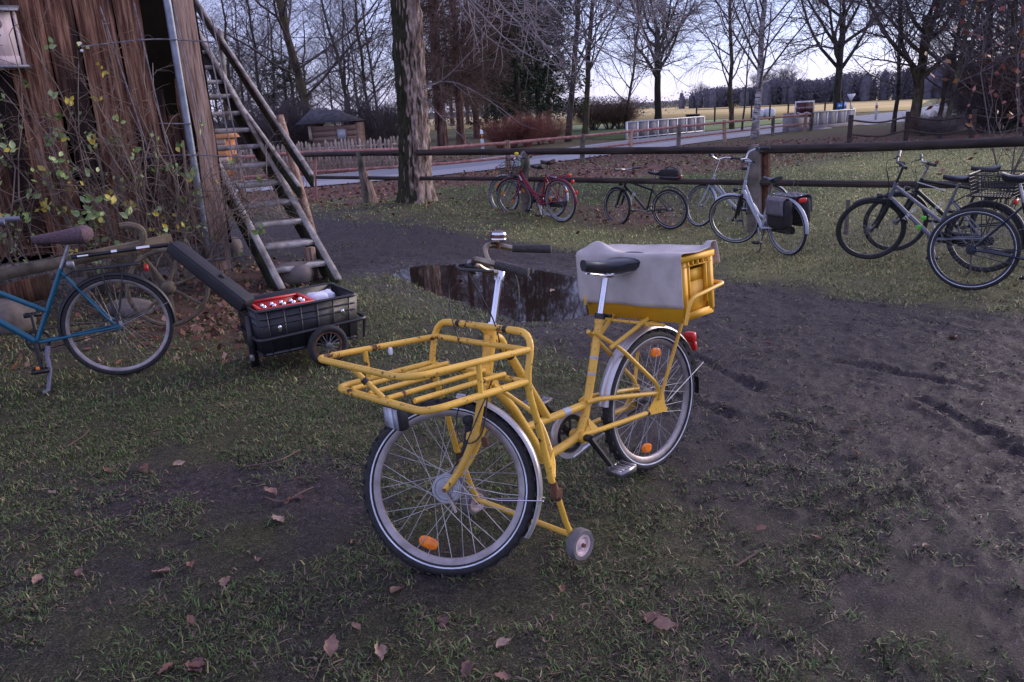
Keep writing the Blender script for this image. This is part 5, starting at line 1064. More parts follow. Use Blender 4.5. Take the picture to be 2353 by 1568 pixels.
# front carrier, fixed to the frame
RK = empty('front_rack', (0, 0, 0)); RK.parent = yb
bpy.data.objects.remove(RK)
W_ = .272
hoop = fillet([(.945, -W_, .35), (.985, -W_, .60), (1.018, -W_, .735), (.962, -W_, .905), (.962, W_, .905), (1.018, W_, .735), (.985, W_, .60), (.945, W_, .35)], .075, 6)
b = MB(); b.tube(hoop, .0125, 12)
low = fillet([(1.016, -W_, .745), (1.44, -W_, .762), (1.44, W_ - .03, .762), (1.395, W_, .762), (1.016, W_, .745)], .055, 6); b.tube(low, .0125, 12)
up_ = fillet([(.99, -W_, .845), (1.495, -W_ - .005, .885), (1.495, W_ - .04, .885), (1.45, W_ + .003, .883), (.99, W_, .852)], .055, 6); b.tube(up_, .0115, 12)
b.tube([(.985, -W_, .848), (.985, W_, .848)], .0105, 12); b.tube([(1.016, -W_, .742), (1.016, W_, .742)], .0115, 12)
rack = b.build('front_rack', Y, yb)
for i in range(4):
    y = -W_ + (i + 1) * 2 * W_ / 5; MB().tube([(1.016, y, .757), (1.435 - (.03 if i == 3 else 0), y, .773)], .0095, 10).build('slat', Y, rack)
for p, q in (((1.215, W_, .86), (1.22, W_, .758)), ((1.30, -W_, .865), (1.30, -W_, .758)), ((1.49, -.05, .880), (1.435, .03, .77))): MB().tube([p, q], .0095, 10).build('upright', Y, rack)
for y, z0 in ((-.13, 0), (.135, 0)): MB().tube([(.9615, y - .011, .905), (.9615, y + .011, .905)], .0136, 12).build('tape_band', M['tape_black'], rack)
MB().tube([(1.470, -.020, .838), (1.465, -.010, .825)], .0125, 10).build('cable_clip', M['tape_black'], rack)
b = MB(); b.blob((1.20, -W_ + .012, .84), (.016, .012, .03), .5); b.build('cable_tie', M['paper'], rack)
Y = M['yellow_frame']
# brackets that tie the carrier to the head tube, brace tubes and side gusset
b = MB(); b.tube([(.962, 0, .905), (.93, 0, .865)], .012, 8); b.box((1.0, 0, .735), (.07, .05, .05)); b.plate([(1.0, .05, .742), (.96, .05, .73), (.955, .05, .66), (.985, .05, .665)], (0, .006, 0))
for y in (-1, 1): b.tube(catmull([(.985, y * .06, .69), (.93, y * .10, .63), (.875, y * .16, .545), (.89, y * .23, .42), (.935, y * W_, .36)], 5), .0085, 10)
b.plate([(.90, .245, .45), (.955, W_, .42), (.945, W_, .335), (.915, .26, .36)], (0, .006, 0))
b.build('rack_brace', Y, yb)
# head lamp under the carrier
b = MB(); b.blob((1.40, .03, .695), (.035, .11, .085), .3, 16, 10); hl = b.build('head_lamp', M['black'], yb)
for k, (y, mt_) in enumerate(((-.026, 'lamp'), (0, 'stripe'), (.026, 'lamp'))): MB().box((1.4185, .03 + y, .695), (.006, .0245, .068)).build('lens', M[mt_], hl, False)
MB().tube([(1.39, .03, .735), (1.41, .03, .765)], .008, 8).build('lamp_bracket', M['black'], hl)
# parking stand with two little wheels
b = MB()
for y in (-1, 1): b.tube([(.945, y * W_, .36), (.925, y * W_, .29), (.895, y * W_, .17), (.872, y * W_, .105)], .0115, 10)
b.tube([(.872, -W_ - .005, .105), (.872, W_ + .005, .105)], .0115, 10); std = b.build('parking_stand', Y, yb)
b = MB(); 
for y in (-1, 1): MB().tube([(.94, y * W_, .345), (.922, y * W_, .27)], .0145, 8).box((.928, y * W_, .30), (.032, .034, .03)).build('stand_joint', M['rust'], std)
for y in (-1, 1):
    m_ = MB(); o = v3(.862, y * (W_ + .03), .078 - y * .004); a = np.linspace(0, 2 * np.pi, 13)
    Ycyl(m_, [(.042, -.019), (.056, -.020), (.060, -.013), (.060, .013), (.056, .020), (.042, .019), (.042, -.019)], 32, o); w_ = m_.build('stand_wheel', mat('grey_rubber', (.11, .10, .10), (.17, .16, .165), 30, .8), std)
    m_ = MB(); Ycyl(m_, [(0, -.014), (.043, -.014), (.043, .016), (.032, .0155), (.028, .009), (.018, .010), (.016, .014), (0, .014)], 28, o); m_.build('wheel_disc', M['bird_box'], w_); m_ = MB(); Ycyl(m_, [(0, -.02), (.008, -.02), (.008, .024), (0, .024)], 8, o); m_.build('axle_bolt', M['rust'], w_)
# steering assembly (turned to the right)
AX = v3(-.318, 0, .948); AX /= np.linalg.norm(AX); F2 = v3(.586, -.786, .197); F2 -= AX * (F2 @ AX); F2 /= np.linalg.norm(F2); N2_ = np.cross(AX, F2); A0 = v3(.843, 0, 1.085)
def s3(f, n, a): return A0 + F2 * f + N2_ * n + AX * a
hubc = s3(.086, 0, -.823); WS = wheel_set('yellow', .333, .0235, M['rim_old'], True, True, 36, .050, .062, .026, .0013, 'spoke')
MW = mtx(F2, N2_, AX, hubc); put_wheel(yb, WS, MW, (-1.35,), .225)
put_wheel(yb, WS, Matrix.Translation((0, 0, .333)) @ Matrix.Rotation(.4, 4, 'Y'), (2.23, 5.37), .225)
b = MB()
for y in (-1, 1):
    P = [s3(.0, y * .02, -.40), s3(-.003, y * .06, -.425), s3(-.004, y * .066, -.50), s3(.002, y * .066, -.60), s3(.022, y * .064, -.69), s3(.058, y * .062, -.775), s3(.086, y * .062, -.823)]
    b.tube(catmull(P, 5), np.concatenate([np.full(16, .0155), np.linspace(.0155, .011, 15)]), 12)
b.tube([s3(0, 0, -.385), s3(0, 0, -.44)], .026, 14); b.tube([s3(0, -.06, -.425), s3(0, .06, -.425)], .017, 12)
fk = b.build('fork', Y, yb)
for y in (-1, 1): MB().plate([s3(-.02 - .0, y * .075, -.60), s3(.0, y * .075, -.585), s3(.03, y * .075, -.60), s3(.03, y * .075, -.625), s3(-.0, y * .075, -.63)], N2_ * .004).build('fork_bracket', Y, fk)
MB().tube([s3(.086, -.075, -.823), s3(.086, .075, -.823)], .008, 8).build('axle_nut', M['rust'], fk)
b = MB(); b.beam(s3(.086, .052, -.823), s3(.035, .052, -.90), .006, .018, N2_); b.build('brake_arm', M['rim_old'], fk)
b = MB(); b.blob(s3(-.09, -.02, -.585), (.02, .03, .045), .7); b.blob(s3(-.045, .10, -.62), (.02, .03, .04), .7); b.build('stop_spring', M['rust'], fk)
# front mudguard, stays, flap
gd = guard(.352, 88, 203, .029, M['guard_alu'], yb, MW, name='front_mudguard')
b = MB(); q = rad(178)
for y in (-1, 1): b.tube([(-.03, y * .06, .0), (-.20, y * .062, -.006), (.36 * math.cos(q), y * .034, .36 * math.sin(q))], .0023, 6)
b.tube([(.362 * math.cos(q), -.034, .362 * math.sin(q)), (.362 * math.cos(q), .034, .362 * math.sin(q))], .003, 6); b.build('mudguard_stay', M['chrome'], yb, True, 40, None, MW)
# stem, bar, grips
b = MB(); b.tube([s3(0, 0, -.225), s3(0, 0, -.02)], .0135, 14); b.tube([s3(0, 0, -.235), s3(0, 0, -.205)], .021, 12); b.tube([s3(0, 0, -.20), s3(0, 0, -.19)], .018, 6); b.lathe([(0, 0), (.02, 0), (.021, .035), (.014, .045), (0, .046)], 14, s3(0, 0, -.03), AX)
st_ = b.build('stem', M['chrome'], yb)
barp = catmull([s3(-.15, -.225, .133), s3(-.02, -.222, .12), s3(.045, -.21, .12), s3(.09, -.165, .112), s3(.085, -.10, .075), s3(.04, -.035, .02), s3(0, 0, 0), s3(.04, .04, -.005), s3(.075, .10, .012), s3(.06, .17, .02), s3(.01, .205, .012), s3(-.05, .215, .004), s3(-.135, .22, -.008)], 6)
hb = MB().tube(barp, .0118, 12).build('handlebar', mat('brassy_bar', (.20, .16, .11), (.36, .31, .24), 12, .35, .8), yb)
for p, q in ((s3(-.155, -.226, .134), s3(.0, -.222, .119)), (s3(-.14, .221, -.009), s3(-.02, .214, .008))):
    d = q - p; MB().tube([p, p + d * .03, p + d * .06, p + d * .95, q], [.015, .019, .0172, .0165, .0175], 14).build('grip', mat('worn_grip', (.03, .027, .025), (.055, .05, .047), 80, .75, bmp=.4), hb)
bl = MB(); o = s3(.055, -.185, .135); ba = v3(-.1, .05, 1.0); ba /= np.linalg.norm(ba); bl.lathe([(0, -.004), (.030, -.002), (.033, .006), (.033, .012), (.030, .016), (.031, .022), (.033, .027), (.030, .036), (.015, .041), (0, .042)], 28, o, ba); bell = bl.build('bell', M['chrome'], hb)
MB().lathe([(.0322, .0125), (.0322, .0215)], 28, o, ba).build('rust_ring', M['rust'], bell); MB().lathe([(0, .0425), (.018, .041), (.026, .039)], 24, o, ba).build('bell_top', mat('bell_rust', (.22, .13, .11), (.36, .27, .26), 40, .5, .5), bell)
MB().tube([o - ba * .004, o - ba * .03], .008, 8).build('bell_clamp', M['rust'], bell)
b = MB(); b.tube([s3(.075, .12, .012), s3(.10, .10, .0), s3(.115, .05, -.005), s3(.09, .02, -.015)], .009, 8); b.blob(s3(.085, .11, .0), (.05, .05, .035), .7); b.tube(catmull([s3(.11, .10, .005), s3(.135, .13, -.005), s3(.11, .17, -.02), s3(.05, .21, -.02), s3(-.02, .24, -.02)], 5), .0055, 7); b.build('brake_lever', M['black'], hb)
b = MB(); b.tube(catmull([s3(.09, .13, .012), s3(.095, .10, .014), s3(.09, .07, .008)], 3), .010, 8); b.build('lever_cap', M['alu'], hb)
b = MB()
b.tube(catmull([s3(.13, .05, .005), s3(.175, .02, .0), s3(.19, -.02, -.08), s3(.16, -.02, -.20), s3(.09, -.01, -.33), s3(.05, .0, -.44)], 7), .0027, 6)
b.tube(catmull([s3(.11, .10, .0), s3(.06, .16, -.06), s3(-.02, .12, -.18), s3(-.05, .05, -.30), s3(-.03, .06, -.42), s3(.0, .09, -.55), s3(.03, .10, -.66), s3(.07, .07, -.76)], 7), .0027, 6)
b.tube(catmull([s3(.04, -.10, .05), s3(-.05, -.06, -.0), s3(-.085, -.01, -.12), s3(-.07, .02, -.25), s3(-.06, .02, -.33)], 7), .0027, 6)
b.build('brake_cables', M['black'], yb)
b = MB(); b.tube(catmull([s3(.04, .085, -.45), s3(.07, .095, -.53), s3(.05, .10, -.62), s3(-.0, .10, -.63), s3(-.03, .09, -.58), s3(-.03, .085, -.45)], 6), .0027, 6); b.blob(s3(.05, .085, -.495), (.012, .012, .045), .6); b.build('cable_loop', M['black'], yb)
b = MB(); b.blob(s3(.03, -.02, -.555), (.09, .05, .05), .6); b.tube([s3(.03, 0, -.56), s3(.055, -.06, -.76)], [.022, .012], 10); b.build('splash_flap', mat('dark_rubber_flap', (.02, .022, .028), rough=.6), yb)
# rear mudguard, light, stays
MR = Matrix.Translation((0, 0, .333)); guard(.356, 12, 176, .031, M['guard_alu'], yb, MR, name='rear_mudguard')
g2 = guard(.3565, 140, 190, .0315, M['black'], yb, MR, 12, name='mudguard_flap')
b = MB(); q = rad(165)
for y in (-1, 1): b.tube([(-.02, y * .075, .0), (.375 * math.cos(q), y * .05, .375 * math.sin(q))], .003, 6)
b.tube([(.375 * math.cos(q), -.05, .375 * math.sin(q)), (.375 * math.cos(q), .05, .375 * math.sin(q))], .003, 6); b.build('mudguard_stay', M['alu'], yb, True, 40, None, MR)
b = MB(); b.blob((-.335, .0, .56), (.035, .06, .05), .4); b.blob((-.352, 0, .51), (.02, .045, .045), .4); b.build('tail_light', M['red'], yb)
# rear carrier
b = MB()
for y in (-1, 1):
    b.tube([(.315, y * .05, .668), (.03, y * .115, .785), (-.0, y * .118, .79)], .0095, 10); b.tube([(.032, y * .075, .36), (-.11, y * .115, .68), (-.12, y * .118, .735)], .0085, 10)
    b.tube([(.14, y * .12, .738), (-.18, y * .12, .738)], .009, 8); b.tube([(.02, y * .118, .79), (.02, y * .12, .735)], .008, 8)
for x in (.13, -.02, -.17): b.tube([(x, -.14, .738), (x, .20, .738)], .008, 8)
b.tube(fillet([(.125, -.24, .80), (.125, -.24, .855), (-.165, -.25, .875), (-.165, .315, .875), (.095, .315, .852), (.12, .30, .745)], .035, 5), .0085, 10)
b.build('rear_rack', Y, yb)
b = MB(); b.blob((.03, .06, .72), (.05, .03, .03), .5); b.tube([(.02, .05, .735), (.06, .02, .70)], .006, 6); b.build('rack_clip', M['alu'], yb)
# drive
crank(yb, (.50, 0, .322), math.atan2(.148 - .322, .386 - .50), M['black'], PED, .08, .19)
b = MB(); Ycyl(b, [(.085, -.066), (.108, -.066), (.112, -.06), (.112, -.052), (.108, -.046), (.085, -.046)], 36, (.50, 0, .322)); b.tube([(.50, -.056, .215), (.12, -.056, .285)], [.012, .008], 8); b.tube([(.50, -.056, .43), (.35, -.056, .405)], [.012, .006], 8); b.build('chain_guard', M['guard_alu'], yb)
b = MB(); b.tube([(.50, -.052, .40), (.0, -.052, .37)], .004, 6).tube([(.50, -.052, .245), (.0, -.052, .297)], .004, 6); Ycyl(b, [(.02, -.055), (.04, -.054), (.04, -.048), (.02, -.03)], 20, (0, 0, .333)); b.build('chain', M['black'], yb)
# ---- yellow crate on the rear carrier and the grey cloth over it
CR = YB @ Matrix.Translation((-.005, .02, .749))
crate = empty('yellow_crate', (0, 0, 0), 0, 'yellow plastic postal crate standing on the rear carrier of the yellow bicycle', 'crate', None, CR)
hx, hy_, ht = .112, .262, .275
def wall(nm, secs, mt_=M['crate'], par=crate): return MB().loft(secs).build(nm, mt_, par, False)
def bxp(nm, c, s, par=crate): return MB().box(c, s).build(nm, M['crate'], par, False)
for sx in (-1, 1): bxp('side_wall', (sx * hx, 0, ht / 2), (.006, hy_ * 2, ht))
bxp('floor', (0, 0, .006), (hx * 2, hy_ * 2, .01))
for sy in (-1, 1):
    y = sy * (hy_ - .014); w_ = bxp('end_wall', (0, y, .085), (hx * 2 - .01, .006, .15)); bxp('end_panel', (0, y, .185), (hx * 2 - .07, .006, .052), w_); bxp('end_panel', (0, y, .2625), (hx * 2 - .01, .006, .025), w_)
    for sx in (-1, 1):
        bxp('corner_column', (sx * (hx - .017), sy * (hy_ - .004), .145), (.034, .022, .24)); bxp('rib', (sx * (hx - .05), sy * (hy_ - .003), .16), (.007, .02, .2))
    bxp('rim', (0, sy * (hy_ + .001), ht - .012), (hx * 2 + .012, .026, .022)); bxp('rim', (0, sy * (hy_ - .002), ht - .045), (hx * 2 - .02, .018, .006))
    for k in range(5): bxp('rib', ((k - 2) * .036, sy * (hy_ + .0005), ht - .034), (.005, .022, .02))
    bxp('base_lip', (0, sy * (hy_ - .002), .02), (hx * 2 - .04, .016, .03))
for sx in (-1, 1): bxp('rim', (sx * (hx + .003), 0, ht - .01), (.014, hy_ * 2 + .02, .02))
# cloth
nyc = 40; prof = [(hx + .016, .062), (hx + .019, .12), (hx + .017, .19), (hx + .016, .25), (hx + .015, .281), (hx + .004, .291), (hx - .02, .292), (.05, .288), (0, .284), (-.05, .287), (-hx + .01, .292), (-hx - .003, .294), (-hx - .02, .285), (-hx - .028, .24), (-hx - .034, .19)]
prof = catmull(np.c_[[p[0] for p in prof], np.zeros(len(prof)), [p[1] for p in prof]], 3)
ys = np.linspace(-hy_ - .035, hy_ + .012, nyc); g = np.random.default_rng(4); V = []
for i, p in enumerate(prof):
    for y in ys:
        u = i / (len(prof) - 1); x, z = p[0], p[2]; dn = .003 * math.sin(y * 23 + u * 9) * (1 if u < .3 else .7); 
        if u < .36: x += .5 * dn + .004 * math.sin(y * 17)
        else: z += dn * .6 - .012 * math.exp(-((u - .55) / .1) ** 2) * math.cos(y * 6)
        k = math.exp(-(((y + hy_ - .06) / .075) ** 2)) * math.exp(-((u - .45) / .09) ** 2); z += .05 * k            # raised crumple at the far front corner
        if y > hy_ - .03 and u > .70: z += .018; x -= .02 * (u - .7) * 3
        V.append((x, y, z))
i = np.arange(len(prof) - 1)[:, None] * nyc; j = np.arange(nyc - 1)[None]
cl = MB().add(V, None, np.stack([i + j, i + j + 1, i + nyc + j + 1, i + nyc + j], -1).reshape(-1, 4)).mesh('grey_cloth', M['cloth'])
o = link('grey_cloth', cl); o.matrix_world = CR; sm = o.modifiers.new('thick', 'SOLIDIFY'); sm.thickness = .003; tag(o, 'grey cloth draped over the yellow crate, stiff folds at its corners', 'cloth')
# ------------------------------------------------------------------ teal bicycle at the left and its trailer
tb, ti = bike('touring_bicycle', 'teal blue bicycle with brown fleece saddle cover coupled to the black trailer', (-2.69, 5.11, 0), 203, 4, 0, 'teal', grp=0, wb=1.08, r=.352, tw=.019, style='trapez', bb=(.50, .315), seat=.97, headz=(.66, .84), hbz=1.08, hb='swept', guard='black', rack='mesh', rim='rim_old', sad='saddle', kick=False, cover=False, cr=-1.62, tail=True, grip='grey', rimd=.022, stripe=False, crk='black', sta=64, sw=1.55)
secs = []
for t in np.linspace(0, 1, 14):
    x = .20 - .36 * t; hw = (.026 + .088 / (1 + math.exp(-(t - .52) * 9))) * (1 - .5 * max(0, (t - .88) / .12) ** 2) * (.55 if t == 0 else 1) * (.45 if t == 1 else .82 if t > .92 else 1); zt, zb2 = .028 + .030 * t * t, -.022 - .052 * min(1, t * 1.3); cz, hh = (zt + zb2) / 2, (zt - zb2) / 2 * (.40 if t == 1 else .80 if t > .92 else 1)
    secs.append([(x, hw * math.copysign(abs(math.cos(q)) ** .8, math.cos(q)), cz + hh * math.copysign(abs(math.sin(q)) ** .85, math.sin(q))) for q in np.linspace(0, 2 * np.pi, 18, endpoint=False)])
cv = MB().loft(secs); o = cv.build('saddle_cover', M['brown_fleece'], tb, True, 40, None, Matrix.Translation((.205, 0, .995)) @ Matrix.Rotation(rad(4), 4, 'Y'))
b = MB(); b.tube([(.435, .04, .285), (.45, .06, .22), (.44, .12, .14), (.47, .16, .01)], [.017, .015, .013, .012], 10); b.tube([(.47, .16, .012), (.50, .175, .004)], .013, 8); b.build('kickstand', mat('grey_stand', (.10, .10, .14), (.16, .16, .22), 8, .5), tb)
MB().blob((.505, .136, .155), (.022, .012, .04), .5).build('pedal_reflector', M['orange'], tb)
# trailer
TD = 33.7; TO = np.array([-1.51, 5.30, 0]); tm_ = Matrix.Translation(Vector(TO)) @ Matrix.Rotation(rad(TD), 4, 'Z')
tl = empty('bicycle_trailer', (0, 0, 0), 0, 'black plastic crate trailer with small spoked wheels behind the teal bicycle', 'trailer', None, tm_)
X, Yh, z0, z1 = .335, .225, .135, .45     # local x along the box (+ rear), -y towards the camera
def tp_(nm, mb, mt_=M['trailer'], par=tl, sm=False): return mb.build(nm, mt_, par, sm)
def slab(x0, x1, y0, y1, za, zb, fl=.0):
    k = lambda z: 1 + .06 * (z - z0) / (z1 - z0)
    return MB().loft([[(x0 * k(z), y0 * k(z), z), (x1 * k(z), y0 * k(z), z), (x1 * k(z), y1 * k(z), z), (x0 * k(z), y1 * k(z), z)] for z in (za, zb)])
for sy in (-1, 1): tp_('side_wall', slab(-X, X, sy * Yh - .005, sy * Yh + .005, z0, z1))
for sx in (-1, 1): tp_('end_wall', slab(sx * X - .005, sx * X + .005, -Yh + .006, Yh - .006, z0, z1))
tp_('floor', MB().box((0, 0, z0 + .012), (X * 2 - .01, Yh * 2 - .01, .02)))
rim = lambda z, e, r: MB().tube(fillet([(-X - e, -Yh - e, z), (X + e, -Yh - e, z), (X + e, Yh + e, z), (-X - e, Yh + e, z)], .045, 5, True), r, 6, closed=True)
for z, e, r in ((z1, .022, .011), (z1 - .055, .020, .007), (z1 - .10, .019, .007), (z0 + .01, .004, .012)): tp_('rib', rim(z, e, r), sm=True)
for x in np.linspace(-X + .06, X - .06, 6):
    for sy in (-1, 1): tp_('rib', slab(x - .004, x + .004, sy * (Yh + .006) - .008, sy * (Yh + .006) + .008, z0, z1 - .01))
tp_('frame_hoop', MB().tube(fillet([(-X - .03, -Yh - .035, .255), (X + .075, -Yh - .035, .275), (X + .075, Yh + .035, .275), (-X - .03, Yh + .035, .255)], .06, 5, True), .0125, 8, closed=True), sm=True)
for sy in (-1, 1): tp_('hoop_upright', MB().tube([(X + .07, sy * Yh, .275), (X + .05, sy * Yh, .13)], .011, 8), sm=True)
for x, z in ((-.215, .315), (.235, .345)):
    m_ = MB(); m_.blob((x, -Yh - .026, z), (.028, .018, .05), .8, 12, 8); tp_('bolt_cap', m_, M['chrome'], sm=True)
for x in (.135, .185):
    m_ = MB(); a = np.linspace(0, 2 * np.pi, 12, endpoint=False); m_.plate([(x + .017 * math.cos(t) * (1 if math.sin(t) > -.2 else .5), -Yh - .012, .235 + .028 * math.sin(t)) for t in a], (0, -.006, 0)); tp_('heart_reflector', m_, M['red'])
for sy in (-1, 1):
    c = v3(.085, sy * (Yh + .075), .145); r = .145; m_ = MB(); a = np.linspace(0, 2 * np.pi, 10, endpoint=False); Ycyl(m_, [(r - .024 + .024 * math.cos(q), .024 * math.sin(q)) for q in a] + [(r, 0)], 40, c); wt = m_.build('wheel', M['rubber'], tl)
    m_ = MB(); Ycyl(m_, [(.100, -.013), (.100, .013), (.088, .010), (.088, -.010), (.100, -.013)], 36, c); m_.build('rim', M['rust'], wt); m_ = MB(); Ycyl(m_, [(0, -.03), (.010, -.03), (.012, -.022), (.026, -.02), (.026, .02), (.01, .03), (0, .03)], 16, c); m_.build('hub', M['alu'], wt)
    P = np.array([[c + [.02 * math.cos(q), .012 * (-1) ** k, .02 * math.sin(q)], c + [.09 * math.cos(q), 0, .09 * math.sin(q)]] for k, q in enumerate(np.linspace(0, 2 * np.pi, 16, endpoint=False))]); m_ = MB(); m_.batch(P, np.full((16, 2), .0022), 5); m_.build('spokes', M['alu'], wt)
tp_('axle', MB().tube([(.085, -Yh - .06, .145), (.085, Yh + .06, .145)], .008, 8), M['rod'], sm=True)
tp_('front_foot', MB().beam((-X - .03, -.08, .04), (-X - .03, -.08, .40), .05, .035, (0, 1, 0))); tp_('front_latch', MB().blob((-X - .05, -.10, .11), (.03, .03, .05), .5), M['alu'], sm=True)
# drawbar: coupling rod from the seat post, then a broad padded arm down to the box
ia = np.array(tm_.inverted()); L2 = lambda P: (ia @ np.r_[P, 1])[:3]
tbm = np.array(bike_frame(np.array([-2.69, 5.11, 0]), 203, 4)); Bp = lambda *p: L2((tbm @ np.r_[np.array(p, float), 1])[:3])
q0, q1 = Bp(.20, 0, .845), Bp(-.40, 0, .865)
tp_('coupling_rod', MB().tube([q0, (q0 + q1) / 2, q1], .014, 10), M['black'], sm=True)
for t0, t1 in ((.06, .17), (.40, .46), (.66, .80)): tp_('rod_sleeve', MB().tube([q0 + (q1 - q0) * t0, q0 + (q1 - q0) * t1], .0165, 10), M['chrome'], sm=True)
tp_('coupling_clamp', MB().blob(Bp(.215, 0, .80), (.05, .05, .06), .5), M['alu'], sm=True)
e0 = L2(VP(398, 566, (-2.2, 5.3, 0), 15)); e1 = np.array([-X - .01, -.03, z1 + .012]); d = e1 - e0; d /= np.linalg.norm(d); sd_ = np.cross(d, [0, 0, 1.0]); sd_ /= np.linalg.norm(sd_); nn = np.cross(sd_, d); secs = []
for t, w_, h_ in ((-.02, .035, .025), (.0, .05, .04), (.06, .056, .048), (.5, .06, .05), (.93, .066, .052), (1.0, .062, .045), (1.02, .04, .025)):
    P = e0 + (e1 - e0) * t; secs.append([P + sd_ * w_ * math.copysign(abs(math.cos(q)) ** .35, math.cos(q)) + nn * h_ * math.copysign(abs(math.sin(q)) ** .35, math.sin(q)) for q in np.linspace(.2, 2 * np.pi + .2, 20, endpoint=False)])
arm = tp_('padded_drawbar', MB().loft(secs), M['cover'], sm=True)
MB().tube([e0 + sd_ * .05 + nn * .047, e1 + sd_ * .05 + nn * .05], .006, 6).build('seam', M['black'], arm); MB().blob(e0 + (e1 - e0) * .62 + nn * .053, (.03, .03, .04), .6).build('strap_button', M['black'], arm)
# red beer crate and bottles inside the trailer, paper bags beside it
rc = empty('red_crate', (0, 0, 0), 0, 'red plastic bottle crate sitting inside the black trailer', 'crate', None, tm_ @ Matrix.Translation((-.115, .01, z0 + .025)))
for sx, sy, s_ in ((0, -1, (.36, .012, .27)), (0, 1, (.36, .012, .27)), (-1, 0, (.012, .30, .27)), (1, 0, (.012, .30, .27))): MB().box((sx * .18, sy * .15, .145), s_).build('crate_wall', M['redcrate'], rc, False)
for sy in (-1, 1): MB().box((0, sy * .15, .275), (.39, .026, .014)).build('crate_rim', M['redcrate'], rc, False)
for sx in (-1, 1): MB().box((sx * .18, 0, .275), (.026, .30, .014)).build('crate_rim', M['redcrate'], rc, False)
M['bottle'] = mat('brown_bottle_glass', (.04, .018, .006), rough=.08); bm = MB().lathe([(0, 0), (.029, 0), (.03, .01), (.03, .13), (.024, .165), (.0125, .19), (.0125, .235)], 14).mesh('bottle_glass', M['bottle']); cm_ = MB().lathe([(.0145, .228), (.0155, .236), (.0145, .252), (.010, .258), (0, .259)], 12).mesh('cap', M['chrome'])
for i in range(5):
    for j in range(2):
        e = empty('beer_bottle', (0, 0, 0), 0, 'brown bottle with silver cap standing in the red crate', 'bottle', 'bottles in the red crate', tm_ @ Matrix.Translation((-.115 + (i - 2) * .068, .01 + (j - 1.5) * .062, z0 + .058))); link('bottle_glass', bm, e); link('cap', cm_, e)
for k, (x, y, s_, lab) in enumerate(((.175, .05, (.14, .17, .10), 'crumpled white paper bag beside the red crate in the trailer'), (.26, .09, (.10, .13, .09), 'smaller white paper packet in the rear corner of the trailer'))):
    m_ = MB().blob((0, 0, 0), s_, .6, 20, 12).mesh('paper_bag', M['paper']); co = np.empty(len(m_.vertices) * 3, np.float32); m_.vertices.foreach_get('co', co); co = co.reshape(-1, 3); co *= (1 + .35 * (fbm(co[:, 0] * 40 + k * 9, co[:, 1] * 40 + co[:, 2] * 30, 2, 3) - .5))[:, None]; m_.vertices.foreach_set('co', co.ravel())
    o = link('paper_bag', m_); o.matrix_world = tm_ @ Matrix.Translation((x, y, .395)); tag(o, lab, 'paper bag')
tag(link('box_filling', MB().box((0, 0, 0), (.20, .36, .2)).mesh('box_filling', M['bag'], False)), 'dark bag under the white paper in the trailer', 'bag'); bpy.data.objects['box_filling'].matrix_world = tm_ @ Matrix.Translation((.215, .02, .25)); bpy.data.objects['box_filling'].name = 'dark_bag'
# ------------------------------------------------------------------ bicycles along the fence
RED, MTB, SIL = GD(1291, 511), GD(1540, 527), GD(1808, 587)
PALE = GD(1607, 531) - 1.05 * .92 * np.array([math.cos(rad(159)), math.sin(rad(159)), 0]); PALE[2] = dip(PALE[0], PALE[1])
k_, ki = bike('city_bicycle', 'red low step bicycle with wire front basket and brown saddle against the fence', RED, 131, -3, 22, 'redpaint', style='step', hb='swept', seat=.95, headz=(.66, .82), sad='tan_leather', guard='redpaint', rack='redpaint', rim='alu', rimd=.03, refl=(.4, 2.6), tail=False, bb=(.45, .27), hbz=1.03, wb=1.09)
b = MB(); c = v3(1.10, 0, .84); 
for z in np.linspace(-.11, .11, 6): b.tube(fillet([c + [-.12, -.17, z], c + [.12, -.17, z], c + [.12, .17, z], c + [-.12, .17, z]], .04, 3, True), .0035, 4, closed=True)
for x in np.linspace(-.12, .12, 6):
    for y in (-.17, .17): b.tube([c + [x, y, -.11], c + [x, y, .11]], .0025, 4)
for y in np.linspace(-.17, .17, 8):
    for x in (-.12, .12): b.tube([c + [x, y, -.11], c + [x, y, .11]], .0025, 4)
    b.tube([c + [-.12, y, -.11], c + [.12, y, -.11]], .0025, 4)
b.build('front_basket', M['mesh'], k_, True, 40, None, ki['T0'])
MB().blob((-.30, 0, .66), (.03, .06, .07), .5).build('tail_light', M['red'], k_); MB().blob((-.37, 0, .50), (.02, .05, .06), .5).build('tail_light', M['red'], k_); MB().blob((-.235, 0, .76), (.03, .08, .05), .5).build('tail_reflector', M['red'], k_)
MB().plate([(.93, .021, .72), (.88, .021, .64), (.855, .021, .655), (.905, .021, .735)], (0, .003, 0)).build('frame_label', M['white'], k_)
fl = VP(1187, 354, RED + [-.7, .7, 0], 0); fe = empty('yellow_flower', fl - [0, 0, .22], 0, 'yellow artificial flower fixed to the handlebar of the red bicycle', 'flower')
MB().blob((0, 0, .22), (.075, .075, .06), .9, 14, 8).build('blossom', mat('yellow_petals', (.75, .62, .02), (.85, .72, .05), 60, .6), fe); MB().tube([(0, 0, .21), (.04, -.02, .1), (.10, -.05, .0)], .006, 6).build('flower_stem', M['greenmark'], fe)
b2_, _ = bike('city_bicycle', 'silver bicycle hidden behind the red one with only its wheels showing', RED + [-.14, .50, 0], 137, 3, 5, 'grey', style='step', hb='swept', seat=.84, hbz=.95, guard='silver', rack=None, rim='alu', rimd=.035, refl=(.9, 3.6), headz=(.6, .76), tail=False)
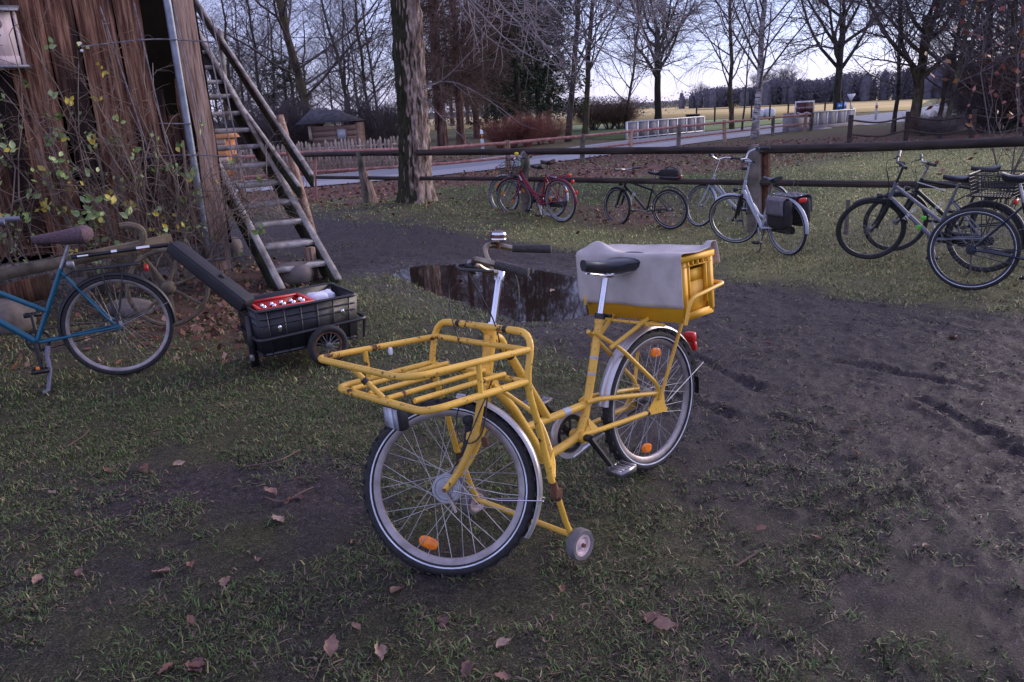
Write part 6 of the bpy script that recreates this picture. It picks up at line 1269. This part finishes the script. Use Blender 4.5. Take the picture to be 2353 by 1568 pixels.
k_, ki = bike('mountain_bicycle', 'dark green mountain bicycle with short mudguards and a black top bag', MTB, 139, -4, -16, 'darkgreen', style='mtb', r=.335, tw=.026, wb=1.04, seat=.93, headz=(.68, .82), hbz=.98, guard='black', rack=None, kick=False, cover=False, tail=False, cr=.15, bb=(.44, .29), susp=True, fork='darkgreen', barw=.30, rim='dark_rim', rimd=.016, sc=.93)
text('ROCKY', .055, k_, (.72, .03, .56), M['white'], 'frame_lettering', (math.pi / 2, rad(-48) * -1, math.pi)) if False else None
def lettering(body, size, bk, p, ang, mt_=M['white']):
    m_ = Matrix.Translation(Vector(p)) @ Matrix(((-1, 0, 0, 0), (0, 0, 1, 0), (0, 1, 0, 0), (0, 0, 0, 1))) @ Matrix.Rotation(rad(ang), 4, 'Z'); o = text(body, size, bk, (0, 0, 0), mt_, 'frame_lettering'); o.matrix_local = m_; return o
lettering('BOSS', .075, k_, (.695, .025, .53), 55)
# the top bag rests on the seat-post carrier
b = MB(); b.tube([(.22, 0, .80), (-.12, 0, .80)], .012, 8).box((-.02, 0, .815), (.30, .10, .012)); b.build('seat_post_rack', M['black'], k_)
tbg = empty('top_bag', (0, 0, 0), 0, 'black boxy bag with red lamp on the rack of the dark mountain bicycle', 'bag', None, bike_frame(MTB, 139, -4) @ Matrix.Scale(.93, 4) @ Matrix.Translation((-.03, 0, .825)))
MB().blob((0, 0, .09), (.36, .20, .18), .35, 18, 10).build('bag_body', M['bag'], tbg); MB().box((0, 0, .06), (.363, .203, .012)).build('piping', M['bag_flap'], tbg, False); MB().tube([(.1, 0, .185), (0, 0, .215), (-.1, 0, .185)], .009, 6).build('handle', M['black'], tbg); MB().blob((-.185, 0, .06), (.03, .05, .05), .7).build('rear_lamp', M['red'], tbg)
k_, ki = bike('city_bicycle', 'pale silver bicycle partly hidden behind the one with dark panniers', PALE, 159, -3, -42, 'silver', style='step', hb='swept', seat=.93, headz=(.68, .84), hbz=1.08, sc=.92, guard='silver', rack='silver', wb=1.05, sad='saddle', susp=False, stem='chrome')
k_, ki = bike('city_bicycle', 'silver blue low step bicycle carrying two dark panniers at its rear', SIL, 111, -4, 34, 'silver', style='step', hb='swept', seat=.90, headz=(.70, .86), hbz=1.14, sc=.93, guard='silver', rack='alu', wb=1.0, rim='alu', rimd=.024, fork='black', susp=True, light=True, tail=False, stem='silver')
b = MB(); 
for y in (-1, 1): b.tube([(-.12, y * .04, .745), (-.16, y * .03, .92)], .004, 6)
b.build('spring_clip', M['chrome'], k_); MB().blob((-.27, 0, .70), (.03, .11, .055), .5).build('tail_light', M['red'], k_)
KM = bike_frame(SIL, 111, -4) @ Matrix.Scale(.93, 4)
for sy, lab in ((1, 'dark pannier with grey flap on the near side of the silver bicycle'), (-1, 'dark pannier hanging on the far side of the silver bicycle')):
    pn = empty('pannier', (0, 0, 0), 0, lab, 'pannier', None, KM @ Matrix.Translation((-.03, sy * .135, .36))); MB().blob((0, 0, .18), (.34, .14, .37), .4, 20, 12).build('bag_body', M['bag'], pn)
    m_ = MB().loft([[(x, sy * y, z) for x in (-.15, -.08, 0, .08, .15)] for y, z in ((-.06, .372), (.03, .377), (.078, .35), (.084, .27), (.084, .20), (.082, .17))], False, False).mesh('flap', M['bag_flap']); o = link('flap', m_, pn); sm = o.modifiers.new('t', 'SOLIDIFY'); sm.thickness = .008
k2, _ = bike('trekking_bicycle', 'dark trekking bicycle with white frame stripes standing behind the grey one', (5.02, 7.66, 0), 155, -3, 12, 'darkgreen', style='diamond', sc=.92, seat=.93, headz=(.68, .84), hbz=1.02, guard='black', rack='black', rim='dark_rim', susp=True, wb=1.09, cover=False, stripe=False, rimd=.016)
MB().plate([(.92, .022, .80), (.62, .022, .70), (.62, .022, .71), (.92, .022, .81)], (0, .002, 0)).build('frame_stripe', M['white'], k2); lettering('TREK', .06, k2, (.72, .026, .52), 50) if False else lettering('STEVENS', .05, k2, (.70, .026, .50), 52)
k3, i3 = bike('trekking_bicycle', 'grey trekking bicycle with green frame marks and a black rear basket', (4.36, 6.93, 0), 131, -3, 30, 'grey', style='trapez', sc=.94, seat=.90, headz=(.66, .84), hbz=1.06, guard='black', rack='black', rim='dark_rim', susp=True, fork='black', wb=1.09, stripe=False, rimd=.016, tw=.022, kick='rear', light=True, stem='black')
for p in ((.60, .022, .405), (.56, .020, .50)): MB().blob(p, (.05, .02, .045), .6).build('frame_mark', M['greenmark'], k3)
lettering('TREND', .05, k3, (.70, .0255, .53), 52)
b = MB(); c = v3(-.08, 0, .85)
def wires(b, c, sx, sy, sz, fl, n):
    for t in np.linspace(0, 1, 7): k = 1 + fl * t; b.tube(fillet([c + [-sx * k, -sy * k, sz * t], c + [sx * k, -sy * k, sz * t], c + [sx * k, sy * k, sz * t], c + [-sx * k, sy * k, sz * t]], .03, 3, True), .004 if t < 1 else .007, 4, closed=True)
    for s_ in np.linspace(-1, 1, n):
        for q in (-1, 1): b.tube([c + [sx * s_, q * sy, 0], c + [sx * s_ * (1 + fl), q * sy * (1 + fl), sz]], .003, 4); b.tube([c + [q * sx, sy * s_, 0], c + [q * sx * (1 + fl), sy * s_ * (1 + fl), sz]], .003, 4)
        b.tube([c + [sx * s_, -sy, 0], c + [sx * s_, sy, 0]], .003, 4)
wires(b, v3(-.06, 0, .765), .17, .14, .20, .2, 15); b.build('rear_basket', M['mesh'], k3)
k4, _ = bike('trekking_bicycle', 'navy blue bicycle cut off by the right edge with its rear wheel nearest', (3.87, 6.30, 0), 319, -5, 0, 'navy', style='diamond', seat=.93, headz=(.66, .82), hbz=1.05, guard=None, rack=None, rim='dark_rim', cover=False, tail=False, wb=1.09, kick=False, rimd=.016, tw=.022)
# ------------------------------------------------------------------ rose on the wall
g = np.random.default_rng(33); rose = empty('climbing_rose', W(-1.2, 0, .15), 0, 'straggly climbing rose with few green and yellow leaves on the plank wall', 'climber'); rvi = Matrix.Translation(-Vector(W(-1.2, 0, .15)))
st = []
for k in range(48):
    u0 = g.uniform(-2.3, .0) if k < 26 else g.uniform(-1.2, -.12); lean = g.uniform(-.9, .5); h = g.uniform(1.2, 2.7) if k < 34 else g.uniform(.5, 1.7); t = np.linspace(0, 1, 8); off = .12 + .35 * g.random() * np.sin(t * 2.6)
    st.append(np.stack([W(u0 + lean * q ** 1.3 + .06 * math.sin(q * 9 + k), .05 + h * q, o_) for q, o_ in zip(t, off)]))
for k in range(9): # arching shoots towards the stairs
    u0 = g.uniform(-.6, .0); t = np.linspace(0, 1, 8); st.append(np.stack([W(u0 + q * g.uniform(.3, .9) , .3 + 1.6 * q * g.uniform(.5, 1.1) - .5 * q * q, .15 + q * .7 * g.random()) for q in t]))
st = np.array(st); R_ = np.full(st.shape[:2], .008) * np.linspace(1, .45, 8); b = MB(); b.batch(st, R_, 5)
a, ra = grow(st, R_, 7, .15, 55, .32, .6, .16, .0, 6, g, rmin=.0035); b.batch(a, ra, 4); d, rd_ = grow(a, ra, 5, .15, 50, .45, .7, .2, -.02, 4, g, rmin=.0022); b.batch(d, rd_, 3)
for k in range(4): # thick old stems
    u0 = [-1.35, -.75, -.15, -.95][k]; t = np.linspace(0, 1, 8); b.tube(np.stack([W(u0 + .05 * math.sin(5 * q + k) - .12 * q, 1.5 * q, .12 + .05 * q) for q in t]), .022 - .010 * t, 7)
M['rose_stem'] = mat('rose_stems', (.10, .075, .055), (.26, .20, .16), 4, .85)
o = b.build('stems', M['rose_stem'], rose); o.matrix_parent_inverse = rvi
def clear(P): return True
tips = np.vstack([a[:, -1], d[:, -1], a[:, 3]]); zt = tips[:, 2]; uu = (tips - C0) @ E_
pk_ = np.where((zt > .25) & (zt < 2.45) & (uu < .5))[0]; wgt = np.where(uu[pk_] < -1.0, 3.0, 1.0) * np.where(zt[pk_] < 1.1, 1.6, 1.0); pk_ = g.choice(pk_, 75, False, wgt / wgt.sum())
LMS = []
for k, c in enumerate([(.20, .30, .07), (.26, .36, .11), (.34, .42, .17), (.15, .24, .07), (.58, .46, .05), (.62, .52, .10), (.28, .36, .15)]):
    m_ = mat('rose_leaf', tuple(x * .8 for x in c), c, 30, .5); L = .055; v = []
    for t in np.linspace(0, 1, 6): w_ = .017 * math.sin(math.pi * min(.97, max(.05, t)) ** .85); v.append([(-w_, L * t, -.006 * (2 * t - 1) ** 2 + .004), (0, L * t, -.008 * t * t), (w_, L * t, -.006 * (2 * t - 1) ** 2 + .004)])
    LMS.append(MB().loft(v, False, False).mesh('leaf', m_, True, 0))
for i in pk_:
    P = tips[i]; m0 = g.integers(0, 7)
    for q in range(g.integers(3, 6) if True else 0):
        o = link('leaf', LMS[m0 if g.random() < .7 else g.integers(0, 7)], rose); o.matrix_parent_inverse = rvi; s_ = g.uniform(.9, 1.5)
        o.location = P + g.normal(0, .022, 3) + NW * .02; o.rotation_euler = (g.uniform(.8, 2.0), g.uniform(-1.5, 1.5), rad(WA) + g.uniform(-.9, .9)); o.scale = (s_, s_, s_)
rest = np.where((zt > .25) & (zt < 2.6) & (uu < .3))[0]; wgt = np.where(uu[rest] < -1.0, 2.0, 1.0); rest = g.choice(rest, 130, False, wgt / wgt.sum()); pts = np.repeat(tips[rest], 4, 0) + g.normal(0, .03, (520, 3)) + NW * .02
mb = MB(); n = leaf_cards(mb, pts, g.normal(0, 1, (520, 3)), g, .055, .034, .15); lc = np.array([(.20, .29, .08), (.27, .36, .12), (.33, .40, .18), (.15, .22, .08), (.52, .42, .06), (.24, .30, .14)]); C = np.repeat(lc[np.repeat(g.integers(0, 6, 130), 4)] * (.7 + .5 * g.random((520, 1))), 4, 0)
o = mb.build('small_leaves', M['leaf_tone'], rose, False, 0, C); o.matrix_parent_inverse = rvi; o['kind'] = 'stuff'
# ------------------------------------------------------------------ grass
def scatter(n, x0, x1, y0, y1, cond, seed, dens=lambda c: c[:, 0]):
    g = np.random.default_rng(seed); x = g.uniform(x0, x1, n); y = g.uniform(y0, y1, n); d = np.c_[x, y, x * 0] - CAM; z = d @ FWD; px = 1176.5 + K * (d @ RIGHT) / z; py = 784 - K * (d @ UP) / z
    k = (z > 1) & (px > -1000) & (px < 3300) & (py < 2100); x, y = x[k], y[k]; c = cover(x, y); p = dens(c); nz = fbm(x * 3.2, y * 3.2, 3, 41); clump = fbm(x * 14, y * 14, 2, 51)
    pr = np.clip((p - np.where(y < 4.6, .13, .06) + (nz - .5) * 1.9 + (clump - .5) * 1.6) , 0, 1) * np.clip(p * 3, 0, 1); k = (g.random(len(x)) < pr) & (pdist(x, y, PUDS) > .02) & cond(x, y); return x[k], y[k], c[k], g
def blades(name, x, y, c, g, hmin, hmax, wd, label, yel=0.0, yb_=1.0):
    n = len(x); z = height(x, y, c) - .004; th = g.random(n) * 2 * np.pi; lean = g.uniform(.5, 1.75, n); h = g.uniform(hmin, hmax, n) * (.7 + .6 * fbm(x * 5, y * 5, 2, 8)); az = th + g.normal(0, .5, n)
    s_ = np.stack([np.cos(th + 1.57), np.sin(th + 1.57), th * 0], -1) * (wd * np.exp(g.uniform(-.75, .45, n)))[:, None] / 2; P = np.c_[x, y, z]; l = np.stack([np.cos(az) * np.sin(lean * .6), np.sin(az) * np.sin(lean * .6), np.cos(lean * .6)], -1); l2 = np.stack([np.cos(az) * np.sin(lean * 1.25), np.sin(az) * np.sin(lean * 1.25), np.cos(lean * 1.25)], -1)
    Mid = P + l * (h * .55)[:, None]; Tip = Mid + l2 * (h * .5)[:, None]; V = np.stack([P - s_, P + s_, Mid + s_ * .8, Mid - s_ * .8, Tip], 1).reshape(-1, 3); b0 = np.arange(n)[:, None] * 5
    b = MB().add(V, b0 + [3, 2, 4], b0 + [0, 1, 2, 3])
    q = g.random((n, 1)); yl = np.clip(c[:, 3:4] * np.clip((y[:, None] - 2) / 5, .45, 1) + yel, 0, 1); gr = (1 + (yb_ - 1) * .9) * np.array([.080, .130, .036]) * (.4 + 1.2 * q); ye = yb_ * np.array([.27, .245, .10]) * (.5 + .9 * q); br = np.array([.18, .125, .09]) * (.5 + q)
    C = np.where(g.random((n, 1)) < yl * .75, ye, gr); C = np.where(g.random((n, 1)) < .20, br, C); C = np.repeat(C, 5, 0)
    return tag(b.build(name, M['grass'], None, False, 0, C), label, 'grass', kind='stuff')
ROADP = np.vstack([RN, RF[::-1]])
free = lambda x, y: ~inside(x, y, ROADP)
x, y, c, g = scatter(460000, -5.6, 5.0, .9, 4.6, free, 1); blades('near_grass', x, y, c, g, .014, .043, .0042, 'sparse trampled grass growing on the dark mud in front')
x, y, c, g = scatter(235000, -8.5, 7.5, 4.6, 10.5, free, 2); blades('middle_grass', x, y, c, g, .02, .055, .0062, 'grass strip between the muddy path, the stairs and the bicycles', .1, 1.35)
x, y, c, g = scatter(260000, -7, 16, 10.5, 24, free, 3); blades('far_grass', x, y, c, g, .02, .05, .012, 'short grass of the paddock behind the fence', -.1, 2.5)
# clods, grit and trampled bits on the bare mud
def clods(name, n, x0, x1, y0, y1, s0, s1, seed, label):
    x, y, c, g = scatter(n, x0, x1, y0, y1, lambda x, y: (pdist(x, y, PUDS) > .05) & free(x, y), seed, lambda c: np.clip(.8 - c[:, 0] * .8, 0, 1)); n = len(x); s_ = np.exp(g.uniform(math.log(s0), math.log(s1), n)); z = height(x, y, c)
    U = np.array([[1, 0, 0], [0, 1, 0], [-1, 0, 0], [0, -1, 0], [0, 0, .8], [0, 0, -.6]]) ; V = U[None] * (s_[:, None, None] * g.uniform(.5, 1.3, (n, 6, 1))) * np.array([1, 1, .6]); a = g.random(n) * 6.3; ca, sa = np.cos(a)[:, None], np.sin(a)[:, None]
    V = np.stack([V[..., 0] * ca - V[..., 1] * sa, V[..., 0] * sa + V[..., 1] * ca, V[..., 2]], -1) + np.c_[x, y, z][:, None]; b0 = np.arange(n)[:, None] * 6
    T = np.concatenate([b0 + q for q in ([0, 1, 4], [1, 2, 4], [2, 3, 4], [3, 0, 4], [1, 0, 5], [2, 1, 5], [3, 2, 5], [0, 3, 5])]); q = g.random((n, 1)); C = np.array([.050, .037, .042]) * (.35 + 1.1 * q); C = np.where(g.random((n, 1)) < .05, np.array([.22, .17, .14]), C)
    return tag(MB().add(V.reshape(-1, 3), T).build(name, M['litter'], None, False, 0, np.repeat(C, 6, 0)), label, 'mud', kind='stuff')
clods('mud_clods', 34000, -4.5, 5.4, .9, 5.2, .003, .011, 61, 'small clods and grit on the bare mud in front')
clods('mud_clods', 22000, -5, 8, 5.2, 14, .005, .015, 62, 'clods and grit scattered over the muddy path')
# dead stalks and trampled straw lying flat
def straw(n, x0, x1, y0, y1, ln, wd, seed, label):
    x, y, c, g = scatter(n, x0, x1, y0, y1, free, seed, lambda c: .30 + .3 * c[:, 0]); n = len(x); z = height(x, y, c) + .004; a = g.random(n) * 6.3; L = ln * np.exp(g.uniform(-.9, .4, n)); d = np.c_[np.cos(a), np.sin(a), g.normal(0, .12, n)] * L[:, None]; s_ = np.c_[-np.sin(a), np.cos(a), g.normal(0, .3, n)] * (wd * g.uniform(.5, 1.3, n))[:, None] / 2; P = np.c_[x, y, z]; bend = np.c_[-np.sin(a), np.cos(a), a * 0] * (L * g.normal(0, .12, n))[:, None]
    V = np.stack([P - s_, P + s_, P + d * .5 + bend + s_, P + d * .5 + bend - s_, P + d], 1).reshape(-1, 3); b0 = np.arange(n)[:, None] * 5; q = g.random((n, 1)); C = np.array([.17, .13, .085]) * (.25 + 1.2 * q * q)
    return tag(MB().add(V, b0 + [3, 2, 4], b0 + [0, 1, 2, 3]).build('dead_grass', M['grass'], None, False, 0, np.repeat(C, 5, 0)), label, 'grass', kind='stuff')
straw(110000, -5.5, 5.2, .9, 5.2, .045, .0034, 71, 'dead stalks and trampled straw lying on the ground in front'); straw(50000, -6, 8, 5.2, 12, .05, .005, 72, 'dead stalks lying in the grass strip and on the path')
# ------------------------------------------------------------------ leaf litter and single fallen leaves
def leaf_pts(n, x0, x1, y0, y1, seed): x, y, c, g = scatter(n, x0, x1, y0, y1, free, seed, lambda c: np.clip(c[:, 2] * 1.3 - .25, 0, 1)); return x, y, c, g
x, y, c, g = leaf_pts(24000, -9, 14, 9, 30, 5); n = len(x); P = np.c_[x, y, height(x, y, c) + .012]; mb = MB(); leaf_cards(mb, P, np.c_[g.normal(0, 1, (n, 2)), g.normal(.1, .25, n)], g, .085, .06, .4)
cols = np.array([(.20, .09, .055), (.28, .15, .10), (.12, .05, .035), (.33, .20, .14), (.17, .07, .05)]); C = np.repeat(cols[g.integers(0, 5, n)] * (.6 + .7 * g.random((n, 1))), 4, 0)
tag(mb.build('leaf_litter', M['litter'], None, False, 0, C), 'reddish brown fallen leaves along the fence and the road bank', 'leaf litter', kind='stuff')
x, y, c, g = leaf_pts(9000, -5, 1, 5.2, 9.5, 6); n = len(x); P = np.c_[x, y, height(x, y, c) + .012]; mb = MB(); leaf_cards(mb, P, np.c_[g.normal(0, 1, (n, 2)), g.normal(.1, .25, n)], g, .065, .045, .4); C = np.repeat(cols[g.integers(0, 5, n)] * (.6 + .7 * g.random((n, 1))), 4, 0)
tag(mb.build('leaf_litter', M['litter'], None, False, 0, C), 'reddish fallen leaves under the rose and behind the trailer', 'leaf litter', kind='stuff')
LV = []
for k, c in enumerate([(.30, .18, .13), (.24, .12, .08), (.36, .25, .19), (.17, .09, .075)]):
    m_ = mat('fallen_leaf', tuple(x * .7 for x in c), c, 40, .8)
    for v in range(2):
        gg = np.random.default_rng(k * 7 + v); secs = []
        for t in np.linspace(0, 1, 9): w_ = .028 * math.sin(math.pi * (.04 + .93 * t) ** .8) * (1 + .25 * math.sin(t * 22 + v)); secs.append([(.10 * t, -w_, .012 * (v + .6) + .006 * math.sin(7 * t)), (.10 * t, -w_ * .5, .004), (.10 * t, 0, .012 * t * t), (.10 * t, w_ * .5, .005), (.10 * t, w_, .014 + .012 * math.sin(4 * t))])
        LV.append(MB().loft(secs, False, False).mesh('fallen_leaf', m_, True, 0))
FALL = [(80, 1352, 0), (1142, 1492, 2), (805, 1248, 1), (900, 1370, 0), (449, 1438, 1), (828, 1452, 0), (660, 1152, 1), (635, 1142, 0), (398, 1070, 2), (127, 1132, 2), (392, 1320, 0), (440, 1305, 1), (1290, 1345, 1), (1502, 1448, 0), (1020, 1420, 3), (435, 1540, 1), (400, 1530, 1), (440, 1525, 3), (180, 1330, 3), (2000, 965, 0), (1972, 990, 2), (1770, 790, 1), (1960, 1040, 1), (2120, 1262, 2), (1885, 1250, 1), (870, 1490, 2), (1170, 1560, 3), (760, 1510, 0), (1740, 1220, 1), (240, 1078, 1), (650, 1205, 2), (700, 1150, 3), (330, 1078, 1), (1080, 1530, 3), (1490, 1440, 3), (2030, 700, 2), (1850, 745, 2), (2200, 780, 1), (520, 1335, 0), (590, 1290, 0), (1190, 655, 1), (1140, 690, 0), (1265, 668, 2), (1050, 640, 1)]
SPL = {0: 'curled yellowish leaf lying left of the bottle green tyre', }
fg = np.random.default_rng(77)
for i, (x, y, v) in enumerate(FALL):
    P = G(x, y); o = link('fallen_leaf', LV[v * 2 + i % 2]); o.location = (P[0], P[1], max(float(height(P[0], P[1])[0]), -.022) + .008); o.rotation_euler = (fg.normal(0, .3), fg.normal(0, .3), fg.uniform(0, 6.28)); s_ = fg.uniform(.42, .80); o.scale = (s_, s_ * fg.uniform(.8, 1.3), s_)
    tag(o, 'single dry brown leaf lying on the trampled grass or mud', 'leaf', 'dry leaves scattered on the ground')
# twigs on the ground
TWG = [([(560, 1075), (640, 1070), (690, 1040)], 'thin curved twig lying on the bare mud left of the yellow bicycle'), ([(610, 1150), (650, 1160), (700, 1135), (720, 1125)], 'forked twig beside the leaves left of the front wheel'), ([(155, 1030), (195, 1005), (205, 990)], 'short pale twig lying in the grass at left'), ([(1690, 1310), (1720, 1290), (1745, 1275)], 'brown twig lying on the mud at right of the small stand wheel')]
for pts, lab in TWG:
    q = np.array([G(*p) for p in pts]); q[:, 2] = height(q[:, 0], q[:, 1]) + .016; tag(MB().tube(catmull(q, 5), .0038, 6).build('twig', M['twig_brown']), lab, 'twig')
